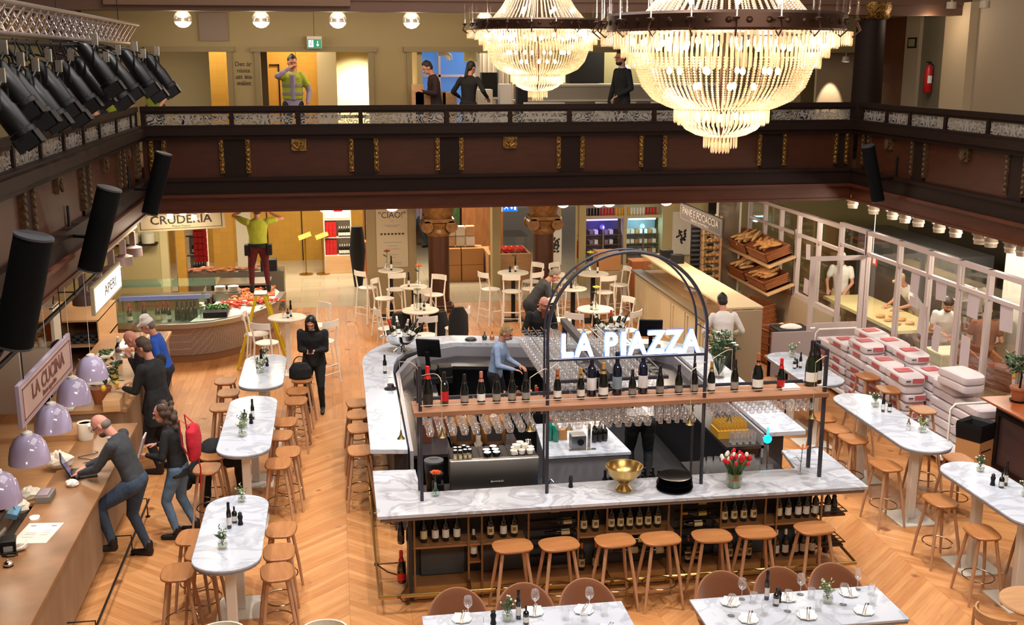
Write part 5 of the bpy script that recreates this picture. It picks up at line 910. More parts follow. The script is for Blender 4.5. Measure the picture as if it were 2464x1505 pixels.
# pipe with pots
t = thing('hanging_pot_rail', 'dark suspended rail with hooks and baskets above the left counter', 'rail'); obj('pipe', B().tube([(-3.32, 9.5, 2.55), (-3.38, 16.5, 2.55)], .028, 10), black, t)
for y in (10.5, 12.6, 14.7): obj('hanger', B().tube([(-3.34, y, 2.55), (-3.34, y, 3.12)], .01, 6).tube([(-3.34, y, 2.6), (-3.6, y, 2.6), (-3.62, y, 2.45)], .01, 6), D.materials['dark_iron'], t)
for i, (y, x) in enumerate(((12.4, -3.75), (14.0, -3.85), (15.3, -4.0))):
    t = thing('wire_basket', 'dark round basket on the suspended rail, %s from the camera' % ORD[i], 'basket', (x, y, 2.35)); obj('basket_body', B().lathe([(.1, 0), (.14, .06), (.15, .08)], n=18), navy, t); obj('filling', B().lathe([(.13, .07), (.06, .1), (.001, .11)], n=14), mat('dark_blue_things', '#2c2c44', .6, bump=(60, 1)) if i == 0 else D.materials['dark_blue_things'], t)
# lit sign further on
t = thing('lit_sign', 'glowing white framed sign beyond the pot rail', 'sign', (-3.28, 16.5, 2.3)); obj('light_box', B().box(-.05, -1.0, -.2, 0, 1.0, .2), cream, t, bevel=.004); obj('glowing_face', B().box(0, -.95, -.16, .005, .95, .16), mat('sign_glow', '#fff8ea', .5, emit='#fff1d8', es=2.6), t); text('lettering', 'APERI', .2, mat('grey_letter', '#4a4a52', .5), t, (.009, .1, 0), (pi / 2, 0, pi / 2), .002, xs=1.7)
mauve = mat('mauve_shade', '#8d7c7e', .5)
def drum(): t = thing('drum_lamp', 'x', 'pendant lamp'); obj('shade', B().lathe([(.17, -.1), (.165, .06), (.06, .1)], n=24), mauve, t); obj('light_ring', B().lathe([(.16, -.095), (.001, -.09)], n=20), D.materials['soft_lamp'] if 'soft_lamp' in D.materials else mat('soft_lamp', '#fff0d8', .5, emit='#ffe6c0', es=3), t); obj('stem', B().box(-.05, -.05, .1, .05, .05, .36), mauve, t); return t
dr = Kind(drum)
for i, y in enumerate((17.17, 18.3, 19.4, 20.5, 21.5)): dr.put((-3.78, y, 2.02), 0, 'mauve drum lamp behind the lit sign, %s from the camera' % ORD[i], 'mauve drum lamps along the left'); 
obj('lamp_beam', B().box(-3.83, 14, 2.4, -3.75, 22.5, 2.46), mat('beige_beam', '#a2917a', .6))['kind'] = 'structure'
light('POINT', (-3.7, 17.2, 1.85), 14, WARM, .1, name='drum_light'); light('POINT', (-3.7, 19.5, 1.85), 14, WARM, .1, name='drum_light')
# items on the counter
t = thing('laptop', 'open black laptop on the left counter', 'laptop', (-2.87, 12.33, 1.0), rz=.25); obj('keyboard_base', B().box(-.13, -.17, 0, .13, .17, .018), black, t, bevel=.004); obj('keys', B().box(-.08, -.15, .018, .06, .15, .021), mat('key_grey', '#3a3633', .6), t); l_ = obj('screen_lid', B().box(-.01, -.17, 0, .0, .17, .24), black, t, loc=(-.13, 0, .012), rot=(0, -.45, 0)); obj('screen_glow', B().box(.0, -.155, .015, .002, .155, .22), mat('laptop_blue', '#16264f', .2, emit='#1f3470', es=.5), l_)
t = thing('tissue_canister', 'white lidded canister with spout on the left counter', 'canister', (-3.1, 13.55, 1.0)); obj('body', B().lathe([(.085, 0), (.09, .02), (.09, .2)], n=26), cupw, t); obj('rim', B().lathe([(.092, .2), (.09, .215), (.075, .215), (.07, .2), (.001, .2)], n=26), cupw, t); obj('spout', B().cb((.07, -.05, .15), (.03, .06, .12), (.5, 0, 0)), cupw, t)
for n_, x, y, s, l, seed in (('crumpled_bag', -3.2, 12.6, .16, 'crumpled white paper bag behind the laptop', 1), ('crumpled_cloth', -2.92, 11.95, .07, 'crumpled white tissue before the laptop', 2), ('plastic_bag', -3.3, 11.75, .12, 'white plastic bag, far one beside the glass screen', 3), ('plastic_bag', -3.34, 11.4, .12, 'white plastic bag, near one beside the glass screen', 4), ('tissue_bundle', -3.08, 10.35, .1, 'white tissues in clear wrap by the black printer', 5)):
    random.seed(seed); g = B(); g.sph((0, 0, s * .5), (s, s * .8, s * .6), 14, 9); g.v = [tuple(c * (1 + J(.16)) for c in v) for v in g.v]; o = obj(n_, g, mat('tissue_white', '#e2dcd0', .6) if 'tissue_white' not in D.materials else D.materials['tissue_white'], smooth=False); o.location = (x, y, 1.0 if n_ != 'plastic_bag' else .96); tag(o, l, 'bag' if 'bag' in n_ else 'tissue')
o = obj('menu_sheet', B().box(-.17, -.24, 0, .17, .24, .002), paper); o.location = (-2.98, 10.72, 1.001); o.rotation_euler = (0, 0, -.12); tag(o, 'large printed menu sheet lying on the left counter', 'menu')
for k, (x, y, w, h) in enumerate(((-.1, .17, .05, .03), (.1, .17, .05, .03), (-.06, .0, .1, .004), (-.06, -.04, .1, .004), (.08, .0, .08, .004), (.08, -.05, .08, .004), (-.06, -.1, .1, .004), (.08, .05, .08, .004))): obj('printed_block', B().box(x - w / 2, y - h / 2, .002, x + w / 2, y + h / 2, .003), mat('print_grey', '#8d8a8c', .7) if k == 0 else D.materials['print_grey'], o)
t = thing('receipt_printer', 'black receipt printer near the lower left corner', 'printer', (-3.14, 10.33, 1.0), rz=.2); obj('housing', B().box(-.07, -.08, 0, .07, .08, .13), black, t, bevel=.01); obj('silver_badge', B().box(-.04, -.084, .03, .04, -.079, .08), mat('badge', '#9a9a9e', .3), t)
o = obj('tea_light', B().lathe([(.04, 0), (.05, .02), (.045, .02), (.001, .018)], n=20), mat('lit_disc', '#fff6e6', .5, emit='#fff0d8', es=1.5)); o.location = (-3.1, 11.1, 1.0); tag(o, 'round white glowing coaster on the left counter', 'coaster')
t = thing('business_card_box', 'grey card dispenser box on the left counter', 'box', (-3.12, 11.62, 1.0)); obj('box', B().box(-.07, -.13, 0, .08, .13, .07), mat('grey_box', '#77736e', .5), t, bevel=.004); obj('cards', B().box(-.05, -.1, .07, .05, .1, .085), mat('mauve_cards', '#9c8c98', .5), t)
t = thing('service_bell', 'small chrome service bell at the lower left', 'bell', (-3.06, 10.0, 1.0)); obj('dome', B().lathe([(.042, .012), (.04, .03), (.025, .045), (.001, .05)], n=20), chrome, t); obj('base', B().lathe([(.045, 0), (.045, .012)], n=20), black, t); obj('button', B().lathe([(.006, .05), (.006, .062), (.001, .064)], n=8), chrome, t)
o = obj('power_cable', B().tube([(-3.1 + .07 * cos(k * .9), 10.2 + .04 * sin(k * .9), 1.01 + .001 * k) for k in range(20)], .005, 5), black); tag(o, 'coiled black cable beside the bell', 'cable'); o = obj('laptop_cable', B().tube([(-2.95 + .1 * sin(k * .8), 12.65 + k * .035, 1.01) for k in range(12)], .004, 5), black); tag(o, 'thin cable looping behind the laptop', 'cable')
t = thing('blue_packet', 'blue packet wedged behind the glass screen', 'packet', (-3.32, 11.2, 1.0)); obj('packet', B().cb((0, 0, .04), (.1, .16, .06), (.2, .3, 0)), mat('sky_blue', '#5f94bb', .5), t)
# display section further along
t = thing('deli_display_counter', 'wooden deli counter with glass screen beyond the laptop man', 'counter'); obj('cabinet', B().box(-3.9, 14.85, 0, -2.9, 19.2, .92), plyw, t); obj('top', B().box(-3.95, 14.82, .92, -2.85, 19.25, .97), oaklight, t, bevel=.004); obj('glass', B().box(-2.9, 16.2, .97, -2.88, 19.1, 1.3).box(-3.3, 16.2, 1.3, -2.88, 19.1, 1.31), pane, t)
t = thing('planter_box', 'long light wooden planter box on the deli counter', 'planter', (-3.02, 15.3, .97)); obj('box', B().box(-.1, -.6, 0, .12, .5, .16), ply, t, bevel=.004)
t = thing('lemon_tree_pot', 'leafy lemon plant in a terracotta pot on the left counter', 'plant', (-3.22, 15.15, .97)); t.scale = (1.35,) * 3; obj('pot', B().lathe([(.07, 0), (.1, .14), (.11, .16), (.09, .16), (.001, .14)], n=20), terra, t)
random.seed(8); lf = B(); fr = []
for k in range(130): a = random.uniform(0, 2 * pi); r = .2 * random.random() ** .5; lf.ell((r * cos(a), r * sin(a), .2 + random.random() * .25), (.045, .018, .004), Euler((J(.8), J(.8), J(3))).to_matrix().to_4x4(), 6, 4)
obj('foliage', lf, leafd, t)
for k in range(5): obj('lemon', B().sph((.16 * cos(k * 1.7), .14 * sin(k * 1.7) - .04, .2 + .05 * (k % 3)), (.028, .028, .036), 10, 7), mat('lemon_yellow', '#d9a92c', .5) if k == 0 else D.materials['lemon_yellow'], t)
t = thing('vegetable_mix', 'pile of red and orange vegetables beside the wooden planter', 'vegetables', (-3.0, 15.8, .97)); random.seed(2)
for k in range(9): obj('tomato', B().sph((J(.09), J(.2), .04 + random.random() * .05), .035, 10, 7), (redp, orangep, terra)[k % 3], t)
t = bottle('balsamic_bottle', 'large dark bottle with white cap standing on the deli counter', 0, h=.42, r=.05, foilm=foil['white'], lab=lab_white); t.location = (-3.35, 17.2, .97)
o = obj('white_food_tray', B().box(-.2, -.3, 0, .2, .3, .06), cupw, bevel=.02); o.location = (-3.5, 16.2, .97); tag(o, 'white food tray on the deli counter behind the plant', 'tray')
for k in range(14): random.seed(k); o = obj('bread_roll', B().sph((0, 0, .02), (.04, .035, .025), 10, 6), (orangep, ply, redp)[k % 3]); o.location = (-3.62 + (k % 4) * .08, 16.6 + (k // 4) * .1, .975); tag(o, 'small antipasto piece on the deli counter', 'food', 'antipasti on the deli counter')
# shelving at far left
t = thing('kitchen_shelving', 'pale open shelving unit at the left picture edge', 'shelf', (-4.6, 13.2, 0)); obj('side', B().box(.0, -.3, 0, .05, .3, 1.7), mat('pale_grey_side', '#a9a69e', .5), t)
for z in (.5, .85, 1.2, 1.55): obj('shelf_board', B().box(-1.5, -.3, z, 0, .3, z + .03), oaklight, t)
b = B(); b.box(-6.2, 5, 0, -6.1, 30, 3.12); struct('wall_kitchen', b, orangewall)
t = thing('back_shelf_unit', 'wooden shelf unit with bowls behind the deli counter', 'shelf', (-4.65, 19.6, 0)); obj('carcass', B().box(-.02, -.8, 0, .02, .8, 1.3).box(-.7, .78, 0, .7, .8, 1.3).box(.68, -.8, 0, .7, .8, 1.3), ply, t)
for z in (.45, .85, 1.28): obj('shelf_board', B().box(-.7, -.8, z, .7, .8, z + .03), ply, t)
bowl = Kind(lambda: tag(obj('grey_bowl', B().lathe([(.03, 0), (.06, .03), (.065, .05), (.055, .05), (.001, .01)], n=16), mat('slate_bowl', '#4c5058', .4)), 'x', 'bowl')); k = 0
for L_, (nx, z) in enumerate(((5, .885), (4, .93), (3, .975))):
    for i in range(nx):
        for j in range(2): bowl.put((-4.45 + .06 * L_ + i * .125, 18.95 + j * .14, z), 0, 'small slate bowl stacked on the open shelf at left', 'slate bowls on the left shelf')
t = thing('white_open_cabinet', 'white cabinet with plants behind the pot rail', 'cabinet', (-5.2, 18.0, 0)); obj('carcass', B().box(-.8, 0, 0, .75, .5, 1.05).box(-.8, 0, 1.05, -.75, .5, 1.7).box(.7, 0, 1.05, .75, .5, 1.7).box(-.8, 0, 1.68, .75, .5, 1.72), offwhite, t)
for i, x in enumerate((-5.0, -4.7)):
    t = thing('small_potted_plant', 'small grey potted plant in the white cabinet, %s' % ('left' if i == 0 else 'right'), 'plant', (x, 18.2, 1.05)); obj('pot', B().lathe([(.06, 0), (.07, .12), (.001, .11)], n=14), offwhite, t); g = B(); random.seed(i)
    for k in range(30): g.ell((J(.09), J(.09), .18 + J(.07)), (.03, .012, .004), Euler((J(1), J(1), J(3))).to_matrix().to_4x4(), 6, 4)
    obj('foliage', g, leafp, t)
o = obj('orange_pot', B().lathe([(.05, 0), (.07, .04), (.05, .1), (.001, .1)], n=14), orangep); o.location = (-5.25, 18.15, 1.05); tag(o, 'round orange pot left of the plants', 'pot')
# ================================================================ SEAFOOD COUNTER
edge = [(-4.4, 20.75), (-3.9, 20.62), (-3.3, 20.5), (-2.73, 20.5), (-2.3, 20.62), (-1.98, 20.85), (-1.65, 21.2), (-1.38, 21.7), (-1.2, 22.3), (-1.08, 23.2)]
def off(P, d): 
    c = Vector((-2.9, 23.5)); return [tuple(Vector(p) + (c - Vector(p)).normalized() * d) for p in P]
hexm = mat('mauve_hex_tile', '#8c7a72', .35); nt, p_, N, Lk = nodes_of(hexm); tc = N('ShaderNodeTexCoord'); vo = N('ShaderNodeTexVoronoi'); vo.feature = 'DISTANCE_TO_EDGE'; vo.inputs['Scale'].default_value = 26; vo.inputs['Randomness'].default_value = .12; cr = N('ShaderNodeValToRGB'); cr.color_ramp.elements[0].color = lin('#aa9c92'); cr.color_ramp.elements[1].color = lin('#85736c'); cr.color_ramp.elements[0].position = .04; cr.color_ramp.elements[1].position = .1; Lk(tc.outputs['Object'], vo.inputs['Vector']); Lk(vo.outputs[0], cr.inputs[0]); Lk(cr.outputs[0], p_.inputs['Base Color'])
t = thing('seafood_counter', 'curved seafood counter with ice bed and tiled front behind the ladder', 'counter')
a, c_ = off(edge, .25), off(edge, .1); n = len(edge); g = B(); g.add([(x, y, .14) for x, y in a] + [(x, y, .7) for x, y in c_], [(i, i + 1, n + i + 1, n + i) for i in range(n - 1)]); obj('tiled_front', g, hexm, t)
g = B(); a2 = off(edge, .27); g.add([(x, y, 0) for x, y in a2] + [(x, y, .14) for x, y in a2], [(i, i + 1, n + i + 1, n + i) for i in range(n - 1)]); obj('wood_kick', g, mat('kick_wood', '#7d5637', .5), t)
g = B(); g.prism(edge + off(edge, .14)[::-1], .7, .8); obj('steel_rim', g, steel, t, bevel=.01)
inner = off(edge, .13); g = B(); g.prism(inner + [(-1.35, 23.9), (-2.6, 23.9), (-2.45, 22.0), (-2.6, 21.0)][0:3] + [(-2.5, 21.2)], .7, .79); g2 = B(); g2.prism([p for p in inner if p[0] > -2.75] + [(-1.4, 23.9), (-2.3, 23.6), (-2.45, 22.2)], .7, .79); obj('ice_bed', g2, mat('crushed_ice', '#cfd3cf', .35, bump=(50, .8)), t)
obj('display_floor', B().prism([p for p in inner if p[0] < -2.5] + [(-2.45, 22.0), (-4.4, 22.0)], .7, .74), mat('display_deck', '#5b5d50', .4), t)
obj('glass_case', B().box(-4.3, 20.72, .8, -2.55, 20.73, 1.22).box(-2.55, 20.72, .8, -2.54, 21.9, 1.22).box(-4.3, 20.72, .8, -4.29, 21.9, 1.22), green_gl, t); obj('glass_top', B().box(-4.35, 21.5, 1.3, -2.3, 22.3, 1.315), green_gl, t)
obj('rear_worktop', B().box(-4.3, 22.3, .88, -2.5, 22.9, .92).box(-2.5, 23.2, .95, -1.4, 23.9, .99), kitch, t); obj('rear_cabinet', B().box(-4.3, 22.35, 0, -2.6, 22.9, .88), oaklight, t); obj('black_fridge', B().box(-2.6, 23.3, 0, -1.4, 23.9, .95), black, t); obj('back_rail', B().box(-4.2, 22.0, .95, -2.5, 22.04, 1.03), mat('lilac_strip', '#8486c0', .4, emit='#8d8fd8', es=.15), t)
for i, x in enumerate((-3.85, -3.6, -3.35, -3.25, -3.15, -3.0, -2.9, -2.82, -2.74, -2.68)):
    rd = i < 5; bt = bottle('display_bottle', '%s bottle in the seafood glass case, %s from left' % ('red foiled' if rd else 'dark', ORD[i]), 0, h=.36, r=.05, champ=True, foilm=foil['red' if rd else 'dark'], lab=lab_white, labw=rd, group='bottles in the seafood glass case'); bt.location = (x, 21.05 + .06 * (i % 2), .742)
o = obj('green_salad_tray', B().box(-.22, -.3, 0, .22, .3, .1), black, bevel=.01); o.location = (-2.3, 21.25, .8); tag(o, 'black tray with green herbs on the ice counter', 'tray'); g = B(); random.seed(4)
for k in range(60): g.ell((J(.18), .12 + J(.15), .12 + J(.02)), (.04, .02, .01), Euler((J(1), J(1), J(3))).to_matrix().to_4x4(), 6, 4)
obj('herbs', g, mat('herb_green', '#3f7a35', .5), o)
random.seed(11)
shell = [mat('lobster_red', '#b03020', .4), mat('prawn_orange', '#c9724a', .45), mat('coral_pink', '#d08a6a', .5)]
def lob(m):
    t = thing('lobster', 'x', 'lobster'); g = B()
    for k in range(6): g.ell((0, -.1 + k * .04, .03), (.035 - k * .003, .028, .028), None, 10, 6)
    obj('body', g, m, t); 
    for s in (-1, 1): obj('claw', B().tube([(s * .02, -.1, .02), (s * .08, -.16, .03)], .01, 6).ell((s * .09, -.21, .03), (.025, .05, .018), None, 8, 6), m, t)
    return t
LK = Kind(lambda: lob(shell[0]))
for i in range(16): u = i / 15; LK.put((-2.25 + u * .85 + J(.06), 21.85 + J(.12) + u * .25, .79 + random.random() * .05), J(3), 'red lobster lying in the row across the ice', 'red lobsters on the ice')
PK_ = Kind(lambda: tag(obj('prawn', B().tube([(.05 * cos(a), .05 * sin(a), .015) for a in (0, .5, 1, 1.5, 2, 2.5)], [.008, .014, .016, .014, .01, .004], 7), shell[1]), 'x', 'prawn'))
for i in range(150): PK_.put((random.uniform(-2.15, -1.35), random.uniform(22.25, 23.7), .79 + random.random() * .07), J(3), 'orange prawn in the heap of shellfish on the ice', 'prawns heaped on the ice', rot=(J(.4), J(.4), J(3)), scale=1.5)
for i in range(7): o = obj('lemon', B().sph((0, 0, .03), (.035, .04, .035), 10, 7), D.materials['lemon_yellow']); o.location = (-2.05 + J(.1) + (i % 3) * .25, 21.7 + i * .2, .82); tag(o, 'yellow lemon among the shellfish on ice', 'lemon', 'lemons on the ice counter')
o = obj('oyster_tray', B().lathe([(.1, 0), (.16, .02), (.001, .02)], n=20), white); o.location = (-2.35, 22.0, .79); tag(o, 'white round dish at the edge of the ice bed', 'dish')
for i, x in enumerate((-2.35, -2.09)):
    for k in range(7): o = obj('white_plate', B().lathe([(.06, 0), (.11, .012), (.001, .008)], n=18), cupw); o.location = (x, 22.6, .95 + k * .018); tag(o, 'white plate in the %s of two stacks behind the ice' % ('left' if i == 0 else 'right'), 'plate', 'stacked plates behind the ice counter')
o = obj('plate_stand', B().box(-2.48, 22.45, .79, -1.95, 22.85, .945), kitch); tag(o, 'steel stand under the white plate stacks', 'stand')
t = thing('fish_counter_back', 'rear steel display with pale fish under the red shelves', 'display', (-2.2, 25.0, 0)); obj('steel_body', B().box(-1.2, 0, 0, 1.0, .6, .9), kitch, t); g = B(); random.seed(5)
for k in range(40): g.ell((random.uniform(-1.1, .4), .1 + random.random() * .3, .93 + random.random() * .05), (.1, .035, .03), Matrix.Rotation(J(1), 4, 'Z'), 8, 5)
o = obj('fish_display', g, shell[2], t); o['kind'] = 'stuff'; obj('cash_box', B().box(.5, .05, .9, .85, .4, 1.15), black, t)
b = B(); b.box(-5.8, 24.0, 0, -3.69, 24.1, 3.12); struct('wall_tiled', b, mat('olive_glaze', '#9b9066', .3)); t = thing('wall_shelf', 'high shelf with pots on the olive wall at left', 'shelf', (-4.3, 23.9, 0)); obj('board', B().box(-.8, -.2, 1.75, .6, .1, 1.79), dkwood, t)
for i, x in enumerate((-4.9, -4.55, -4.2, -3.88)): o = obj('stock_pot', B().lathe([(.13, 0), (.14, .2), (.06, .24), (.001, .25)], n=20), mat('pale_pot', '#a3a08e', .35)if i == 0 else D.materials['pale_pot']); o.location = (x, 23.85, 1.79); tag(o, 'pale lidded pot on the high shelf, %s from left' % ORD[i], 'pot')
b = B(); b.box(-3.69, 24.12, 0, -3.53, 24.3, 3.12); struct('trim_40', b, mat('beige_post', '#b3a67c', .6)); b = B(); b.box(-3.43, 24.6, 0, -3.24, 24.8, 3.12); struct('trim_41', b, goldleaf); b = B(); b.box(-2.72, 25.3, 0, -2.27, 25.45, 3.12); struct('trim_42', b, goldleaf); b = B(); b.box(-2.2, 25.2, 0, -1.88, 25.35, 3.12); struct('trim_43', b, mat('grey_white_panel', '#c3bca6', .5))
# CRUDERIA sign
t = thing('crudita_sign', 'cream hanging sign reading CRUDERIA under the left balcony corner', 'sign', (-2.6, 19.45, 2.84), rz=.0); t.rotation_euler = (0, -.02, .1); obj('board', B().box(-.72, 0, -.16, .72, .03, .16), cream, t, bevel=.004); obj('border', B().box(-.67, -.004, -.125, .67, 0, -.118).box(-.67, -.004, .118, .67, 0, .125).box(-.67, -.004, -.12, -.66, 0, .12).box(.66, -.004, -.12, .67, 0, .12), dkwood, t); text('lettering', 'CRUDERIA', .2, lab_dk, t, (0, -.004, .02), UP, .002, xs=1.05, off=.003); text('small_lettering', 'Pesce fresco', .06, lab_dk, t, (0, -.004, -.085), UP, .001)
for x in (-.6, .6): obj('hanger', B().tube([(x, .015, .15), (x, .015, .3)], .006, 5), black, t)
# ladder
yl = mat('ladder_yellow', '#d0b414', .45); Yl = 20.3
t = thing('step_ladder', 'yellow folding step ladder carrying the worker in hi-vis top', 'ladder', (-1.4, Yl, 0))
for s in (-1, 1):
    for dy in (-.16, .16): obj('rail', B().sq([(s * .46, dy * 1.2, 0), (s * .07, dy, 1.36)], .1, .045), yl, t)
    for k in range(1, 5): f = k / 4.6; obj('step', B().cb((s * (.46 - .39 * f), 0, 1.36 * f), (.07, .3, .02)), D.materials['mill_alu'] if 'mill_alu' in D.materials else mat('mill_alu', '#a8a8a0', .35, .8), t)
obj('top_cap', B().box(-.12, -.18, 1.35, .12, .18, 1.385), D.materials['mill_alu'], t, bevel=.005)
for s in (-1, 1): obj('spreader', B().tube([(-.25, s * .16, .75), (.25, s * .16, .75)], .006, 5), D.materials['mill_alu'], t)

for i, (px, py) in enumerate(((408, 520), (440, 512), (468, 524), (500, 508))):
    p = VY(px, py, 19.15); t = thing('sign_spotlight', 'small glaring spotlight before the CRUDERIA sign, %s from left' % ORD[i], 'spot lamp', p, group='spotlights before the CRUDERIA sign'); obj('can', B().lathe([(.06, -.04), (.05, .06), (.001, .06)], n=14), white, t); obj('bright_face', B().lathe([(.056, -.041), (.001, -.042)], n=14), D.materials['warm_bulb'], t); obj('stem', B().tube([(0, 0, .06), (0, 0, 3.1 - p.z)], .008, 5), white, t)
light('POINT', (-2.75, 18.95, 2.82), 9, WARM, .06, name='sign_spot_light'); light('POINT', (-2.4, 18.95, 2.82), 9, WARM, .06, name='sign_spot_light')
for i, (x, y, m) in enumerate(((-3.6, 15.4, 'orange_petal'), (-3.55, 16.7, 'red_paint'), (-3.3, 17.8, 'prawn_orange'), (-3.65, 17.7, 'green_leaf'), (-3.45, 18.4, 'yellow_label'), (-3.65, 15.0, 'white_china'))):
    t = thing('deli_tray', 'white deli tray of antipasti on the counter by the eating men, %s from the camera' % ORD[i], 'tray', (x, y, .97), group='deli trays'); obj('tray_dish', B().box(-.13, -.2, 0, .13, .2, .05), cupw, t, bevel=.015); random.seed(i); g = B(); [g.ell((J(.09), J(.15), .06 + J(.012)), (.03, .03, .02), None, 8, 5) for _ in range(26)]; obj('food', g, D.materials[m], t)['kind'] = 'stuff'
# ================================================================ BAKERY AND RIGHT SIDE
pw = mat('mauve_white_steel', '#b9a8a4', .45); wick = mat('wicker', '#a5622f', .7, noise=(40, '#6e3a1a', .15), bump=(60, .8), stretch=(1, 1, 2.5)); crust = mat('bread_crust', '#b5763c', .6, noise=(8, '#d9a766', .15)); crust2 = mat('pale_bread', '#d8b27a', .6, noise=(8, '#b98548', .15)); sackm = mat('white_paper_sack', '#cdc1c3', .75, bump=(8, .5)); pinkl = mat('red_sack_print', '#b5575a', .7)
def partition(name, label, ys, X, z0, z1, zr, m=pw):
    t = thing(name, label, 'partition', (X, 0, 0))
    for y in ys: obj('mullion', B().box(-.04, y - .035, z0, .04, y + .035, z1), m, t)
    obj('top_beam', B().box(-.045, ys[0], z1 - .07, .045, ys[-1], z1), m, t); obj('mid_rail', B().box(-.03, ys[0], zr - .03, .03, ys[-1], zr + .03), m, t); obj('sill', B().box(-.045, ys[0], z0, .045, ys[-1], z0 + .08), m, t)
    for a, c in zip(ys[:-1], ys[1:]): obj('pane', B().box(-.003, a + .035, z0 + .08, .003, c - .035, z1 - .07), pane, t)
    return t
partition('glazed_partition', 'white steel glazed partition in front of the bakers on the right', [11.5, 12.4, 13.4, 14.21, 14.98, 15.85, 16.8, 17.9], 9.12, .1, 2.62, 2.22)
partition('glazed_partition', 'white glazed partition behind the bread shelves', [19.0, 19.95, 20.9, 21.8, 22.7, 23.6], 9.14, .85, 2.56, 2.1)
obj('low_wall', B().box(9.06, 19.0, 0, 9.22, 23.7, .85), mat('beige_low_wall', '#a99a80', .6))['kind'] = 'structure'
t = thing('bakery_door_frame', 'white door frame between the two glazed partitions', 'door frame', (9.12, 0, 0)); obj('jamb', B().box(-.04, 17.9, 0, .04, 17.98, 2.62), pw, t); obj('jamb', B().box(-.04, 18.93, 0, .04, 19.0, 2.62), pw, t); obj('transom', B().box(-.03, 17.98, 2.2, .03, 18.93, 2.25).box(-.04, 17.98, 2.55, .04, 18.93, 2.62), pw, t); obj('pane', B().box(-.003, 17.98, 2.25, .003, 18.93, 2.55), pane, t)
t = thing('open_bakery_door', 'open white half glazed door standing out from the bakery partition', 'door', (9.06, 17.88, 0), rz=0); obj('lower_panel', B().box(-1.0, -.02, .02, 0, .02, 1.02), pw, t); obj('stile', B().box(-1.0, -.02, 1.02, -.92, .02, 2.2), pw, t); obj('stile', B().box(-.08, -.02, 1.02, 0, .02, 2.2), pw, t); obj('top_rail', B().box(-.92, -.02, 2.12, -.08, .02, 2.2), pw, t); obj('pane', B().box(-.92, -.004, 1.02, -.08, .004, 2.12), pane, t); obj('glazing_bar', B().box(-.5, -.015, 1.02, -.46, .015, 2.12), pw, t); obj('door_handle', B().tube([(-.96, -.03, .95), (-.96, -.06, .95), (-.88, -.06, .95)], .008, 6), chrome, t)
random.seed(21)
for i, (px, py, w, h) in enumerate(((1940, 607, .2, .3), (1935, 690, .22, .3), (2195, 683, .25, .33), (2192, 727, .25, .16), (2258, 698, .28, .33), (2214, 770, .24, .5), (2247, 815, .2, .4), (2335, 733, .28, .4), (2315, 850, .24, .5), (2415, 765, .3, .4), (2370, 690, .0, .0))):
    if w: p = VX(px, py, 9.07); o = obj('taped_paper', B().box(-.003, -w / 2, -h / 2, 0, w / 2, h / 2), mat('taped_sheet', '#bdaeb0', .7) if i == 0 else D.materials['taped_sheet']); o.location = (9.112, p.y, p.z); o.rotation_euler = (J(.15), 0, 0); tag(o, 'paper sheet taped to the bakery glass, %s from left' % ORD[i], 'notice', 'papers taped to the bakery glass')
# interior behind the glass
o = obj('white_bread_oven', B().box(11.3, 16.0, 0, 12.3, 17.3, 2.4), offwhite, bevel=.08); tag(o, 'tall white oven behind the bakery glass', 'oven')
o = obj('plastic_crates', B().box(9.5, 15.95, 0, 10.05, 16.5, .9), mat('crate_cream', '#d9d3b4', .5), bevel=.02); tag(o, 'stack of cream plastic crates behind the partition', 'crate')
t = thing('dough_mixer', 'steel dough mixer bowl behind the bakery glass', 'mixer', (10.75, 16.9, 0)); obj('bowl', B().lathe([(.2, .75), (.38, .85), (.4, 1.3), (.42, 1.32), (.38, 1.3)], n=30), chrome, t); obj('arm', B().box(-.1, .1, 1.3, .1, .5, 1.75), steel, t, bevel=.03); obj('body', B().box(-.3, .3, 0, .3, .8, 1.5), steel, t, bevel=.03)
t = thing('baker_worktable', 'long flour dusted work table behind the bakery glass', 'table', (10.0, 17.9, 0)); obj('table_top', B().box(-.45, -.4, .86, .45, 2.6, .92), mat('floured_wood', '#d3c08a', .6), t)
for x in (-.4, .35):
    for y in (-.3, 2.5): obj('leg', B().box(x, y, 0, x + .06, y + .06, .86), steel, t)
for i in range(6): o = obj('dough_piece', B().sph((0, 0, .03), (.09, .07, .04), 12, 7), crust2); o.location = (9.75 + (i % 2) * .25, 17.9 + (i // 2) * .3, .92); tag(o, 'pale dough piece on the floured work table', 'dough', 'dough pieces on the work table')
def basket(w, d, h, m=wick):
    g = B(); k = .88; T = .03
    for (x0, y0, x1, y1) in ((-w, -d, w, -d + T), (-w, d - T, w, d), (-w, -d, -w + T, d), (w - T, -d, w, d)): g.box(x0, y0, 0, x1, y1, h)
    g.box(-w, -d, 0, w, d, .03); g.tube([(-w, -d, h), (w, -d, h), (w, d, h), (-w, d, h)], .022, 8, closed=True)
    for z in [h * q / 5 for q in range(1, 5)]: g.tube([(-w, -d, z), (w, -d, z), (w, d, z), (-w, d, z)], .012, 6, closed=True)
    return g
def fill(t, w, d, z, n, m, L=(.16, .04, .035), name='loaf', dirn=0):
    for i in range(n): obj(name, B().ell((0, 0, 0), L, None, 10, 7), m, t, loc=(random.uniform(-w, w) * .75, random.uniform(-d, d) * .8, z + random.random() * .08), rot=(J(.5), J(.5), dirn + J(.6)))
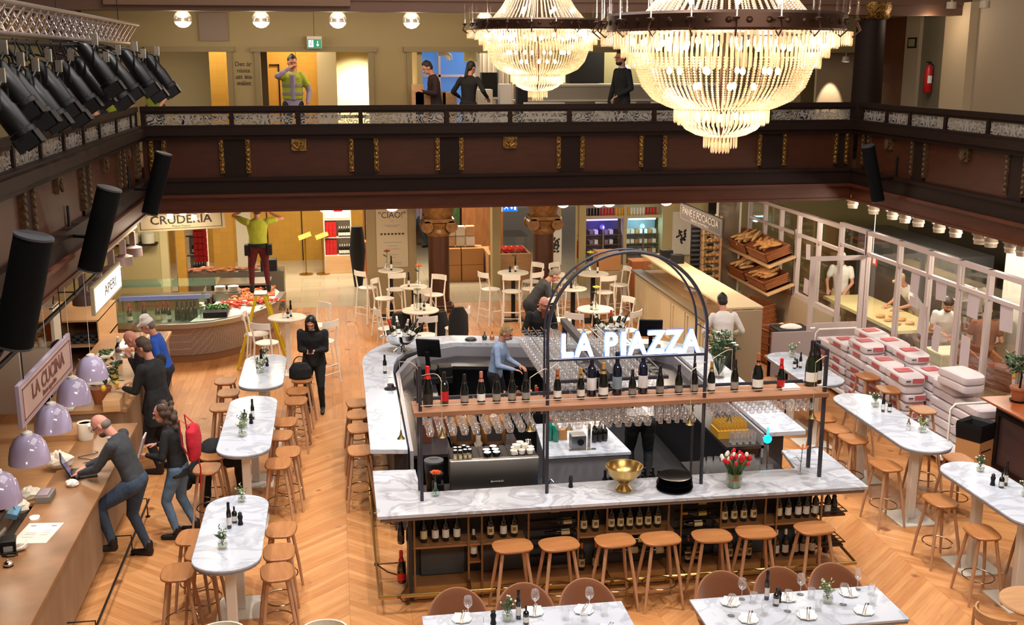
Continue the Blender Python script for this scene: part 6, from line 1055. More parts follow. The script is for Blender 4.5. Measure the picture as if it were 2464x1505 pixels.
WB = [(8.78, 23.9, 1.6, crust2, 'upper left wicker basket of pale loaves on the bread shelves'), (8.78, 22.6, 1.6, crust2, 'upper middle wicker basket of long loaves on the bread shelves'), (8.78, 21.45, 1.6, crust, 'upper right wicker basket of dark baguettes on the bread shelves'),
      (8.78, 23.9, 1.02, crust2, 'lower left wicker basket of loaves on the bread shelves'), (8.78, 22.6, 1.02, crust2, 'lower middle wicker basket of rolls on the bread shelves'), (8.78, 21.45, 1.02, crust, 'lower right deep wicker basket on the bread shelves')]
for x, y, z, m, l in WB:
    t = thing('bread_basket', l, 'basket', (x, y, z), rot=(0, -.35, 0)); obj('wicker_body', basket(.27, .5, .2), wick, t); fill(t, .22, .42, .2, 14, m)
t = thing('bread_shelves', 'two tier slanted bread shelving against the far partition', 'shelf', (8.8, 22.7, 0))
for z in (1.0, 1.57): obj('shelf_board', B().cb((0, 0, z - .02), (.6, 3.7, .035), (0, -.35, 0)), ply, t)
for y in (-1.75, 1.75): obj('upright', B().box(.27, y - .03, .3, .33, y + .03, 2.2), steel, t)
for i, (px, py, w, d, h, rx, l, n) in enumerate(((1785, 745, .32, .4, .3, .25, 'empty tilted wicker basket leaning behind the white board', 0), (1832, 745, .34, .42, .36, -.2, 'big empty wicker basket beside another below the bread shelves', 0), (1885, 815, .4, .34, .42, .0, 'brown wicker hamper with round rolls before the bakery door', 16))):
    p = G(px, py, .45); t = thing('floor_basket', l, 'basket', (min(p.x, 8.5), p.y, .02), rot=(0, rx, .2)); obj('wicker_body', basket(w, d, h + .2), wick, t)
    if n: fill(t, w * .8, d * .8, h + .17, n, crust2, (.07, .06, .05), 'bread_roll')
t = thing('brown_hamper', 'tall brown wicker hamper with black lining in front of the bakery door', 'hamper', (7.95, 18.3, 0)); obj('wicker_body', basket(.3, .26, .8), mat('dark_wicker', '#6b3f26', .7, noise=(40, '#4a2818', .15), bump=(60, .8)), t); obj('black_lining', B().box(-.31, -.27, .74, .31, .27, .86), black, t, bevel=.03); obj('paper_bags', B().sph((0, 0, .8), (.24, .18, .12), 12, 8), paper, t, smooth=False)
# bakery counter
t = thing('bakery_counter', 'cream panelled bakery counter running towards the bread rack', 'counter'); obj('cream_front', B().box(6.3, 17.3, 0, 6.4, 22.8, 1.08), cream, t); g = B()
for k in range(6): y = 17.5 + k * .88; g.box(6.28, y, .25, 6.3, y + .03, .95); g.box(6.28, y + .72, .25, 6.3, y + .75, .95); g.box(6.28, y, .22, 6.3, y + .75, .25); g.box(6.28, y, .95, 6.3, y + .75, .98)
obj('panel_moulding', g, cream, t); obj('stone_ledge', B().box(6.22, 17.3, 1.08, 6.45, 22.85, 1.12), mat('dark_ledge', '#6a5a44', .4), t); obj('glass_front', B().box(6.46, 17.4, 1.12, 6.47, 22.8, 1.42), pane, t); obj('display_inner', B().box(6.5, 17.4, 0, 7.0, 22.8, 1.1), oaklight, t); obj('serving_top', B().box(6.42, 17.4, 1.42, 7.05, 22.8, 1.46), mat('pale_counter_wood', '#e0c79a', .4), t, bevel=.004); obj('near_end', B().box(6.4, 17.3, 0, 7.0, 17.35, 1.42), mat('light_end_panel', '#a8957a', .5), t)
light('AREA', (6.9, 20, 2.9), 60, (1, .9, .74), 3.5, name='bakery_light', sy=.3); light('SPOT', (7.6, 20.5, 2.95), 110, WARM, .08, name='bread_spot', spot=radians(110)).rotation_euler = (0, radians(30), 0)
for i, (x, y) in enumerate(((6.8, 22.2), (6.85, 21.6))): o = obj('small_till', B().box(-.12, -.1, 0, .12, .1, .18), black, bevel=.01); o.location = (x, y, 1.46); tag(o, 'small black till at the far end of the bakery counter, %s' % ORD[i], 'till')
o = obj('white_board', B().box(7.15, 17.2, .3, 7.85, 17.24, 1.05).box(7.17, 17.18, 0, 7.21, 17.26, .3).box(7.79, 17.18, 0, 7.83, 17.26, .3), mat('mauve_board', '#ab9c9a', .5)); tag(o, 'plain white board standing beside the baker', 'board')
t = thing('small_oak_table', 'small square oak table near the baker in white', 'table', (7.2, 16.5, 0)); obj('table_top', B().box(-.3, -.45, .72, .3, .4, .76), oaklight, t, bevel=.004)
for x in (-.25, .22):
    for y in (-.4, .33): obj('leg', B().box(x, y, 0, x + .04, y + .04, .72), dkwood, t)
t = thing('bread_rack', 'tall rack hung full of round rolls beside the mesh cabinet', 'rack', (8.05, 23.0, 0)); obj('rack_frame', B().box(-.2, 0, 0, -.16, .4, 2.2).box(.2, 0, 0, .24, .4, 2.2), ply, t); k = 0
for z in [.5 + .16 * q for q in range(10)]:
    obj('tray', B().box(-.2, 0, z, .2, .4, z + .01), steel, t)
    for i in range(5): obj('roll', B().sph((0, 0, 0), (.05, .05, .04), 8, 6), crust2 if (i + k) % 3 else crust, t, loc=(-.15 + i * .08, .06 + J(.03), z + .05))
    k += 1
t = thing('dark_grille', 'narrow black slatted grille left of the bread rack', 'grille', (7.75, 23.1, 0)); g = B().box(-.1, .05, .6, .1, .1, 2.2)
obj('grille_back', g, black, t); g = B()
for k in range(14): g.box(-.1, 0, .7 + k * .105, .1, .05, .74 + k * .105)
obj('slats', g, D.materials['grey_cabinet'], t)
mesh_m = glass_mat('wire_mesh', (.6, .56, .5, 1), gl=.3, body=.45, bodycol=lin('#a89b86')); t = thing('mesh_cabinet', 'tall wire mesh cabinet between rolls rack and bread shelves', 'cabinet', (8.5, 23.2, 0)); obj('mesh_panel', B().box(-.24, 0, .3, .24, .01, 2.9), mesh_m, t); obj('frame', B().box(-.28, -.01, .0, -.24, .03, 2.95).box(.24, -.01, 0, .28, .03, 2.95), white, t)
# PANE E FOCACCIA sign
t = thing('pane_sign', 'brown hanging sign reading PANE E FOCACCIA', 'sign', (5.98, 17.7, 2.92)); brs = mat('brown_sign', '#46332a', .6); obj('board', B().box(0, -1.1, -.15, .04, 1.1, .15), brs, t, bevel=.004); obj('border', B().box(-.004, -1.05, -.12, 0, 1.05, -.112).box(-.004, -1.05, .112, 0, 1.05, .12).box(-.004, -1.05, -.12, 0, -1.035, .12).box(-.004, 1.035, -.12, 0, 1.05, .12), D.materials['beige_beam'], t); text('lettering', 'PANE E FOCACCIA', .17, mat('pale_sign_letter', '#c9b6a0', .5), t, (-.005, 0, .03), (pi / 2, 0, -pi / 2), .002, xs=1.28, off=.002); text('small_lettering', 'Italienskt hantverksbröd', .07, D.materials['pale_sign_letter'], t, (-.005, 0, -.07), (pi / 2, 0, -pi / 2), .001, xs=1.35, off=.001)
for y in (-.9, .9): obj('hanger', B().tube([(.02, y, .14), (.02, y, .22)], .006, 5), black, t)
# flour sacks
def sack(lbl=True, m=sackm):
    t = thing('flour_sack', 'x', 'sack'); g = B(); P = []
    n = 12
    for j in range(5):
        z = (0, .02, .065, .11, .13)[j]; k = (.86, .98, 1.0, .97, .84)[j]
        for i in range(n * 2): a = 2 * pi * i / (n * 2); e = .35; P.append((.2 * k * abs(cos(a)) ** e * (1 if cos(a) >= 0 else -1), .32 * k * abs(sin(a)) ** e * (1 if sin(a) >= 0 else -1), z + .012 * cos(2 * a)))
    N_ = n * 2; fs = [tuple(range(N_ - 1, -1, -1))] + [(j * N_ + i, j * N_ + (i + 1) % N_, (j + 1) * N_ + (i + 1) % N_, (j + 1) * N_ + i) for j in range(4) for i in range(N_)] + [tuple(4 * N_ + i for i in range(N_))]
    obj('paper_sack', g.add(P, fs), m, t)
    if lbl: obj('red_print', B().box(-.203, -.2, .04, -.199, .06, .1), pinkl, t); obj('red_print', B().box(-.03, -.325, .035, .14, -.317, .105), pinkl, t); obj('red_print', B().box(-.12, -.05, .136, .12, .16, .139), pinkl, t); obj('dark_print', B().box(-.13, -.326, .06, -.06, -.318, .075), lab_dk, t)
    return t
sk = Kind(sack); sp_ = Kind(lambda: sack(False)); C_ = 0
for j, (y, nl) in enumerate(((15.0, 6), (15.66, 6), (16.32, 7), (16.98, 6), (17.5, 5))):
    for i, x in enumerate((8.38, 8.82)):
        for k in range(nl + (1 if i and j % 2 else 0)): sk.put((x + J(.02), y + J(.02), .15 + k * .132), J(.05), 'white flour sack with red print, %s row from camera, %s layer, %s side' % (ORD[j], ORD[k], 'window' if i else 'room'), 'red printed flour sacks on the pallet', rot=(0, 0, J(.05) + (pi if (k % 5 == 4) else 0)))
for j, (y, nl) in enumerate(((13.75, 5), (14.35, 6))):
    for k in range(nl): sp_.put((8.78 + J(.02), y, .15 + k * .132), J(.05), 'plain white sack by the cardboard bin, %s stack, %s layer from bottom' % ('near' if j == 0 else 'far', ORD[k]), 'plain white sacks by the bin')
for k in range(2): sp_.put((8.7, 14.05, .95 + k * .12), .1, 'plain white sack lying across the top of the near stacks, %s' % ('lower' if k == 0 else 'upper'), 'plain white sacks by the bin')
t = thing('sack_trolley', 'white tubular trolley carrying the flour sacks', 'trolley'); obj('deck', B().box(8.15, 13.45, .1, 9.04, 17.8, .148), white, t)
for y in (13.42, 17.82): obj('handle', B().tube([(8.2, y, .12), (8.2, y, .85), (8.26, y, .92), (8.95, y, .92), (9.01, y, .85), (9.01, y, .12)], .017, 8).tube([(8.2, y, .6), (9.0, y, .6)], .012, 6), white, t)
for x in (8.3, 8.9):
    for y in (13.6, 17.6): obj('wheel', B().lathe([(.05, -.02), (.05, .02)], n=14, M=Matrix.Translation((x, y, .05)) @ Matrix.Rotation(pi / 2, 4, 'Y')), black, t)
t = thing('cardboard_bin', 'cardboard box bin with black liner by the right counter', 'bin', (8.3, 12.95, 0), rz=.5); obj('cardboard_body', B().box(-.17, -.17, 0, .17, .17, .66), card, t, bevel=.004); obj('black_liner', B().lathe([(.245, .6), (.26, .78), (.25, .83), (.2, .8), (.15, .7), (.001, .66)], n=4, M=Matrix.Rotation(pi / 4, 4, 'Z')), black, t, smooth=False); obj('printed_line', B().box(-.12, -.173, .45, .12, -.17, .47), lab_dk, t)
t = thing('right_wood_counter', 'dark counter with orange brown wooden top at the right edge', 'counter'); obj('wood_top', B().box(8.45, 9.5, 1.07, 9.06, 13.15, 1.1), mat('orange_top', '#a3562c', .35, noise=(3, '#8c4624', .2), coat=.2), t, bevel=.004); obj('body', B().box(8.6, 9.5, .1, 9.05, 13.0, 1.07), mat('purple_brown_front', '#4a3535', .5), t); obj('moulding', B().box(8.57, 9.6, .2, 8.6, 12.95, .25).box(8.57, 9.6, .92, 8.6, 12.95, .97).box(8.57, 12.88, .25, 8.6, 12.95, .92).box(8.57, 11.2, .25, 8.6, 11.26, .92), dkwood, t)
t = thing('potted_lemon_tree', 'small lemon tree in a terracotta pot on the right counter', 'plant', (8.83, 12.88, 1.1)); obj('pot', B().lathe([(.08, .02), (.115, .17), (.125, .17), (.125, .2), (.105, .2), (.001, .18)], n=24), terra, t); obj('saucer', B().lathe([(.1, 0), (.12, .025), (.1, .02), (.001, .02)], n=20), dkwood, t); obj('trunk', B().tube([(0, 0, .17), (.01, 0, .35), (-.01, 0, .5)], [.014, .011, .009], 8), dkwood, t); g = B(); random.seed(31)
for k in range(170): a = random.uniform(0, 2 * pi); r = .22 * random.random() ** .5; g.ell((r * cos(a), r * sin(a), .42 + random.random() * .22), (.045, .02, .004), Euler((J(.8), J(.8), J(3))).to_matrix().to_4x4(), 6, 4)
obj('foliage', g, leafd, t)
for i, (x, y, z) in enumerate(((-.13, -.05, .36), (.1, -.06, .33), (.04, .1, .38))): obj('lemon', B().sph((x, y, z), (.03, .03, .038), 10, 7), D.materials['lemon_yellow'], t)
def extinguisher(x, y, z, label, X0=None):
    t = thing('fire_extinguisher', label, 'fire extinguisher', (x, y, z)); obj('cylinder', B().lathe([(.06, 0), (.075, .02), (.075, .42), (.04, .5), (.025, .52)], n=18), redp, t); obj('valve', B().lathe([(.02, .5), (.02, .56)], n=10).box(-.06, -.012, .56, .04, .012, .58), black, t); obj('hose', B().tube([(.03, 0, .55), (.1, 0, .5), (.1, 0, .2)], .01, 6), black, t); obj('label_band', B().lathe([(.0755, .18), (.0755, .32)], n=10, a0=-2.2, a1=-.9), paper, t)
extinguisher(8.55, 18.55, .02, 'red fire extinguisher on the floor beside the open bakery door'); extinguisher(11.17, 20.05, 4.9, 'red fire extinguisher on the wall of the upper right wing'); extinguisher(5.95, 26.7, .7, 'red fire extinguisher on the wall left of the glass fridges')
# ceiling spots under the right balcony
sl = mat('bone_lamp', '#b5a690', .5)
def spotl(): t = thing('ceiling_spot', 'x', 'spot lamp'); obj('mount_plate', B().box(-.13, -.02, -.02, .13, .02, .14), sl, t); obj('can', B().lathe([(.085, -.16), (.095, -.05), (.09, .02), (.001, .03)], n=18), sl, t); obj('ring', B().lathe([(.1, -.1), (.1, -.075)], n=18), white, t); return t
sK = Kind(spotl)
for i, (px, py) in enumerate(((2017, 490), (2070, 504), (2101, 517), (2147, 525), (2178, 534), (2231, 548), (2277, 559), (2315, 576), (2357, 583), (2394, 597), (2455, 604))): p = G(px, py, 2.95); sK.put((max(p.x, 9.5), p.y + .3, 2.98), 0, 'bone coloured spot lamp in the row under the right balcony, %s from left' % ORD[i], 'spot lamps under the right balcony')
for y, pw_ in ((13.6, 70), (15.3, 90), (17.0, 110), (19.2, 110)): light('POINT', (10.0, y, 2.6), pw_, (1, .88, .72), .12, name='bakery_lamp')
o = obj('orange_divider', B().box(11.6, 13.0, 0, 11.7, 15.4, 2.4), orangewall); tag(o, 'orange wooden divider at the back of the bakery on the right', 'divider'); o = obj('steel_cupboard', B().box(11.2, 18.5, 0, 11.9, 22.5, 2.0), mat('grey_steel_front', '#7d8082', .35, .7)); tag(o, 'grey steel cupboard at the back of the bakery', 'cupboard')
t = thing('large_proving_basket', 'large tilted wicker trough behind the glass beside the man in brown', 'basket', (9.75, 15.2, .75), rot=(.2, .3, 0)); obj('wicker_body', basket(.3, .45, .3), wick, t); obj('stand', B().box(-.25, -.4, -.75, .25, .4, -.02), mat('cream_stand', '#c9bd93', .5), t)
# ================================================================ BACK SHOP, GROUND FLOOR
globe_em = mat('globe_glow', '#fff4e0', .4, emit='#ffe9c8', es=9)
for i, px in enumerate((783, 943, 1355, 1440, 1466, 1603)):
    p = VY(px, 490, 19.8); t = thing('half_globe_lamp', 'glowing half globe lamp under the back balcony, %s from left' % ORD[i], 'ceiling lamp', (p.x, 19.8, 3.0), group='half globe lamps under the back balcony'); obj('glass_globe', B().sph((0, 0, 0), (.13, .13, .12), 18, 12), globe_em, t); obj('collar', B().lathe([(.09, .08), (.09, .12)], n=16), white, t); light('POINT', (p.x, 19.8, 2.8), 38, WARM, .13, name='globe_light')
t = thing('square_lantern', 'bright boxy lantern hanging left of the blue exit sign', 'lantern', (2.75, 20.0, 2.98)); obj('lantern_body', B().box(-.13, -.13, -.07, .13, .13, .07), mat('lantern_glow', '#fff2d8', .4, emit='#ffdca0', es=7), t, bevel=.02); obj('lantern_frame', B().box(-.14, -.14, .07, .14, .14, .12), brass, t); light('POINT', (2.75, 20, 2.75), 30, WARM, .1, name='lantern_light')
t = thing('blue_exit_sign', 'blue lit escape sign with running figure and arrow under the balcony', 'exit sign', (3.08, 19.6, 2.96)); obj('housing', B().box(-.14, 0, -.1, .14, .05, .12), white, t); obj('sign_face', B().box(-.13, -.005, -.095, .13, 0, .06), mat('exit_blue', '#1560b8', .3, emit='#1560c0', es=1.6), t)
figm = mat('sign_white', '#ffffff', .4, emit='#dff0ff', es=1.8)
def runner(t, x, s, y=-.008): g = B(); g.sph((x + .01 * s, y, .035 * s), (.012 * s, .003, .012 * s), 8, 5); g.tube([(x, y, .02 * s), (x - .012 * s, y, -.02 * s)], .009 * s, 5); g.tube([(x - .012 * s, y, -.02 * s), (x + .02 * s, y, -.035 * s), (x + .02 * s, y, -.06 * s)], .006 * s, 5); g.tube([(x - .012 * s, y, -.02 * s), (x - .03 * s, y, -.05 * s), (x - .055 * s, y, -.05 * s)], .006 * s, 5); g.tube([(x - .03 * s, y, .0), (x, y, .015 * s), (x + .03 * s, y, -.0)], .005 * s, 5); obj('running_figure', g, figm, t)
def arrow(t, x, s, y=-.008): obj('down_arrow', B().box(x - .006 * s, y, -.03 * s, x + .006 * s, y + .003, .04 * s).add([(x - .03 * s, y, -.02 * s), (x, y, -.06 * s), (x + .03 * s, y, -.02 * s), (x, y, -.035 * s)], [(0, 1, 2, 3)]), figm, t)
runner(t, -.06, 1); arrow(t, .03, 1); obj('door_mark', B().box(.075, -.008, -.07, .11, -.005, .04), figm, t)
t = thing('green_exit_sign', 'green lit escape sign on the upper back wall', 'exit sign', (-.29, 22.2, 5.82)); obj('housing', B().box(-.14, 0, -.1, .14, .05, .13), offwhite, t); obj('sign_face', B().box(-.13, -.005, -.095, .13, 0, .075), mat('exit_green', '#0b6b4a', .3, emit='#0b7a55', es=.9), t); obj('white_square', B().box(-.11, -.007, -.07, -.02, -.005, .06), figm, t); g = B(); arrow(t, .06, 1)
t.children[-1]; obj('suspension', B().tube([(0, .02, .13), (0, .02, .6)], .004, 5), black, t); obj('running_figure', B().tube([(-.055, -.01, .03), (-.07, -.01, -.01), (-.05, -.01, -.05)], .008, 5).tube([(-.07, -.01, -.01), (-.095, -.01, -.04)], .007, 5).sph((-.05, -.01, .045), (.012, .003, .012), 8, 5), D.materials['exit_green'], t)
b = B(); b.box(.66, 24.9, 0, 1.77, 25.2, 3.12); struct('trim_50', b, mat('ciao_pillar', '#8f7d5a', .6))
t = thing('ciao_poster', 'tall cream poster headed CIAO on the beige pillar', 'poster', (1.24, 24.88, 1.62)); obj('sheet', B().box(-.36, 0, -.68, .34, .01, .7), mat('poster_cream', '#b3a488', .6), t); text('headline', '"CIAO!"', .19, lab_dk, t, (0, -.004, .5), UP, .001, xs=.95); k = 0
for z, w in ((.36, .06), (.27, .36), (.24, .24), (-.12, .4), (-.2, .2), (-.27, .3), (-.4, .2), (-.46, .14), (-.58, .4), (-.62, .36)): obj('text_line', B().box(-w / 2, -.003, z, w / 2, 0, z + .014), D.materials['print_grey'], t)
for i in range(7): obj('icon', B().box(-.27 + i * .08, -.003, .06, -.22 + i * .08, 0, .1), lab_dk, t)
b = B()
for x0, x1 in ((3.75, 3.95), (5.2, 5.45), (5.9, 6.08)): b.box(x0, 26.6, 0, x1, 27, 3.12)
struct('trim_51', b, mat('shop_post', '#a69468', .6)); b = B(); b.box(6.08, 27.0, 0, 6.12, 27.3, 3.12); b.box(6.08, 27.05, 1.62, 9.3, 27.3, 1.7); b.box(6.08, 27.05, 0, 9.3, 27.3, .44); b.box(7.14, 27.0, .44, 7.22, 27.3, 3.12); b.box(8.12, 26.9, 0, 9.3, 27.3, 3.12); b.box(6.08, 27.7, 0, 9.3, 27.8, 3.12); struct('wall_fridge', b, mat('pale_fridge_wall', '#b8a87c', .6))
for i, (x0, x1, c, l) in enumerate(((6.13, 7.13, '#6f5fe0', 'left glass fridge with violet light'), (7.23, 8.11, '#9fd8ee', 'right glass fridge with white packets and cool light'))):
    t = thing('glass_fridge', l + ' at the back', 'fridge', ((x0 + x1) / 2, 27.1, .44)); w = (x1 - x0) / 2; obj('liner', B().box(-w, .45, 0, w, .5, 1.18), mat('fridge_liner_%d' % i, '#5a5480' if i == 0 else '#a9bcc4', .4), t); obj('glass_door', B().box(-w, -.01, 0, 0, 0, 1.18), pane, t); obj('glass_door', B().box(0, -.01, 0, w, 0, 1.18), pane, t); obj('handle', B().box(-.02, -.04, .2, .02, -.01, 1.0), steel, t); obj('light_tube', B().box(-w * .8, .1, 1.12, w * .8, .14, 1.15), mat('fridge_tube_%d' % i, '#ffffff', .3, emit=c, es=9), t)
    for z in (.25, .5, .75): obj('fridge_shelf', B().box(-w, .05, z, w, .44, z + .015), steel, t)
    for z in (.27, .52, .77):
        for q in range(7): o = obj('packet', B().box(-.045, -.1, 0, .045, .1, .1), ([navy, D.materials['mauve_shade'], paper] if i == 0 else [paper, whitepet, card])[q % 3]); o.location = ((x0 + x1) / 2 - w * .8 + q * w * .26, 27.32, .44 + z); tag(o, 'packet on a shelf inside the %s fridge' % ('violet' if i == 0 else 'white'), 'packet', 'packets in the %s fridge' % ('violet' if i == 0 else 'white'))
    light('POINT', ((x0 + x1) / 2, 27.05, 1.4), 9, lin(c)[:3], .1, name='fridge_light')
for i in range(24):
    x = 6.2 + i * .078; o = obj('tin_can', B().lathe([(.03, 0), (.03, .18), (.001, .18)], n=10), [black, redp, D.materials['lemon_yellow'], paper, D.materials['foil_red']][(i // 5) % 5]); o.location = (x, 27.15, 1.702); tag(o, 'can or jar on the shelf above the glass fridges', 'can', 'cans above the fridges')
def shop_unit(x, y, label, red_left=True, pale=False):
    t = thing('wine_display_unit', label, 'display unit', (x, y, 0)); obj('carcass', B().box(-.36, 0, 0, -.33, .4, 2.1).box(.33, 0, 0, .36, .4, 2.1).box(-.33, .37, 0, .33, .4, 2.1), offwhite, t); obj('plinth_box', B().box(-.34, -.03, 0, .34, .3, .48), ply, t)
    for z in (.48, .95, 1.42): obj('shelf_board', B().box(-.33, 0, z, .33, .37, z + .02), offwhite, t)
    obj('price_card', B().box(-.3, -.01, 1.5, .3, 0, 1.95), paper, t); obj('red_card_print', B().box(-.08, -.013, 1.65, .14, -.01, 1.78), redp, t)
    for r, z in enumerate((.5, .97)):
        for q in range(3):
            for lv in range(3 if not r else 3): o = obj('red_carton', B().box(-.045, 0, 0, .045, .09, .135), (redp if not pale else paper), bevel=.003); o.location = (x - .27 + q * .095, y + .02, z + lv * .137); tag(o, ('red' if not pale else 'white') + ' carton stacked in the display unit ' + ('behind the ladder worker' if pale else 'right of the gold wall'), 'carton', 'cartons in the unit ' + label[:20])
        for q in range(5): w_ = KB['wt'].put((x + .05 + q * .062, y + .05, z), 0, 'dark wine bottle in the display unit %s, %s shelf' % ('behind the seafood counter' if pale else 'by the gold wall', ('lower', 'upper')[r]), 'bottles in the display unit ' + ('left' if pale else 'right'), scale=.9)
    return t
shop_unit(.03, 29.3, 'white display unit with red cartons and wine by the gold wall'); shop_unit(-3.45, 27.2, 'white display unit seen over the seafood counter', pale=True)
for q in range(3):
    for lv in range(6): o = obj('red_carton', B().box(-.05, 0, 0, .05, .09, .135), redp, bevel=.003); o.location = (-3.32 + q * .105, 27.08, .8 + lv * .15); tag(o, 'red carton in the tall stack over the seafood counter', 'carton', 'tall red carton stack')
for i, x in enumerate((-.82, -.38)):
    t = thing('gold_menu_stand', 'slim gold lectern stand before the gold wall, %s of two' % ('left' if i == 0 else 'right'), 'stand', (x, 29.3, .002)); obj('pole', B().tube([(0, 0, .02), (0, 0, .95)], .018, 8), brass, t); obj('foot', B().lathe([(.18, 0), (.18, .02), (.001, .025)], n=22), brass, t); obj('tilted_plate', B().cb((0, 0, 1.02), (.34, .02, .14), (-.6, -.35, 0)), goldleaf, t)
text_o = text('gold_wall_lettering', 'TOAL...', .22, black, None, (-.75, 31.48, 1.95), UP, .003); tag(text_o, 'black lettering at the top of the gold wall', 'lettering')
g = B()
for x in (-.95, -1.9, -2.9, -4.0): g.box(x - .012, 31.47, 0, x + .012, 31.5, 3.1)
struct('trim_52', g, dkwood)
o = obj('coat_stand_coats', B().loft([((0, 0, .0), .1, .08, (1, 0, 0), (0, 1, 0)), ((0, 0, .9), .2, .14, (1, 0, 0), (0, 1, 0)), ((0, 0, 1.5), .14, .1, (1, 0, 0), (0, 1, 0))]), coat); o.location = (.5, 27.5, 0); tag(o, 'dark coats hanging left of the CIAO pillar', 'coat')
o = obj('wood_crate_stack', B().box(.45, 28.5, 0, .75, 28.9, .95), orangewall); tag(o, 'orange wooden block left of the CIAO pillar in the shop', 'crate')
for i in range(2):
    for k in range(2): o = obj('wooden_crate', B().box(-.28, -.28, 0, .28, .28, .42), card, bevel=.01); o.location = (2.82 + i * .58, 28.0, .002 + k * .425); tag(o, 'wooden crate in the two by two stack between the columns, %s %s' % (('lower', 'upper')[k], ('left', 'right')[i]), 'crate', 'wooden crates between the columns')
for k in range(8): o = obj('paper_sack_small', B().box(-.12, -.08, 0, .12, .08, .26), [paper, ply, offwhite][k % 3], bevel=.03); o.location = (2.62 + (k % 4) * .25, 28.05, .86 + (k // 4) * .27); tag(o, 'paper packet piled on the wooden crates', 'packet', 'packets on the crates')
t = thing('chilled_meat_case', 'light wood chiller case with red trays behind the second column', 'display case', (4.2, 27.6, 0)); obj('wood_body', B().box(-.48, -.5, 0, .6, .8, .78), oaklight, t); obj('glass_box', B().box(-.45, -.45, .8, .55, -.44, 1.2).box(-.45, -.45, 1.2, .55, .7, 1.21), pane, t)
for k in range(6): obj('red_tray', B().box(-.38 + k * .15, -.35, .8, -.27 + k * .15, .2, .88), redp, t, bevel=.01)
o = obj('slatted_wood_cabinet', B().box(3.45, 30.5, 0, 4.6, 31.2, 2.2), wood('rough_planks', '#9b6336', '#7d4c28', .5, (6, 6, 1))); tag(o, 'rough plank cabinet behind the chiller case', 'cabinet'); o = obj('green_crate_column', B().box(3.1, 30.6, 0, 3.4, 31.0, 2.2), leafd); tag(o, 'column of green crates beside the plank cabinet', 'crate')
for i, (px, py, w, h, Y) in enumerate(((1640, 562, .24, .55, 26.85), (1338, 580, .14, .6, 26.55))): p = VY(px, py, Y); o = obj('wall_poster', B().box(-w, 0, -h, w, .01, h), offwhite); o.location = (p.x, Y, p.z); tag(o, ('white poster with a dark heap drawing right of the fridges', 'narrow poster with dark squares right of the second column')[i], 'poster'); random.seed(i); g = B(); [g.ell((J(w * .5), -.006, -h * .45 + random.random() * h * .6), (.03, .002, .03), None, 7, 4) for _ in range(26)]; obj('dark_drawing', g, lab_dk, o)
for k, (x, y, s, h) in enumerate(((5.95, 23.9, .3, .95), (5.95, 23.9, .26, .4), (6.75, 24.1, .22, 1.1))): o = obj('stacked_box', B().box(-s, -s, 0, s, s, h), [mat('grey_beige_box', '#a39478', .6), card, orangewall][k] if k == 0 else [None, card, orangewall][k], bevel=.01); o.location = (x, y, 0 if k != 1 else .952); tag(o, ('tall beige bin by the far end of the bakery counter', 'cardboard tray on the beige bin', 'brown post box behind the bakery counter end')[k], 'box')
for x, y, p_ in ((0, 28.5, 130), (-2.2, 28, 120), (3.2, 28.5, 150), (7, 24.5, 60), (-3.2, 21.9, 110), (-1.7, 22.4, 100), (2.3, 22.3, 45)): light('AREA', (x, y, 3.05), p_, (1, .86, .64), .9, name='shop_light')
# ================================================================ CHANDELIERS
def crystal_mat():
    m = D.materials.new('crystal_bead'); m.use_nodes = True; nt = m.node_tree; nt.nodes.clear(); N = nt.nodes.new; Lk = nt.links.new
    out = N('ShaderNodeOutputMaterial'); tl = N('ShaderNodeBsdfTranslucent'); tl.inputs[0].default_value = (1, .87, .7, 1); tr = N('ShaderNodeBsdfTransparent'); tr.inputs[0].default_value = (1, .95, .9, 1)
    gl = N('ShaderNodeBsdfGlossy'); gl.inputs['Roughness'].default_value = .12; gl.inputs[0].default_value = (1, .95, .88, 1)
    a = N('ShaderNodeMixShader'); a.inputs[0].default_value = .35; Lk(tl.outputs[0], a.inputs[1]); Lk(gl.outputs[0], a.inputs[2]); b_ = N('ShaderNodeMixShader'); b_.inputs[0].default_value = .3; Lk(a.outputs[0], b_.inputs[1]); Lk(tr.outputs[0], b_.inputs[2]); Lk(b_.outputs[0], out.inputs[0]); return m
crystal = crystal_mat(); candle_em = mat('bulb_glow', '#fff1d0', .4, emit='#ffdfae', es=22)
def bead(g, p, r, h=None):
    h = h or r; o = len(g.v); x, y, z = p; g.v += [(x - r, y, z), (x, y - r, z), (x + r, y, z), (x, y + r, z), (x, y, z + h), (x, y, z - h)]; g.f += [(o, o + 1, o + 4), (o + 1, o + 2, o + 4), (o + 2, o + 3, o + 4), (o + 3, o, o + 4), (o + 1, o, o + 5), (o + 2, o + 1, o + 5), (o + 3, o + 2, o + 5), (o, o + 3, o + 5)]; g.m += [0] * 8
def strands(prof, n, r, name, t, step=.019):
    g = B(); P = [Vector((a, 0, b_)) for a, b_ in prof]; L = [0]
    for i in range(1, len(P)): L.append(L[-1] + (P[i] - P[i - 1]).length)
    pts = []; s = 0
    while s < L[-1]:
        i = max(k for k in range(len(L)) if L[k] <= s); i = min(i, len(P) - 2); f = (s - L[i]) / (L[i + 1] - L[i]); pts.append(P[i].lerp(P[i + 1], f)); s += step
    for k in range(n):
        for j, p in enumerate(pts): a = 2 * pi * (k + .5 * (j % 2) * 0) / n; bead(g, (p.x * cos(a), p.x * sin(a), p.z), r)
    o = obj(name, g, crystal, t, smooth=False); return o
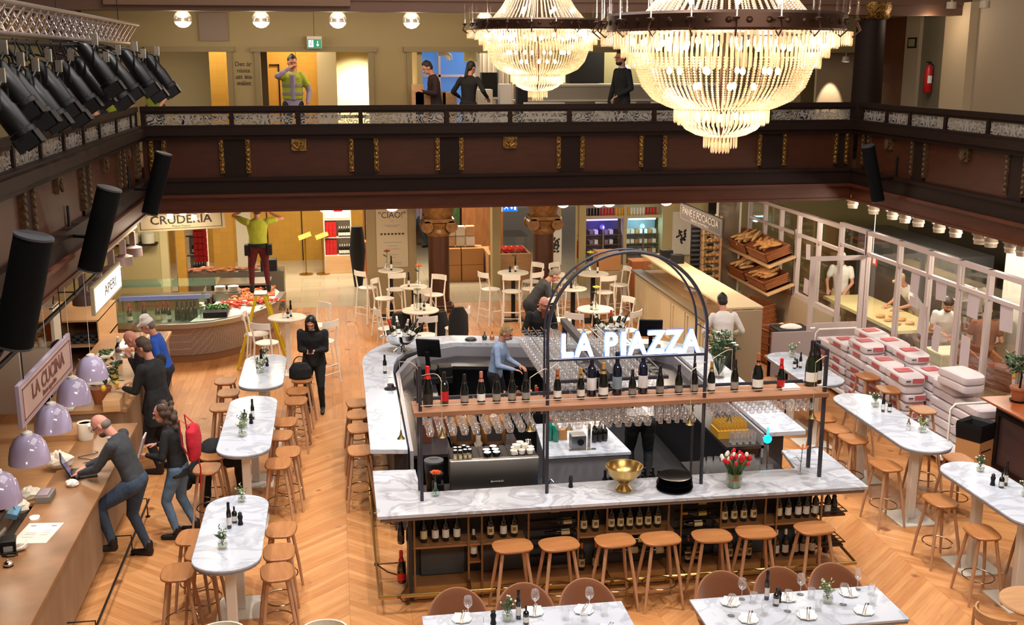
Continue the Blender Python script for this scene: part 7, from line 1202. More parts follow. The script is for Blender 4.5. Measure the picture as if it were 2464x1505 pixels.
def tier(R, z0, z1, n, t, name='prism_tier'):
    g = B()
    for k in range(n):
        a = 2 * pi * k / n; c, s_ = cos(a), sin(a); w = .0095; T = Matrix.Translation((R * c, R * s_, 0)) @ Matrix.Rotation(a, 4, 'Z'); zm = z0 + .012
        g.add([(0, -w, zm), (w * .6, 0, zm), (0, w, zm), (-w * .6, 0, zm), (0, -w, z1), (w * .6, 0, z1), (0, w, z1), (-w * .6, 0, z1), (0, 0, z0 - .006)], [(0, 1, 5, 4), (1, 2, 6, 5), (2, 3, 7, 6), (3, 0, 4, 7), (4, 5, 6, 7), (1, 0, 8), (2, 1, 8), (3, 2, 8), (0, 3, 8)], T)
    return obj(name, g, crystal, t, smooth=False)
def chandelier():
    t = thing('crystal_chandelier', 'x', 'chandelier'); br = mat('bronze_band', '#3a2418', .4, .7)
    g = B(); g.lathe([(.90, -.01), (.92, .01), (.92, .11), (.9, .13), (.88, .11), (.88, .01), (.90, -.01)], n=56)
    for k in range(40): a = 2 * pi * k / 40; g.lathe([(.025, -.004), (.012, .004)], n=8, M=Matrix.Translation((.925 * cos(a), .925 * sin(a), .06)) @ Matrix.Rotation(a, 4, 'Z') @ Matrix.Rotation(pi / 2, 4, 'Y'))
    obj('gallery_band', g, br, t); obj('ring_frame', B().tube([(.62 * cos(2 * pi * k / 40), .62 * sin(2 * pi * k / 40), .12) for k in range(40)], .02, 6, closed=True), br, t); obj('ring_frame', B().tube([(.36 * cos(2 * pi * k / 30), .36 * sin(2 * pi * k / 30), -.59) for k in range(30)], .008, 6, closed=True), br, t); obj('ring_frame', B().tube([(.13 * cos(2 * pi * k / 20), .13 * sin(2 * pi * k / 20), -.8) for k in range(20)], .006, 6, closed=True), br, t)
    obj('centre_rod', B().tube([(0, 0, -.8), (0, 0, 1.35)], .02, 8), br, t)
    for k in range(8): a = pi * k / 4; obj('spoke', B().tube([(0, 0, .1), (.9 * cos(a), .9 * sin(a), .06)], .012, 6), br, t)
    for nm, pr, n, r in (('bead_canopy', [(.63, .13), (.5, .28), (.36, .5), (.22, .8), (.12, 1.2)], 64, .0125), ('bead_bowl', [(.7, -.2), (.675, -.3), (.63, -.42), (.54, -.52), (.43, -.57), (.34, -.6)], 96, .0115), ('lower_bead_bowl', [(.33, -.68), (.28, -.75), (.2, -.79), (.12, -.81)], 48, .009)): strands(pr, n, r, nm, t, .021 if nm != 'lower_bead_bowl' else .016)
    for R, z0, z1, n in ((.96, -.11, -.01, 150), (.86, -.13, -.02, 130), (.8, -.2, -.1, 120), (.74, -.28, -.16, 110), (.37, -.7, -.6, 64), (.34, -.72, -.62, 60), (.13, -.9, -.81, 26), (.07, -.94, -.86, 16)): tier(R, z0, z1, n, t)
    for k in range(20):
        a = 2 * pi * k / 20 + .05; c, s_ = cos(a), sin(a); g = B(); g.tube([(.9 * c, .9 * s_, .0), (.97 * c, .97 * s_, -.05), (1.03 * c, 1.03 * s_, 0), (1.0 * c, 1.0 * s_, .06)], .007, 6); g.lathe([(.02, .06), (.03, .075), (.01, .08)], (1.0 * c, 1.0 * s_, 0), 8); arm = obj('candle_arm', g, br, t)
        g = B(); g.lathe([(.011, .08), (.008, .2), (.001, .34)], (1.0 * c, 1.0 * s_, 0), 6); g.lathe([(.008, .1), (.001, .26)], (.94 * c, .94 * s_, .03), 6); obj('crystal_spike', g, clear, arm)
    for R, z, n in ((.72, -.08, 18), (.5, .25, 8), (.42, -.3, 10), (.24, -.42, 5), (.2, -.66, 5), (.52, -.12, 8), (.3, .5, 6)):
        for k in range(n): a = 2 * pi * k / n + z; obj('bulb', BULB if False else B().sph((0, 0, 0), (.022, .022, .03), 8, 6), candle_em, t, loc=(R * cos(a), R * sin(a), z))
    return t
for n_, (x, y, z, l) in enumerate(((3.05, 8.6, 5.72, 'large nearer crystal chandelier hanging over the bar'), (2.79, 15.3, 5.905, 'farther crystal chandelier hanging before the back balcony'))):
    if n_ == 0: ch = chandelier(); ch.location = (x, y, z); ch['label'] = l; ch['group'] = 'crystal chandeliers'
    else: c2 = dup(ch, (x, y, z), 0, l)
    for dz, p_ in ((-.25, 60), (-.48, 24), (.35, 22), (-.68, 7)): light('POINT', (x, y, z + dz), p_, (1, .78, .54), .12, name='chandelier_light')
    for k in range(4): a = pi / 4 + pi * k / 2; light('POINT', (x + .78 * cos(a), y + .78 * sin(a), z - .06), 10, (1, .78, .54), .05, name='chandelier_light')
    o = obj('hanging_chain', B().tube([(x, y, z + 1.33), (x, y, 12)], .015, 6), D.materials['bronze_band']); tag(o, 'chain above the %s chandelier' % ('nearer' if n_ == 0 else 'farther'), 'chain')
# ================================================================ TRUSS, STAGE LIGHTS, SPEAKERS
alu = mat('aluminium_tube', '#b3a9a6', .3, .85); tx, tz = -2.78, 5.86
t = thing('lighting_truss', 'silver lattice truss carrying stage lights at the upper left', 'truss', (tx, 0, tz)); ch_ = [(-.14, .12), (.14, .12), (0, -.13)]
for cx, cz in ch_: obj('chord', B().tube([(cx, 8.0, cz), (cx, 16.7, cz)], .022, 8), alu, t)
for a, c in ((0, 2), (1, 2), (0, 1)):
    g = B(); P = []
    for k in range(59): q = ch_[a] if k % 2 == 0 else ch_[c]; P.append((q[0], 8.05 + k * .148, q[1]))
    for p_, q_ in zip(P[:-1], P[1:]): g.tube([p_, q_], .009, 6)
    obj('lattice', g, alu, t)
for y in (9, 12.5, 16): obj('suspension_wire', B().tube([(0, y, .1), (0, y, 4.5)], .006, 5), black, t)
t2 = thing('lower_lamp_bar', 'black bar under the truss wrapped with cables', 'bar', (tx, 0, 5.66)); obj('bar', B().tube([(0, 8.0, 0), (0, 16.6, 0)], .024, 8), black, t2); random.seed(6); g = B()
for k in range(26): y = 8.2 + k * .32; g.tube([(J(.05), y, .02), (.06 + J(.05), y + .08, -.1 - random.random() * .08), (J(.06), y + .2, -.05), (J(.05), y + .3, .03)], .009, 5)
obj('cables', g, black, t2)
stageblack = mat('stage_black', '#08080a', .4, spec=.25)
def stagelight():
    t = thing('stage_light', 'x', 'stage light'); T = Matrix.Rotation(radians(-52), 4, 'Y'); g = B(); g.lathe([(.06, -.26), (.085, -.22), (.09, -.02), (.1, 0), (.1, .2), (.115, .21), (.115, .25)], n=18, M=Matrix.Rotation(pi, 4, 'X')); o = obj('lamp_body', g, stageblack, t, rot=(0, radians(-33), 0))
    obj('lens', B().lathe([(.1, -.246), (.06, -.25), (.001, -.252)], n=18), mat('lens_glass', '#3a3f4a', .05, coat=1) if 'lens_glass' not in D.materials else D.materials['lens_glass'], o)
    for k in range(4): a = pi / 2 * k; obj('barn_door', B().box(.1, -.085, -.37, .106, .085, -.25), black, o, rot=(0, 0, a))
    obj('yoke', B().tube([(0, -.12, .0), (0, -.13, .18), (0, 0, .24), (0, .13, .18), (0, .12, 0)], .01, 6), black, t); obj('clamp', B().box(-.03, -.02, .22, .03, .02, .34), steel, t); return t
sK2 = Kind(stagelight); i = 0
for (px, py, Y) in ((382, 196, 15.9), (350, 205, 15.3), (290, 200, 14.6), (262, 220, 14.0), (215, 215, 13.4), (178, 225, 12.7), (150, 255, 12.2), (125, 235, 11.6), (95, 262, 11.1), (60, 255, 10.5), (20, 230, 10.2), (15, 300, 9.9), (330, 190, 14.9), (235, 185, 13.1)):
    p = VY(px, py, Y); SL_ = sK2.put((p.x, Y, p.z + .12), J(.25), 'black stage light with barn doors under the truss, %s of fourteen' % ORD[i], 'stage lights under the truss', rot=(0, 0, 0)); obj('drop_bar', B().tube([(0, 0, .2), (tx - p.x, 0, 5.66 - p.z - .12)], .012, 6), black, D.objects[SL_.name]); i += 1
spk = mat('speaker_cloth', '#06080a', .85, spec=.15)
def speaker(pt, pb, Y, r, label, wall, side=1):
    a = VY(*pt, Y); c = VY(*pb, Y); d = (a - c); L = d.length; R = d.to_track_quat('Z', 'Y'); t = thing('column_speaker', label, 'speaker', (a + c) / 2, group='black column speakers on the balcony fronts'); t.rotation_mode = 'QUATERNION'; t.rotation_quaternion = R
    n = 22; P = [(r * cos(2 * pi * k / n), r * .85 * sin(2 * pi * k / n)) for k in range(n)]; obj('grille_body', B().prism(P, -L / 2 + .01, L / 2 - .01), spk, t, bevel=.01); obj('top_cap', B().prism([(x * 1.02, y * 1.02) for x, y in P], L / 2 - .02, L / 2), mat('speaker_cap', '#3b3d42', .4) if 'speaker_cap' not in D.materials else D.materials['speaker_cap'], t); obj('bottom_cap', B().prism([(x * 1.02, y * 1.02) for x, y in P], -L / 2, -L / 2 + .02), D.materials['speaker_cap'], t)
    m = (a + c) / 2; inv = R.to_matrix().transposed(); w = inv @ Vector((wall - m.x, .2, -.1)); w2 = inv @ Vector((wall - m.x, .2, .25)); obj('bracket', B().tube([(0, 0, -.1), w], .02, 6).tube([w, w2], .018, 6), black, t)
speaker((395, 368), (360, 515), 17.2, .14, 'black column speaker nearest the back corner on the left balcony front', XL); speaker((264, 452), (216, 650), 13.2, .16, 'middle black column speaker on the left balcony front', XL); speaker((82, 566), (32, 832), 9.9, .19, 'nearest black column speaker at the left picture edge', XL); speaker((2088, 350), (2113, 485), 17.0, .12, 'black column speaker on the right balcony front', XR)
# ================================================================ UPSTAIRS
cg = glass_mat('globe_clear', gl=.3, body=.03)
for i, px in enumerate((440, 628, 813, 990, 1166)):
    p = VY(px, 50, 20.5); t = thing('glass_globe_lamp', 'clear glass globe lamp on the upper ceiling, %s from left' % ORD[i], 'ceiling lamp', (p.x, 20.5, 6.2), group='glass globe lamps upstairs'); obj('glass_globe', B().sph((0, 0, 0), (.155, .155, .15), 20, 14), cg, t); obj('frosted_bowl', B().lathe([(.001, -.15), (.08, -.13), (.125, -.09), (.145, -.05)], n=20), globe_em, t); obj('tube_bulb', B().lathe([(.02, -.08), (.02, .09)], n=10), globe_em, t); obj('ceiling_mount', B().lathe([(.09, .13), (.09, .22)], n=16), offwhite, t); light('POINT', (p.x, 20.5, 5.95), 26, WARM, .15, name='globe_light')
light('SPOT', (.8, 23.9, 5.5), 420, (1, .88, .6), .06, name='niche_spot', spot=radians(80), blend=1); aim(D.objects['niche_spot'], (.55, 25, 4.7))
t = thing('wall_washer', 'small round spotlight lighting the bright niche upstairs', 'spot lamp', (.9, 24.2, 5.6)); obj('disc', B().lathe([(.09, -.02), (.09, .02)], n=16, M=Matrix.Rotation(pi / 2, 4, 'X')), D.materials['mauve_shade'], t); obj('stem', B().tube([(-.1, 0, 0), (-.1, 0, .8)], .012, 6), D.materials['mauve_shade'], t)
s = light('SPOT', (9.35, 22.0, 5.55), 110, (1, .82, .6), .03, name='cone_spot', spot=radians(40), blend=.4); aim(s, (9.3, 23.4, 4.3)); 
t = thing('cone_lamp', 'small bright spotlight by the pale wall right of the chandelier', 'spot lamp', (10.84, 22.9, 5.52)); obj('can', B().lathe([(.09, -.05), (.06, .06), (.001, .07)], n=16), white, t); obj('stem', B().tube([(0, 0, .06), (0, 0, .9)], .01, 6), white, t); obj('bright_face', B().lathe([(.085, -.051), (.001, -.052)], n=16), globe_em, t); s.location = (10.84, 23.2, 5.42); aim(s, (10.84, 23.62, 4.5))
for i, (px, py) in enumerate(((2228, 22), (2290, 12), (2370, 10))): p = VX(px, py, 10.6); t = thing('track_spot', 'pale track spot at the top of the right wing, %s from left' % ORD[i], 'spot lamp', p); obj('can', B().lathe([(.08, -.06), (.08, .05), (.001, .06)], n=14), sl, t); obj('stem', B().tube([(0, 0, .05), (0, 0, .5)], .015, 6), sl, t); i == 0 and obj('bright_face', B().lathe([(.075, -.061), (.001, -.062)], n=14), globe_em, t)
light('POINT', (10.5, 19, 6.2), 22, WARM, .1, name='wing_light'); light('POINT', (10.5, 14, 6.6), 16, WARM, .1, name='wing_light')
for x, y, p_ in ((-2.4, 24, 70), (3.5, 24.6, 130), (6.5, 24.6, 90), (-5.5, 20, 30), (-.8, 24.0, 60)): light('AREA', (x, y, 6.38), p_, (1, .88, .66), .8, name='upper_room_light')
t = thing('upper_white_counter', 'long white counter behind the suited man upstairs', 'counter', (0, 0, 0)); obj('front', B().box(3.9, 22.9, 3.8, 8.4, 23.0, 4.98), mat('pale_blue_white', '#a9a59e', .5), t); obj('top', B().box(3.85, 22.85, 4.98, 8.45, 23.5, 5.02), white, t); obj('low_ledge', B().box(3.4, 22.72, 4.68, 8.4, 22.9, 4.72), white, t)
b = B(); b.box(4.6, 25.5, 3.8, 8.9, 25.6, 6.4); struct('wall_olive_upper', b, mat('olive_upper', '#8e8762', .6))
o = obj('dark_oven', B().box(5.3, 25.1, 5.0, 6.1, 25.48, 5.75), black); tag(o, 'dark built in oven behind the suited man', 'oven'); o = obj('blue_screen', B().box(6.55, 25.44, 4.95, 6.8, 25.5, 5.4), mat('panel_glow', '#8fb0e0', .4, emit='#8fb0e0', es=1)); tag(o, 'small pale blue screen right of the suited man', 'screen')
t = thing('white_shelf_frame', 'tall white shelf frame with machines left of the small chandelier', 'shelf', (3.3, 23.8, 3.8)); obj('frame', B().box(-.25, 0, 0, -.2, .5, 1.9).box(.2, 0, 0, .25, .5, 1.9).box(-.25, 0, 1.85, .25, .5, 1.9).box(-.25, 0, .9, .25, .5, .94), white, t); obj('black_machine', B().box(-.15, .1, .94, .18, .4, 1.45), black, t); obj('white_machine', B().box(-.2, .05, .5, .15, .4, .9), offwhite, t, bevel=.02)
for i, (px, w, h, m) in enumerate(((1005, .12, .35, ply), (1035, .3, .22, oaklight), (1080, .14, .2, ply), (1215, .12, .35, white), (1165, .15, .25, offwhite), (1255, .1, .3, black))): p = VY(px, 245, 22.0); o = obj('counter_box', B().box(-w, -.15, 0, w, .15, h + .9), m, bevel=.01); o.location = (p.x, 22.0, 3.8); tag(o, 'small box or machine standing in the upper cafe, %s from left' % ORD[i], 'box', 'boxes in the upper cafe')
p = VY(1068, 135, 22.8); t = thing('white_duct_lamp', 'white curved pipe lamp before the blue window upstairs', 'lamp', p); obj('pipe', B().tube([(-.12, 0, .06), (0, 0, .06), (.1, 0, 0), (.12, 0, -.08)], .06, 12), white, t); p = VY(1133, 137, 23.3); t = thing('glass_lamp_shade', 'pale boxy glass lampshade upstairs left of the small chandelier', 'lamp', p); obj('shade', B().lathe([(.16, -.1), (.14, .1), (.001, .1)], n=18), mat('pale_shade', '#c9c3a4', .4), t); obj('stem', B().tube([(0, 0, .1), (0, 0, 6.42 - p.z)], .008, 5), black, t)
for i, px in enumerate((600, 615, 628, 450, 520, 1120, 1300, 1530)): p = VY(px, 262, 19.5); o = obj('balcony_glassware', tumbler(.035, .12), winegl); o.location = (p.x, 19.5, 4.58); tag(o, 'glass standing on the ledge table behind the back balcony railing', 'glass', 'glassware behind the balcony railing')
for i, (x0, x1) in enumerate(((-2.6, .6), (1.2, 4.6), (5.2, 8.6))): t = thing('balcony_table', 'dark table behind the back balcony railing, %s from left' % ORD[i], 'table', (0, 0, 0)); obj('table_top', B().box(x0, 19.25, 4.55, x1, 19.75, 4.58), dkwood, t); [obj('leg', B().box(x, 19.45, 3.8, x + .06, 19.55, 4.55), dkwood, t) for x in (x0 + .1, x1 - .16)]
for i, x in enumerate((3.9, 5.3, 6.4)): o = obj('white_bench_back', B().box(-.4, 0, .6, .4, .06, .92).box(-.36, .01, 0, -.32, .05, .6).box(.32, .01, 0, .36, .05, .6), offwhite, bevel=.01); o.location = (x + .1, 21.2, 3.8); tag(o, 'white chair back behind the railing upstairs, %s from left' % ORD[i], 'chair')
text_o = thing('wall_slogan', 'x', 'lettering', (-1.66, 22.49, 5.25)); [text('text_line', w_, .12, lab_dk, text_o, (0, 0, .18 - .12 * k), UP, .002) for k, w_ in enumerate(('Det är', 'nästa', 'att äta', 'målet'))]; tag(text_o, 'small dark four line slogan on the wall between the upper doors', 'lettering')
o = obj('grey_wall_panel', B().box(-.27, 0, -.26, .27, .04, .26), mat('mauve_grey', '#8a7a70', .6)); o.location = (-2.17, 22.44, 6.12); tag(o, 'mauve grey square panel high on the upper wall', 'panel'); o.name = 'acoustic_board'
t = thing('red_exit_sign', 'dim framed escape sign on the right wing wall', 'exit sign', VX(2196, 103, 11.2)); obj('housing', B().box(-.02, -.16, -.1, 0, .16, .1), dkwood, t); obj('sign_face', B().box(-.025, -.12, -.07, -.02, .12, .07), mat('dim_sign', '#8a8068', .5), t)
t = thing('red_white_exit_sign', 'red and white sign behind the bakery glass', 'sign', VX(2098, 625, 10.4)); obj('board', B().box(0, -.2, -.1, .02, .2, .1), redp, t); obj('hanger', B().tube([(.01, 0, .1), (.01, 0, 3.12 - t.location.z)], .008, 5), white, t); obj('white_arrow', B().box(-.004, .02, -.02, 0, .15, .02).box(-.004, -.15, -.06, 0, -.05, .06), white, t)
# ================================================================ PEOPLE
def fab(name, c, c2=None): return mat('cloth_' + name, c, .85, bump=(16, .5), noise=(6, c2, .25) if c2 else None)
blk = fab('black', '#131417'); jean = fab('jeans', '#3a4c62', '#2a3648'); ljean = fab('light_jeans', '#5e7891', '#475d75'); grey = fab('charcoal', '#34373c'); wht = fab('white', '#dcd6d2'); shirtb = fab('blue_shirt', '#93a8cc'); hiv = fab('hi_vis', '#a5ad34'); wine = fab('wine_red', '#5a1218'); lil = fab('lilac', '#9a8da6'); brn = fab('brown', '#7a4b36'); roy = fab('royal_blue', '#1e4fae'); navyc = fab('navy', '#191c28'); redc = fab('red', '#b3142a'); tan_ = fab('tan', '#b9a27c'); darkshirt = fab('dark_maroon', '#2a171c')
hb = mat('dark_brown_hair', '#1d1410', .6, bump=(60, .5)); hg = mat('grey_hair', '#6d665f', .7, bump=(60, .5)); hbl = mat('blonde_hair', '#b39768', .6, bump=(70, .6), noise=(30, '#7d6238', .15), stretch=(1, 1, .3)); hbk = mat('black_hair', '#0b0a0b', .4, bump=(60, .3)); hgin = mat('ginger_beard', '#8a4424', .75, bump=(60, .6)); hcur = mat('curly_hair', '#4b392e', .75, bump=(90, .9))
bootm = mat('black_boot', '#111012', .5); lipm = mat('lips', '#9a5248', .5); eyem = mat('eye_dark', '#1b1512', .3)
def ik(a, c, l1, l2, pole):
    a, c = Vector(a), Vector(c); d = c - a; L = min(d.length, (l1 + l2) * .999); n = d.normalized(); x = (l1 * l1 - l2 * l2 + L * L) / (2 * L); h = sqrt(max(l1 * l1 - x * x, 0)); p = Vector(pole); p = (p - n * p.dot(n)).normalized(); return a + n * x + p * h, a + n * L
def remesh(o, v, fold=0):
    m = o.modifiers.new('weld', 'REMESH'); m.mode = 'VOXEL'; m.voxel_size = v; m.use_smooth_shade = True
    s = o.modifiers.new('smooth', 'SMOOTH'); s.iterations = 4; s.factor = .5
    if fold:
        if 'folds' not in D.textures: tx_ = D.textures.new('folds', 'CLOUDS'); tx_.noise_scale = .12
        d = o.modifiers.new('fold', 'DISPLACE'); d.texture = D.textures['folds']; d.strength = fold; d.mid_level = .5
def person(label, loc, face, h=1.75, lean=0, head=(0, 0), hands=None, feet=None, top=blk, bot=blk, sleeve=1, hair=('short', None), sk_=None, shoe=bootm, twist=0, vox=.012, coatlen=0, apron=None, glasses=False, beard=None, vest=None, skirt=None, cap=None, build=1.0, neckm=None, elbow=None, badge=False, collar=None):
    """face: direction the body looks at in world XY, degrees from +X"""
    sk_ = sk_ or skin; s = h / 1.76; t = thing('person', label, 'person', loc, radians(face - 90)); t.scale = (s,) * 3
    hip = Vector((0, 0, .93)); Rl = Matrix.Rotation(-radians(lean), 3, 'X') @ Matrix.Rotation(radians(twist), 3, 'Z'); U = lambda x, y, z: hip + Rl @ Vector((x, y, z - .93)); w = build
    neck = U(0, .0, 1.47); hc = neck + Rl @ Vector((0, .02, .05)); Rh = Matrix.Rotation(-radians(lean * .4 + head[0]), 3, 'X'); Rh = Matrix.Rotation(radians(head[1]), 3, 'Z') @ Rh; HC = hc + Rh @ Vector((0, .025, .115)); Hm = Rh.to_4x4(); HP = lambda x, y, z: HC + Rh @ Vector((x, y, z))
    feet = feet or ((-.11, .02, 0), (.11, -.02, 0)); ax, ay = Rl @ Vector((1, 0, 0)), Rl @ Vector((0, 1, 0)); J_ = {}
    body = B(); body.ell(HC + Rh @ Vector((0, -.005, .02)), (.076, .094, .1), Hm); body.ell(HP(0, .035, -.055), (.056, .058, .062), Hm); body.cap(U(0, -.005, 1.42), HP(0, -.02, -.05), .058, .054); body.cap(HP(0, .085, .0), HP(0, .108, -.03), .012, .017, 8); body.ell(HP(0, .086, .032), (.045, .016, .01), Hm)
    for sx in (-1, 1): body.ell(HP(sx * .077, -.01, -.01), (.01, .02, .032), Hm)
    body.loft([(U(0, 0, .9), .12 * w, .08, ax, ay), (U(0, 0, 1.1), .11 * w, .075, ax, ay), (U(0, 0, 1.3), .13 * w, .085, ax, ay), (U(0, 0, 1.42), .1, .06, ax, ay), (U(0, 0, 1.46), .05, .05, ax, ay)], 14)
    g1, g2 = B(), B(); sh = []
    hands = hands or ((-.25, .05, .82), (.25, .05, .82))
    for i, sx in enumerate((-1, 1)):
        S = U(sx * .175 * w, 0, 1.405); pole = (elbow[i] if elbow else (sx * .5, -.6, -.5)); E, W = ik(S, hands[i], .29, .265, pole); d = (W - E).normalized(); J_[i] = (S, E, W, d)
        body.cap(S, E, .042, .036); body.cap(E, W, .036, .025); up_ = Vector((0, 0, 1)); side = d.cross(up_); side = side.normalized() if side.length > .2 else Vector((1, 0, 0)); nrm = side.cross(d).normalized()
        pm = W + d * .045; Mh = Matrix((side, d, nrm)).transposed().to_4x4(); body.ell(pm, (.038, .048, .015), Mh, 10, 7)
        for k in range(4): o_ = side * ((k - 1.5) * .019); L = (.062, .074, .078, .06)[k if sx > 0 else 3 - k]; b0 = W + d * .08 + o_; b1 = b0 + d * L * .55 - nrm * .012; b2 = b1 + d * L * .35 - nrm * .026; body.cap(b0, b1, .0095, .0088, 7); body.cap(b1, b2, .0088, .0075, 7)
        ts = side * (-sx); b0 = W + d * .025 + ts * .03; b1 = b0 + d * .03 + ts * .025 - nrm * .008; body.cap(b0, b1, .0115, .0105, 7); body.cap(b1, b1 + d * .03 - nrm * .012, .0105, .009, 7)
        if sleeve: f = sleeve if sleeve < 1 else 1; g1.cap(S, E, .056 * w, .05, 12); g1.cap(E, E.lerp(W, .93) if f == 1 else E.lerp(W, .1), .05, .036 if f == 1 else .048, 12)
        else: g1.cap(S, S.lerp(E, .55), .066 * w, .06, 12)
        F = Vector(feet[i]); hp = Vector((sx * .09, 0, .91)); K, A = ik(hp, F + Vector((0, -.03, .09)), .43, .43, (sx * .12, 1, 0)); body.cap(hp, K, .075, .05); body.cap(K, A, .048, .034)
        g2.cap(hp, K, .098 * w, .066, 12); g2.cap(K, A, .064, .047, 12); fd = Vector((sx * .15, 1, 0)).normalized(); b_ = B(); b_.ell(F + Vector((0, -.035, .05)), (.042, .05, .055)); b_.cap(F + Vector((0, -.03, .04)), F + fd * .15 + Vector((0, 0, .032)), .044, .034, 12); b_.cap(A, A + Vector((0, 0, .05)), .05, .05, 10); sh.append(b_)
    o = obj('body', body, sk_, t); remesh(o, min(vox, .0065) if vox < .013 else .009)
    g1.loft([(U(0, 0, .88 if not coatlen else .93), .165 * w, .115, ax, ay), (U(0, 0, 1.0), .155 * w, .112, ax, ay), (U(0, 0, 1.12), .15 * w, .105, ax, ay), (U(0, .005, 1.3), .178 * w, .122, ax, ay), (U(0, 0, 1.4), .18 * w, .095, ax, ay), (U(0, 0, 1.455), .1, .075, ax, ay), (U(0, 0, 1.48), .07, .065, ax, ay)], 20)
    if coatlen: g1.loft([((0, 0, .95 - coatlen), .19 * w, .14, (1, 0, 0), (0, 1, 0)), (U(0, 0, .95), .17 * w, .12, ax, ay), (U(0, 0, 1.1), .155 * w, .11, ax, ay)], 20)
    nm = 'coat' if coatlen else 'top'; o = obj(nm, g1, top, t); remesh(o, vox, .018)
    if not skirt: g2.ell((0, -.01, .93), (.16 * w, .118, .11)); o = obj('trousers', g2, bot, t); remesh(o, vox, .014)
    else: o = obj('trousers', g2, bot, t); remesh(o, vox, .01); g = B(); g.loft([((0, 0, skirt), .2, .16, (1, 0, 0), (0, 1, 0)), ((0, 0, .85), .19, .145, (1, 0, 0), (0, 1, 0)), ((0, 0, 1.04), .165, .125, (1, 0, 0), (0, 1, 0))], 20); o = obj('apron', g, blk, t); remesh(o, vox, .02); obj('apron_tie', B().tube([(.172 * cos(a), .13 * sin(a), 1.03) for a in [k * pi / 10 for k in range(20)]], .009, 6, closed=True), blk, t)
    for b_ in sh: o = obj('shoe', b_, shoe, t); remesh(o, vox)
    for sx in (-1, 1): obj('eye', B().sph(HP(sx * .03, .083, .012), (.0105, .008, .0075), 8, 6), eyem, t)
    obj('mouth', B().ell(HP(0, .09, -.062), (.022, .007, .006), Hm, 8, 5), lipm, t)
    st, hm = hair; g = B()
    if st == 'short': g.ell(HP(0, -.02, .045), (.084, .092, .088), Hm); g.ell(HP(0, -.05, -.005), (.078, .06, .075), Hm); g.cap(HP(0, .04, .1), HP(0, -.03, .11), .035, .04)
    elif st == 'long': g.ell(HP(0, -.02, .04), (.09, .1, .092), Hm); [g.cap(HP(sx * .07, -.0, .03), HP(sx * .085, .015, -.24), .032, .04) for sx in (-1, 1)]; g.cap(HP(0, -.07, .02), HP(0, -.1, -.26), .075, .07)
    elif st == 'curly': 
        for k in range(34): a = k * 2.4; z = .1 - .32 * k / 34; r = .075 + .025 * sin(k); g.sph(HP(r * cos(a), -.05 + min(r * sin(a), .03), z), .042 + .01 * sin(k * 1.7), 8, 6)
    elif st == 'tied': g.ell(HP(0, -.02, .04), (.086, .096, .09), Hm); g.ell(HP(0, -.06, -.02), (.07, .05, .07), Hm); g.cap(HP(0, -.1, .0), HP(0, -.13, -.2), .035, .03)
    elif st == 'stubble': g.ell(HP(0, -.045, -.02), (.079, .058, .06), Hm)
    if g.v: o = obj('hair', g, hm, t); remesh(o, .009)
    if beard: g = B(); g.ell(HP(0, .04, -.08), (.058, .058, .045), Hm); beard[1] > .05 and g.cap(HP(0, .06, -.1), HP(0, .07, -.1 - beard[1]), .045, .03); o = obj('beard', g, beard[0], t); remesh(o, .008)
    if glasses:
        g = B(); [g.tube([HP(sx * .032 + .024 * cos(a), .1, .01 + .017 * sin(a)) for a in [k * pi / 5 for k in range(10)]], .003, 5, closed=True) for sx in (-1, 1)]; [g.tube([HP(sx * .056, .098, .015), HP(sx * .08, .0, .005)], .003, 5) for sx in (-1, 1)]; obj('glasses', g, black, t)
    if cap: g = B(); g.ell(HP(0, -.01, .06), (.092, .104, .08), Hm); cap[1] and g.cap(HP(-.03, .08, .05), HP(.03, .13, .035), .03, .03); cap[1] > 1 and g.ell(HP(0, -.01, .13), (.08, .08, .06), Hm); o = obj('cap', g, cap[0], t); remesh(o, .01)
    if vest:
        g = B(); g.loft([(U(0, 0, 1.0), .172 * w, .13, ax, ay), (U(0, 0, 1.2), .172 * w, .128, ax, ay), (U(0, 0, 1.38), .19 * w, .128, ax, ay), (U(0, 0, 1.46), .11, .09, ax, ay)], 20); [g.cap(U(sx * .15, 0, 1.4), J_[i][0].lerp(J_[i][1], .55), .075, .068) for i, sx in enumerate((-1, 1))]; o = obj('hi_vis_vest', g, hiv, t); remesh(o, vox, .01)
        for z in (1.08, 1.22): obj('reflective_band', B().loft([(U(0, 0, z), .182 * w, .139, ax, ay), (U(0, 0, z + .045), .182 * w, .139, ax, ay)], 20), D.materials['grey_label'], t)
        obj('shirt_front', B().loft([(U(0, .1, 1.0), .045, .045, ax, ay), (U(0, .1, 1.42), .06, .045, ax, ay)], 12), top, t)
    if collar: obj('collar', B().tube([U(.07 * cos(a), .065 * sin(a) + .005, 1.465 + .012 * sin(a)) for a in [k * pi / 8 for k in range(16)]], .014, 6, closed=True), collar, t)
    return t, U, J_
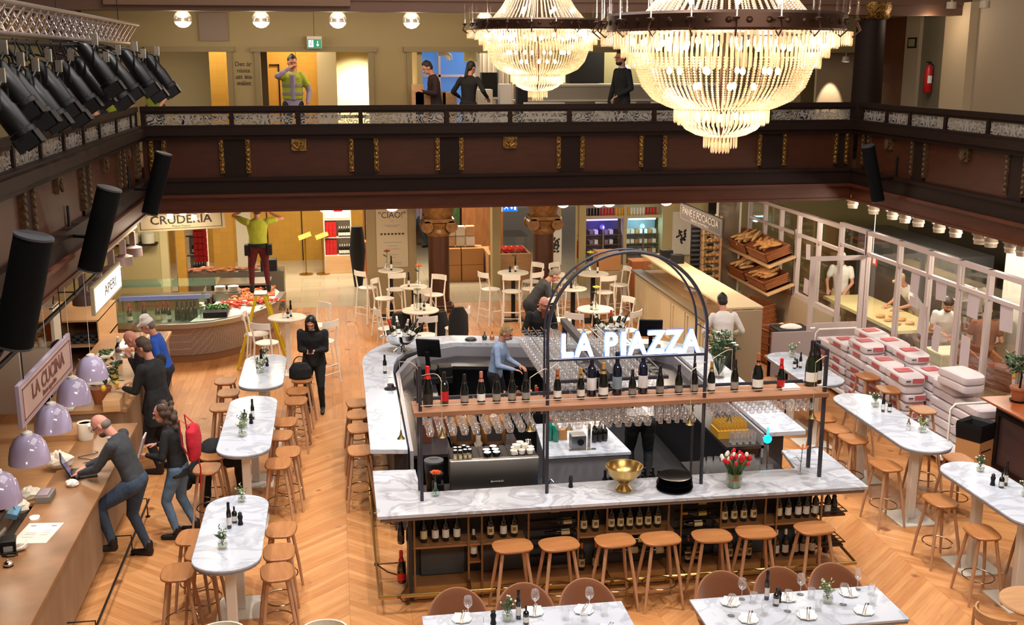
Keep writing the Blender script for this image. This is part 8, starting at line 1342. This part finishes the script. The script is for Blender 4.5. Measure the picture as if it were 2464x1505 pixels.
# -- left counter people
T_, U, JJ = person('bald bearded man in grey sweater and jeans typing on the laptop', (-2.3, 12.15, 0), 172, 1.82, 20, (34, 0), ((.12, .55, 1.04), (-.1, .55, 1.04))[::-1], ((-.12, .28, .16), (.12, -.02, 0)), grey, jean, hair=('stubble', hg), sk_=skin2, glasses=True, beard=(hcur, 0), collar=wht, build=1.15)
person('woman with curly brown hair in black top and light jeans', (-1.92, 12.75, 0), 168, 1.66, 8, (12, 15), ((-.15, .33, 1.12), (.16, .32, 1.15)), ((-.1, .06, 0), (.14, -.1, 0)), blk, ljean, hair=('curly', hcur), coatlen=.12)
o = B(); o.loft([((0, 0, 0), .13, .06, (1, 0, 0), (0, 1, 0)), ((0, .0, .2), .17, .08, (1, 0, 0), (0, 1, 0)), ((0, 0, .36), .15, .07, (1, 0, 0), (0, 1, 0)), ((0, 0, .42), .05, .04, (1, 0, 0), (0, 1, 0))]); t = thing('drawstring_backpack', 'red drawstring backpack on the back of the curly haired woman', 'backpack', (-1.72, 12.7, .98), radians(80)); q = obj('bag', o, redc, t); remesh(q, .012, .02)
for s in (-1, 1): obj('strap', B().tube([(s * .06, 0, .4), (s * .1, .12, .5), (s * .12, .1, .2), (s * .13, .0, .02)], .009, 6), redc, t)
obj('hanging_cord', B().tube([(.05, -.02, .02), (.07, -.04, -.15), (.05, -.03, -.4)], .009, 6), redc, t); q = obj('held_sheet', B().cb((0, 0, 0), (.02, .22, .3), (0, .3, 0)), D.materials['taped_sheet']); q.location = (-2.32, 12.78, 1.12); tag(q, 'white sheet held by the curly haired woman', 'paper')
person('man in long black jacket with short grey hair facing the deli', (-2.45, 15.0, 0), 160, 1.9, 8, (14, 0), ((-.15, .38, 1.12), (.15, .38, 1.12)), None, blk, blk, hair=('short', hcur), coatlen=.3, build=1.34)
person('bald man in black shirt eating from a bowl at the deli counter', (-2.7, 16.3, 0), 175, 1.76, 20, (22, 0), ((-.05, .32, 1.3), (.1, .3, 1.26)), None, blk, blk, sk_=skin2, hair=('none', None))
q = obj('food_bowl', B().lathe([(.04, 0), (.08, .04), (.075, .04), (.001, .01)], n=18), cupw); q.location = (-3.1, 16.4, 1.28); tag(q, 'white bowl held by the bald man in black', 'bowl')
person('person with white hat and royal blue shirt behind the black jacket', (-2.62, 16.9, 0), 178, 1.78, 14, (15, 0), None, None, roy, navyc, hair=('short', hg), sk_=skin2, cap=(wht, 2))
person('cook behind the counter half hidden by the cucina sign', (-4.05, 15.9, 0), -10, 1.7, 8, (15, 0), ((-.1, .35, 1.1), (.1, .3, 1.25)), None, wht, blk, hair=('short', hcur), vox=.014)
# -- floor people
person('woman with long black hair in black blazer looking at a phone', (-.42, 17.35, 0), 262, 1.66, 6, (30, 0), ((-.05, .27, 1.14), (.05, .27, 1.14)), None, blk, blk, hair=('long', hbk), coatlen=.12, collar=wht, shoe=bootm, build=1.15)
q = obj('phone', B().cb((0, 0, 0), (.07, .13, .008), (.5, 0, 0)), blackgloss); q.location = (-.46, 17.0, 1.12); tag(q, 'phone in the hands of the woman in the black blazer', 'phone')
t = thing('black_handbag', 'black handbag standing on a stool before the phone woman', 'handbag', (-.62, 16.72, .755)); q = obj('bag_body', B().loft([((0, 0, 0), .17, .08, (1, 0, 0), (0, 1, 0)), ((0, 0, .15), .17, .08, (1, 0, 0), (0, 1, 0)), ((0, 0, .24), .11, .05, (1, 0, 0), (0, 1, 0))], 16), blk, t); remesh(q, .01, .015); obj('handle', B().tube([(.1 * cos(a), 0, .22 + .12 * sin(a)) for a in [k * pi / 8 for k in range(9)]], .008, 6), black, t)
person('worker in hi-vis top and dark red trousers standing on the ladder', (-1.4, Yl, 1.385), 100, 1.62, 0, (-15, 20), ((-.22, .25, 1.62), (.28, .15, 1.55)), ((-.16, 0, 0), (.16, 0, 0)), hiv, wine, 0, ('short', hcur), build=1.15, sk_=skin)
q = obj('tool_belt', B().loft([((0, 0, 0), .18, .14, (1, 0, 0), (0, 1, 0)), ((0, 0, .07), .18, .14, (1, 0, 0), (0, 1, 0))], 18).box(-.24, -.1, -.14, -.16, .08, .05).box(.16, -.1, -.14, .24, .08, .05), blk); q.location = (-1.4, Yl, 2.22); tag(q, 'black tool belt on the ladder worker', 'tool belt')
t = thing('bundled_person', 'dark clothed person bending down beside the middle left table', 'person', (-1.62, 13.8, 0)); g = B(); g.cap((.3, 0, .62), (.0, -.1, .68), .17, .2); g.cap((0, -.1, .68), (-.22, -.2, .45), .19, .13); g.cap((-.1, -.2, .5), (-.12, -.15, .1), .08, .06); g.cap((.3, 0, .6), (.32, .05, .1), .09, .07); q = obj('dark_clothes', g, blk, t); remesh(q, .014, .02); g = B(); g.sph((-.33, -.3, .38), (.08, .09, .1)); g.cap((-.22, -.2, .45), (-.33, -.3, .38), .06, .05); q = obj('hair', g, hbk, t); remesh(q, .01)
for s in (0, .4): obj('shoe', B().cap((-.12 + s, -.2, .05), (-.14 + s, -.05, .04), .045, .035), bootm, t)
# -- bar people
person('blonde woman in pale blue shirt working behind the rear of the bar', (2.3, 16.1, 0), -25, 1.66, 10, (20, 0), ((-.12, .38, 1.05), (.14, .36, 1.05)), None, shirtb, blk, hair=('short', hbl), sk_=skin)
person('bartender in white shirt leaning behind the neon sign', (3.8, 13.3, 0), 82, 1.84, 26, (20, 0), ((-.42, .38, 1.12), (.42, .36, 1.15)), None, wht, blk, hair=('short', hb), build=1.1)
person('bald man with long ginger beard and glasses in black behind the bar', (3.3, 17.95, 0), 285, 1.72, 12, (18, 8), ((-.18, .32, 1.05), (.22, .3, 1.0)), None, blk, blk, hair=('none', None), sk_=skin2, glasses=True, beard=(hgin, .14), build=1.2)
t = thing('camera', 'black camera held by the ginger bearded man', 'camera', (3.5, 17.7, 1.15)); obj('camera_body', B().box(-.07, -.03, 0, .07, .03, .09), black, t, bevel=.01); obj('lens', B().lathe([(.035, 0), (.04, .09)], n=16, M=Matrix.Translation((0, -.02, .04)) @ Matrix.Rotation(pi / 2, 4, 'X')), blackgloss, t)
person('grey haired man in dark jacket bending over beside the second column', (3.6, 20.5, 0), 5, 1.8, 38, (25, 0), ((-.1, .55, 1.15), (.15, .52, 1.1)), None, grey, navyc, hair=('short', hg), build=1.15)
# -- bakery people
person('baker seen from behind in white shirt and black apron', (6.2, 16.9, 0), 86, 1.8, 12, (15, 0), ((-.2, .35, 1.1), (.25, .3, 1.05)), None, wht, blk, hair=('short', hb), skirt=.55)
def behind(lb, px, py, z, **k): p = G(px, py, z); return person(lb, (max(p.x, 9.55), p.y, 0), **k)
person('baker in white standing behind the open door glass', (10.1, 20.9, 0), 235, 1.76, 8, (15, 0), ((-.15, .3, .98), (.2, .32, 1.0)), None, wht, tan_, 0, ('none', None), cap=(wht, 0), vox=.014)
person('baker in beige cap leaning over the work table', (10.85, 19.2, 0), 190, 1.74, 36, (10, 0), ((-.15, .6, .98), (.15, .6, .98)), None, wht, tan_, 0, ('none', None), cap=(tan_, 1), vox=.014)
person('baker with dark bandana stirring at the mixer', (10.15, 17.05, 0), 250, 1.68, 14, (25, 0), ((-.1, .35, 1.05), (.1, .35, 1.1)), None, wht, tan_, 0, ('none', None), cap=(hb, 0), vox=.014, beard=(hb, 0))
person('person in brown shirt and blue jeans behind the glass at right', (10.2, 15.9, 0), 60, 1.74, 14, (25, 0), ((-.15, .3, 1.0), (.15, .32, 1.0)), None, brn, ljean, 0, ('short', hb), vox=.014)
# -- shop people
person('walking person in blue jeans partly hidden by the left column', (2.45, 33.2, 0), 200, 1.75, 0, (0, 0), None, ((-.1, -.2, 0), (.1, .3, 0)), lil, jean, hair=('short', hb), vox=.016)
# -- upstairs people
person('man in hi-vis vest and lilac shirt with hand at his mouth upstairs', (-.68, 20.5, 3.8), 275, 1.8, 0, (12, 10), ((-.24, .12, .92), (.05, .19, 1.53)), None, lil, navyc, hair=('short', hb), vest=1, elbow=((-.6, -.6, -.2), (.9, .1, -.6)), sk_=skin)
person('young man in dark shirt looking down upstairs before the blue window', (1.98, 21.6, 3.8), 190, 1.72, 8, (25, 0), ((-.08, .3, 1.15), (.08, .3, 1.15)), None, darkshirt, blk, hair=('short', hb), vox=.014)
person('woman in black with tied dark hair seen from behind upstairs', (2.55, 21.3, 3.8), 60, 1.7, 6, (10, -20), ((-.3, .25, 1.05), (.32, .2, 1.05)), None, blk, blk, hair=('tied', hb), vox=.014)
person('bearded man in black suit standing at the back balcony railing', (5.28, 20.3, 3.8), 200, 1.88, 0, (5, 10), ((-.15, .2, 1.0), (.22, .12, .85)), None, blk, blk, hair=('short', hb), glasses=True, beard=(hb, 0), collar=wht, coatlen=.2)
person('worker in hi-vis top behind the stage lights, right one', (-3.0, 20.2, 3.8), 250, 1.75, 18, (20, 0), ((-.25, .3, .95), (.3, .25, .95)), None, hiv, navyc, 0, ('short', hb), vox=.014); person('worker in hi-vis top behind the stage lights, left one', (-3.6, 19.5, 3.8), 280, 1.75, 22, (20, 0), ((-.25, .3, .9), (.25, .3, .9)), None, hiv, navyc, 0, ('short', hb), vox=.014)
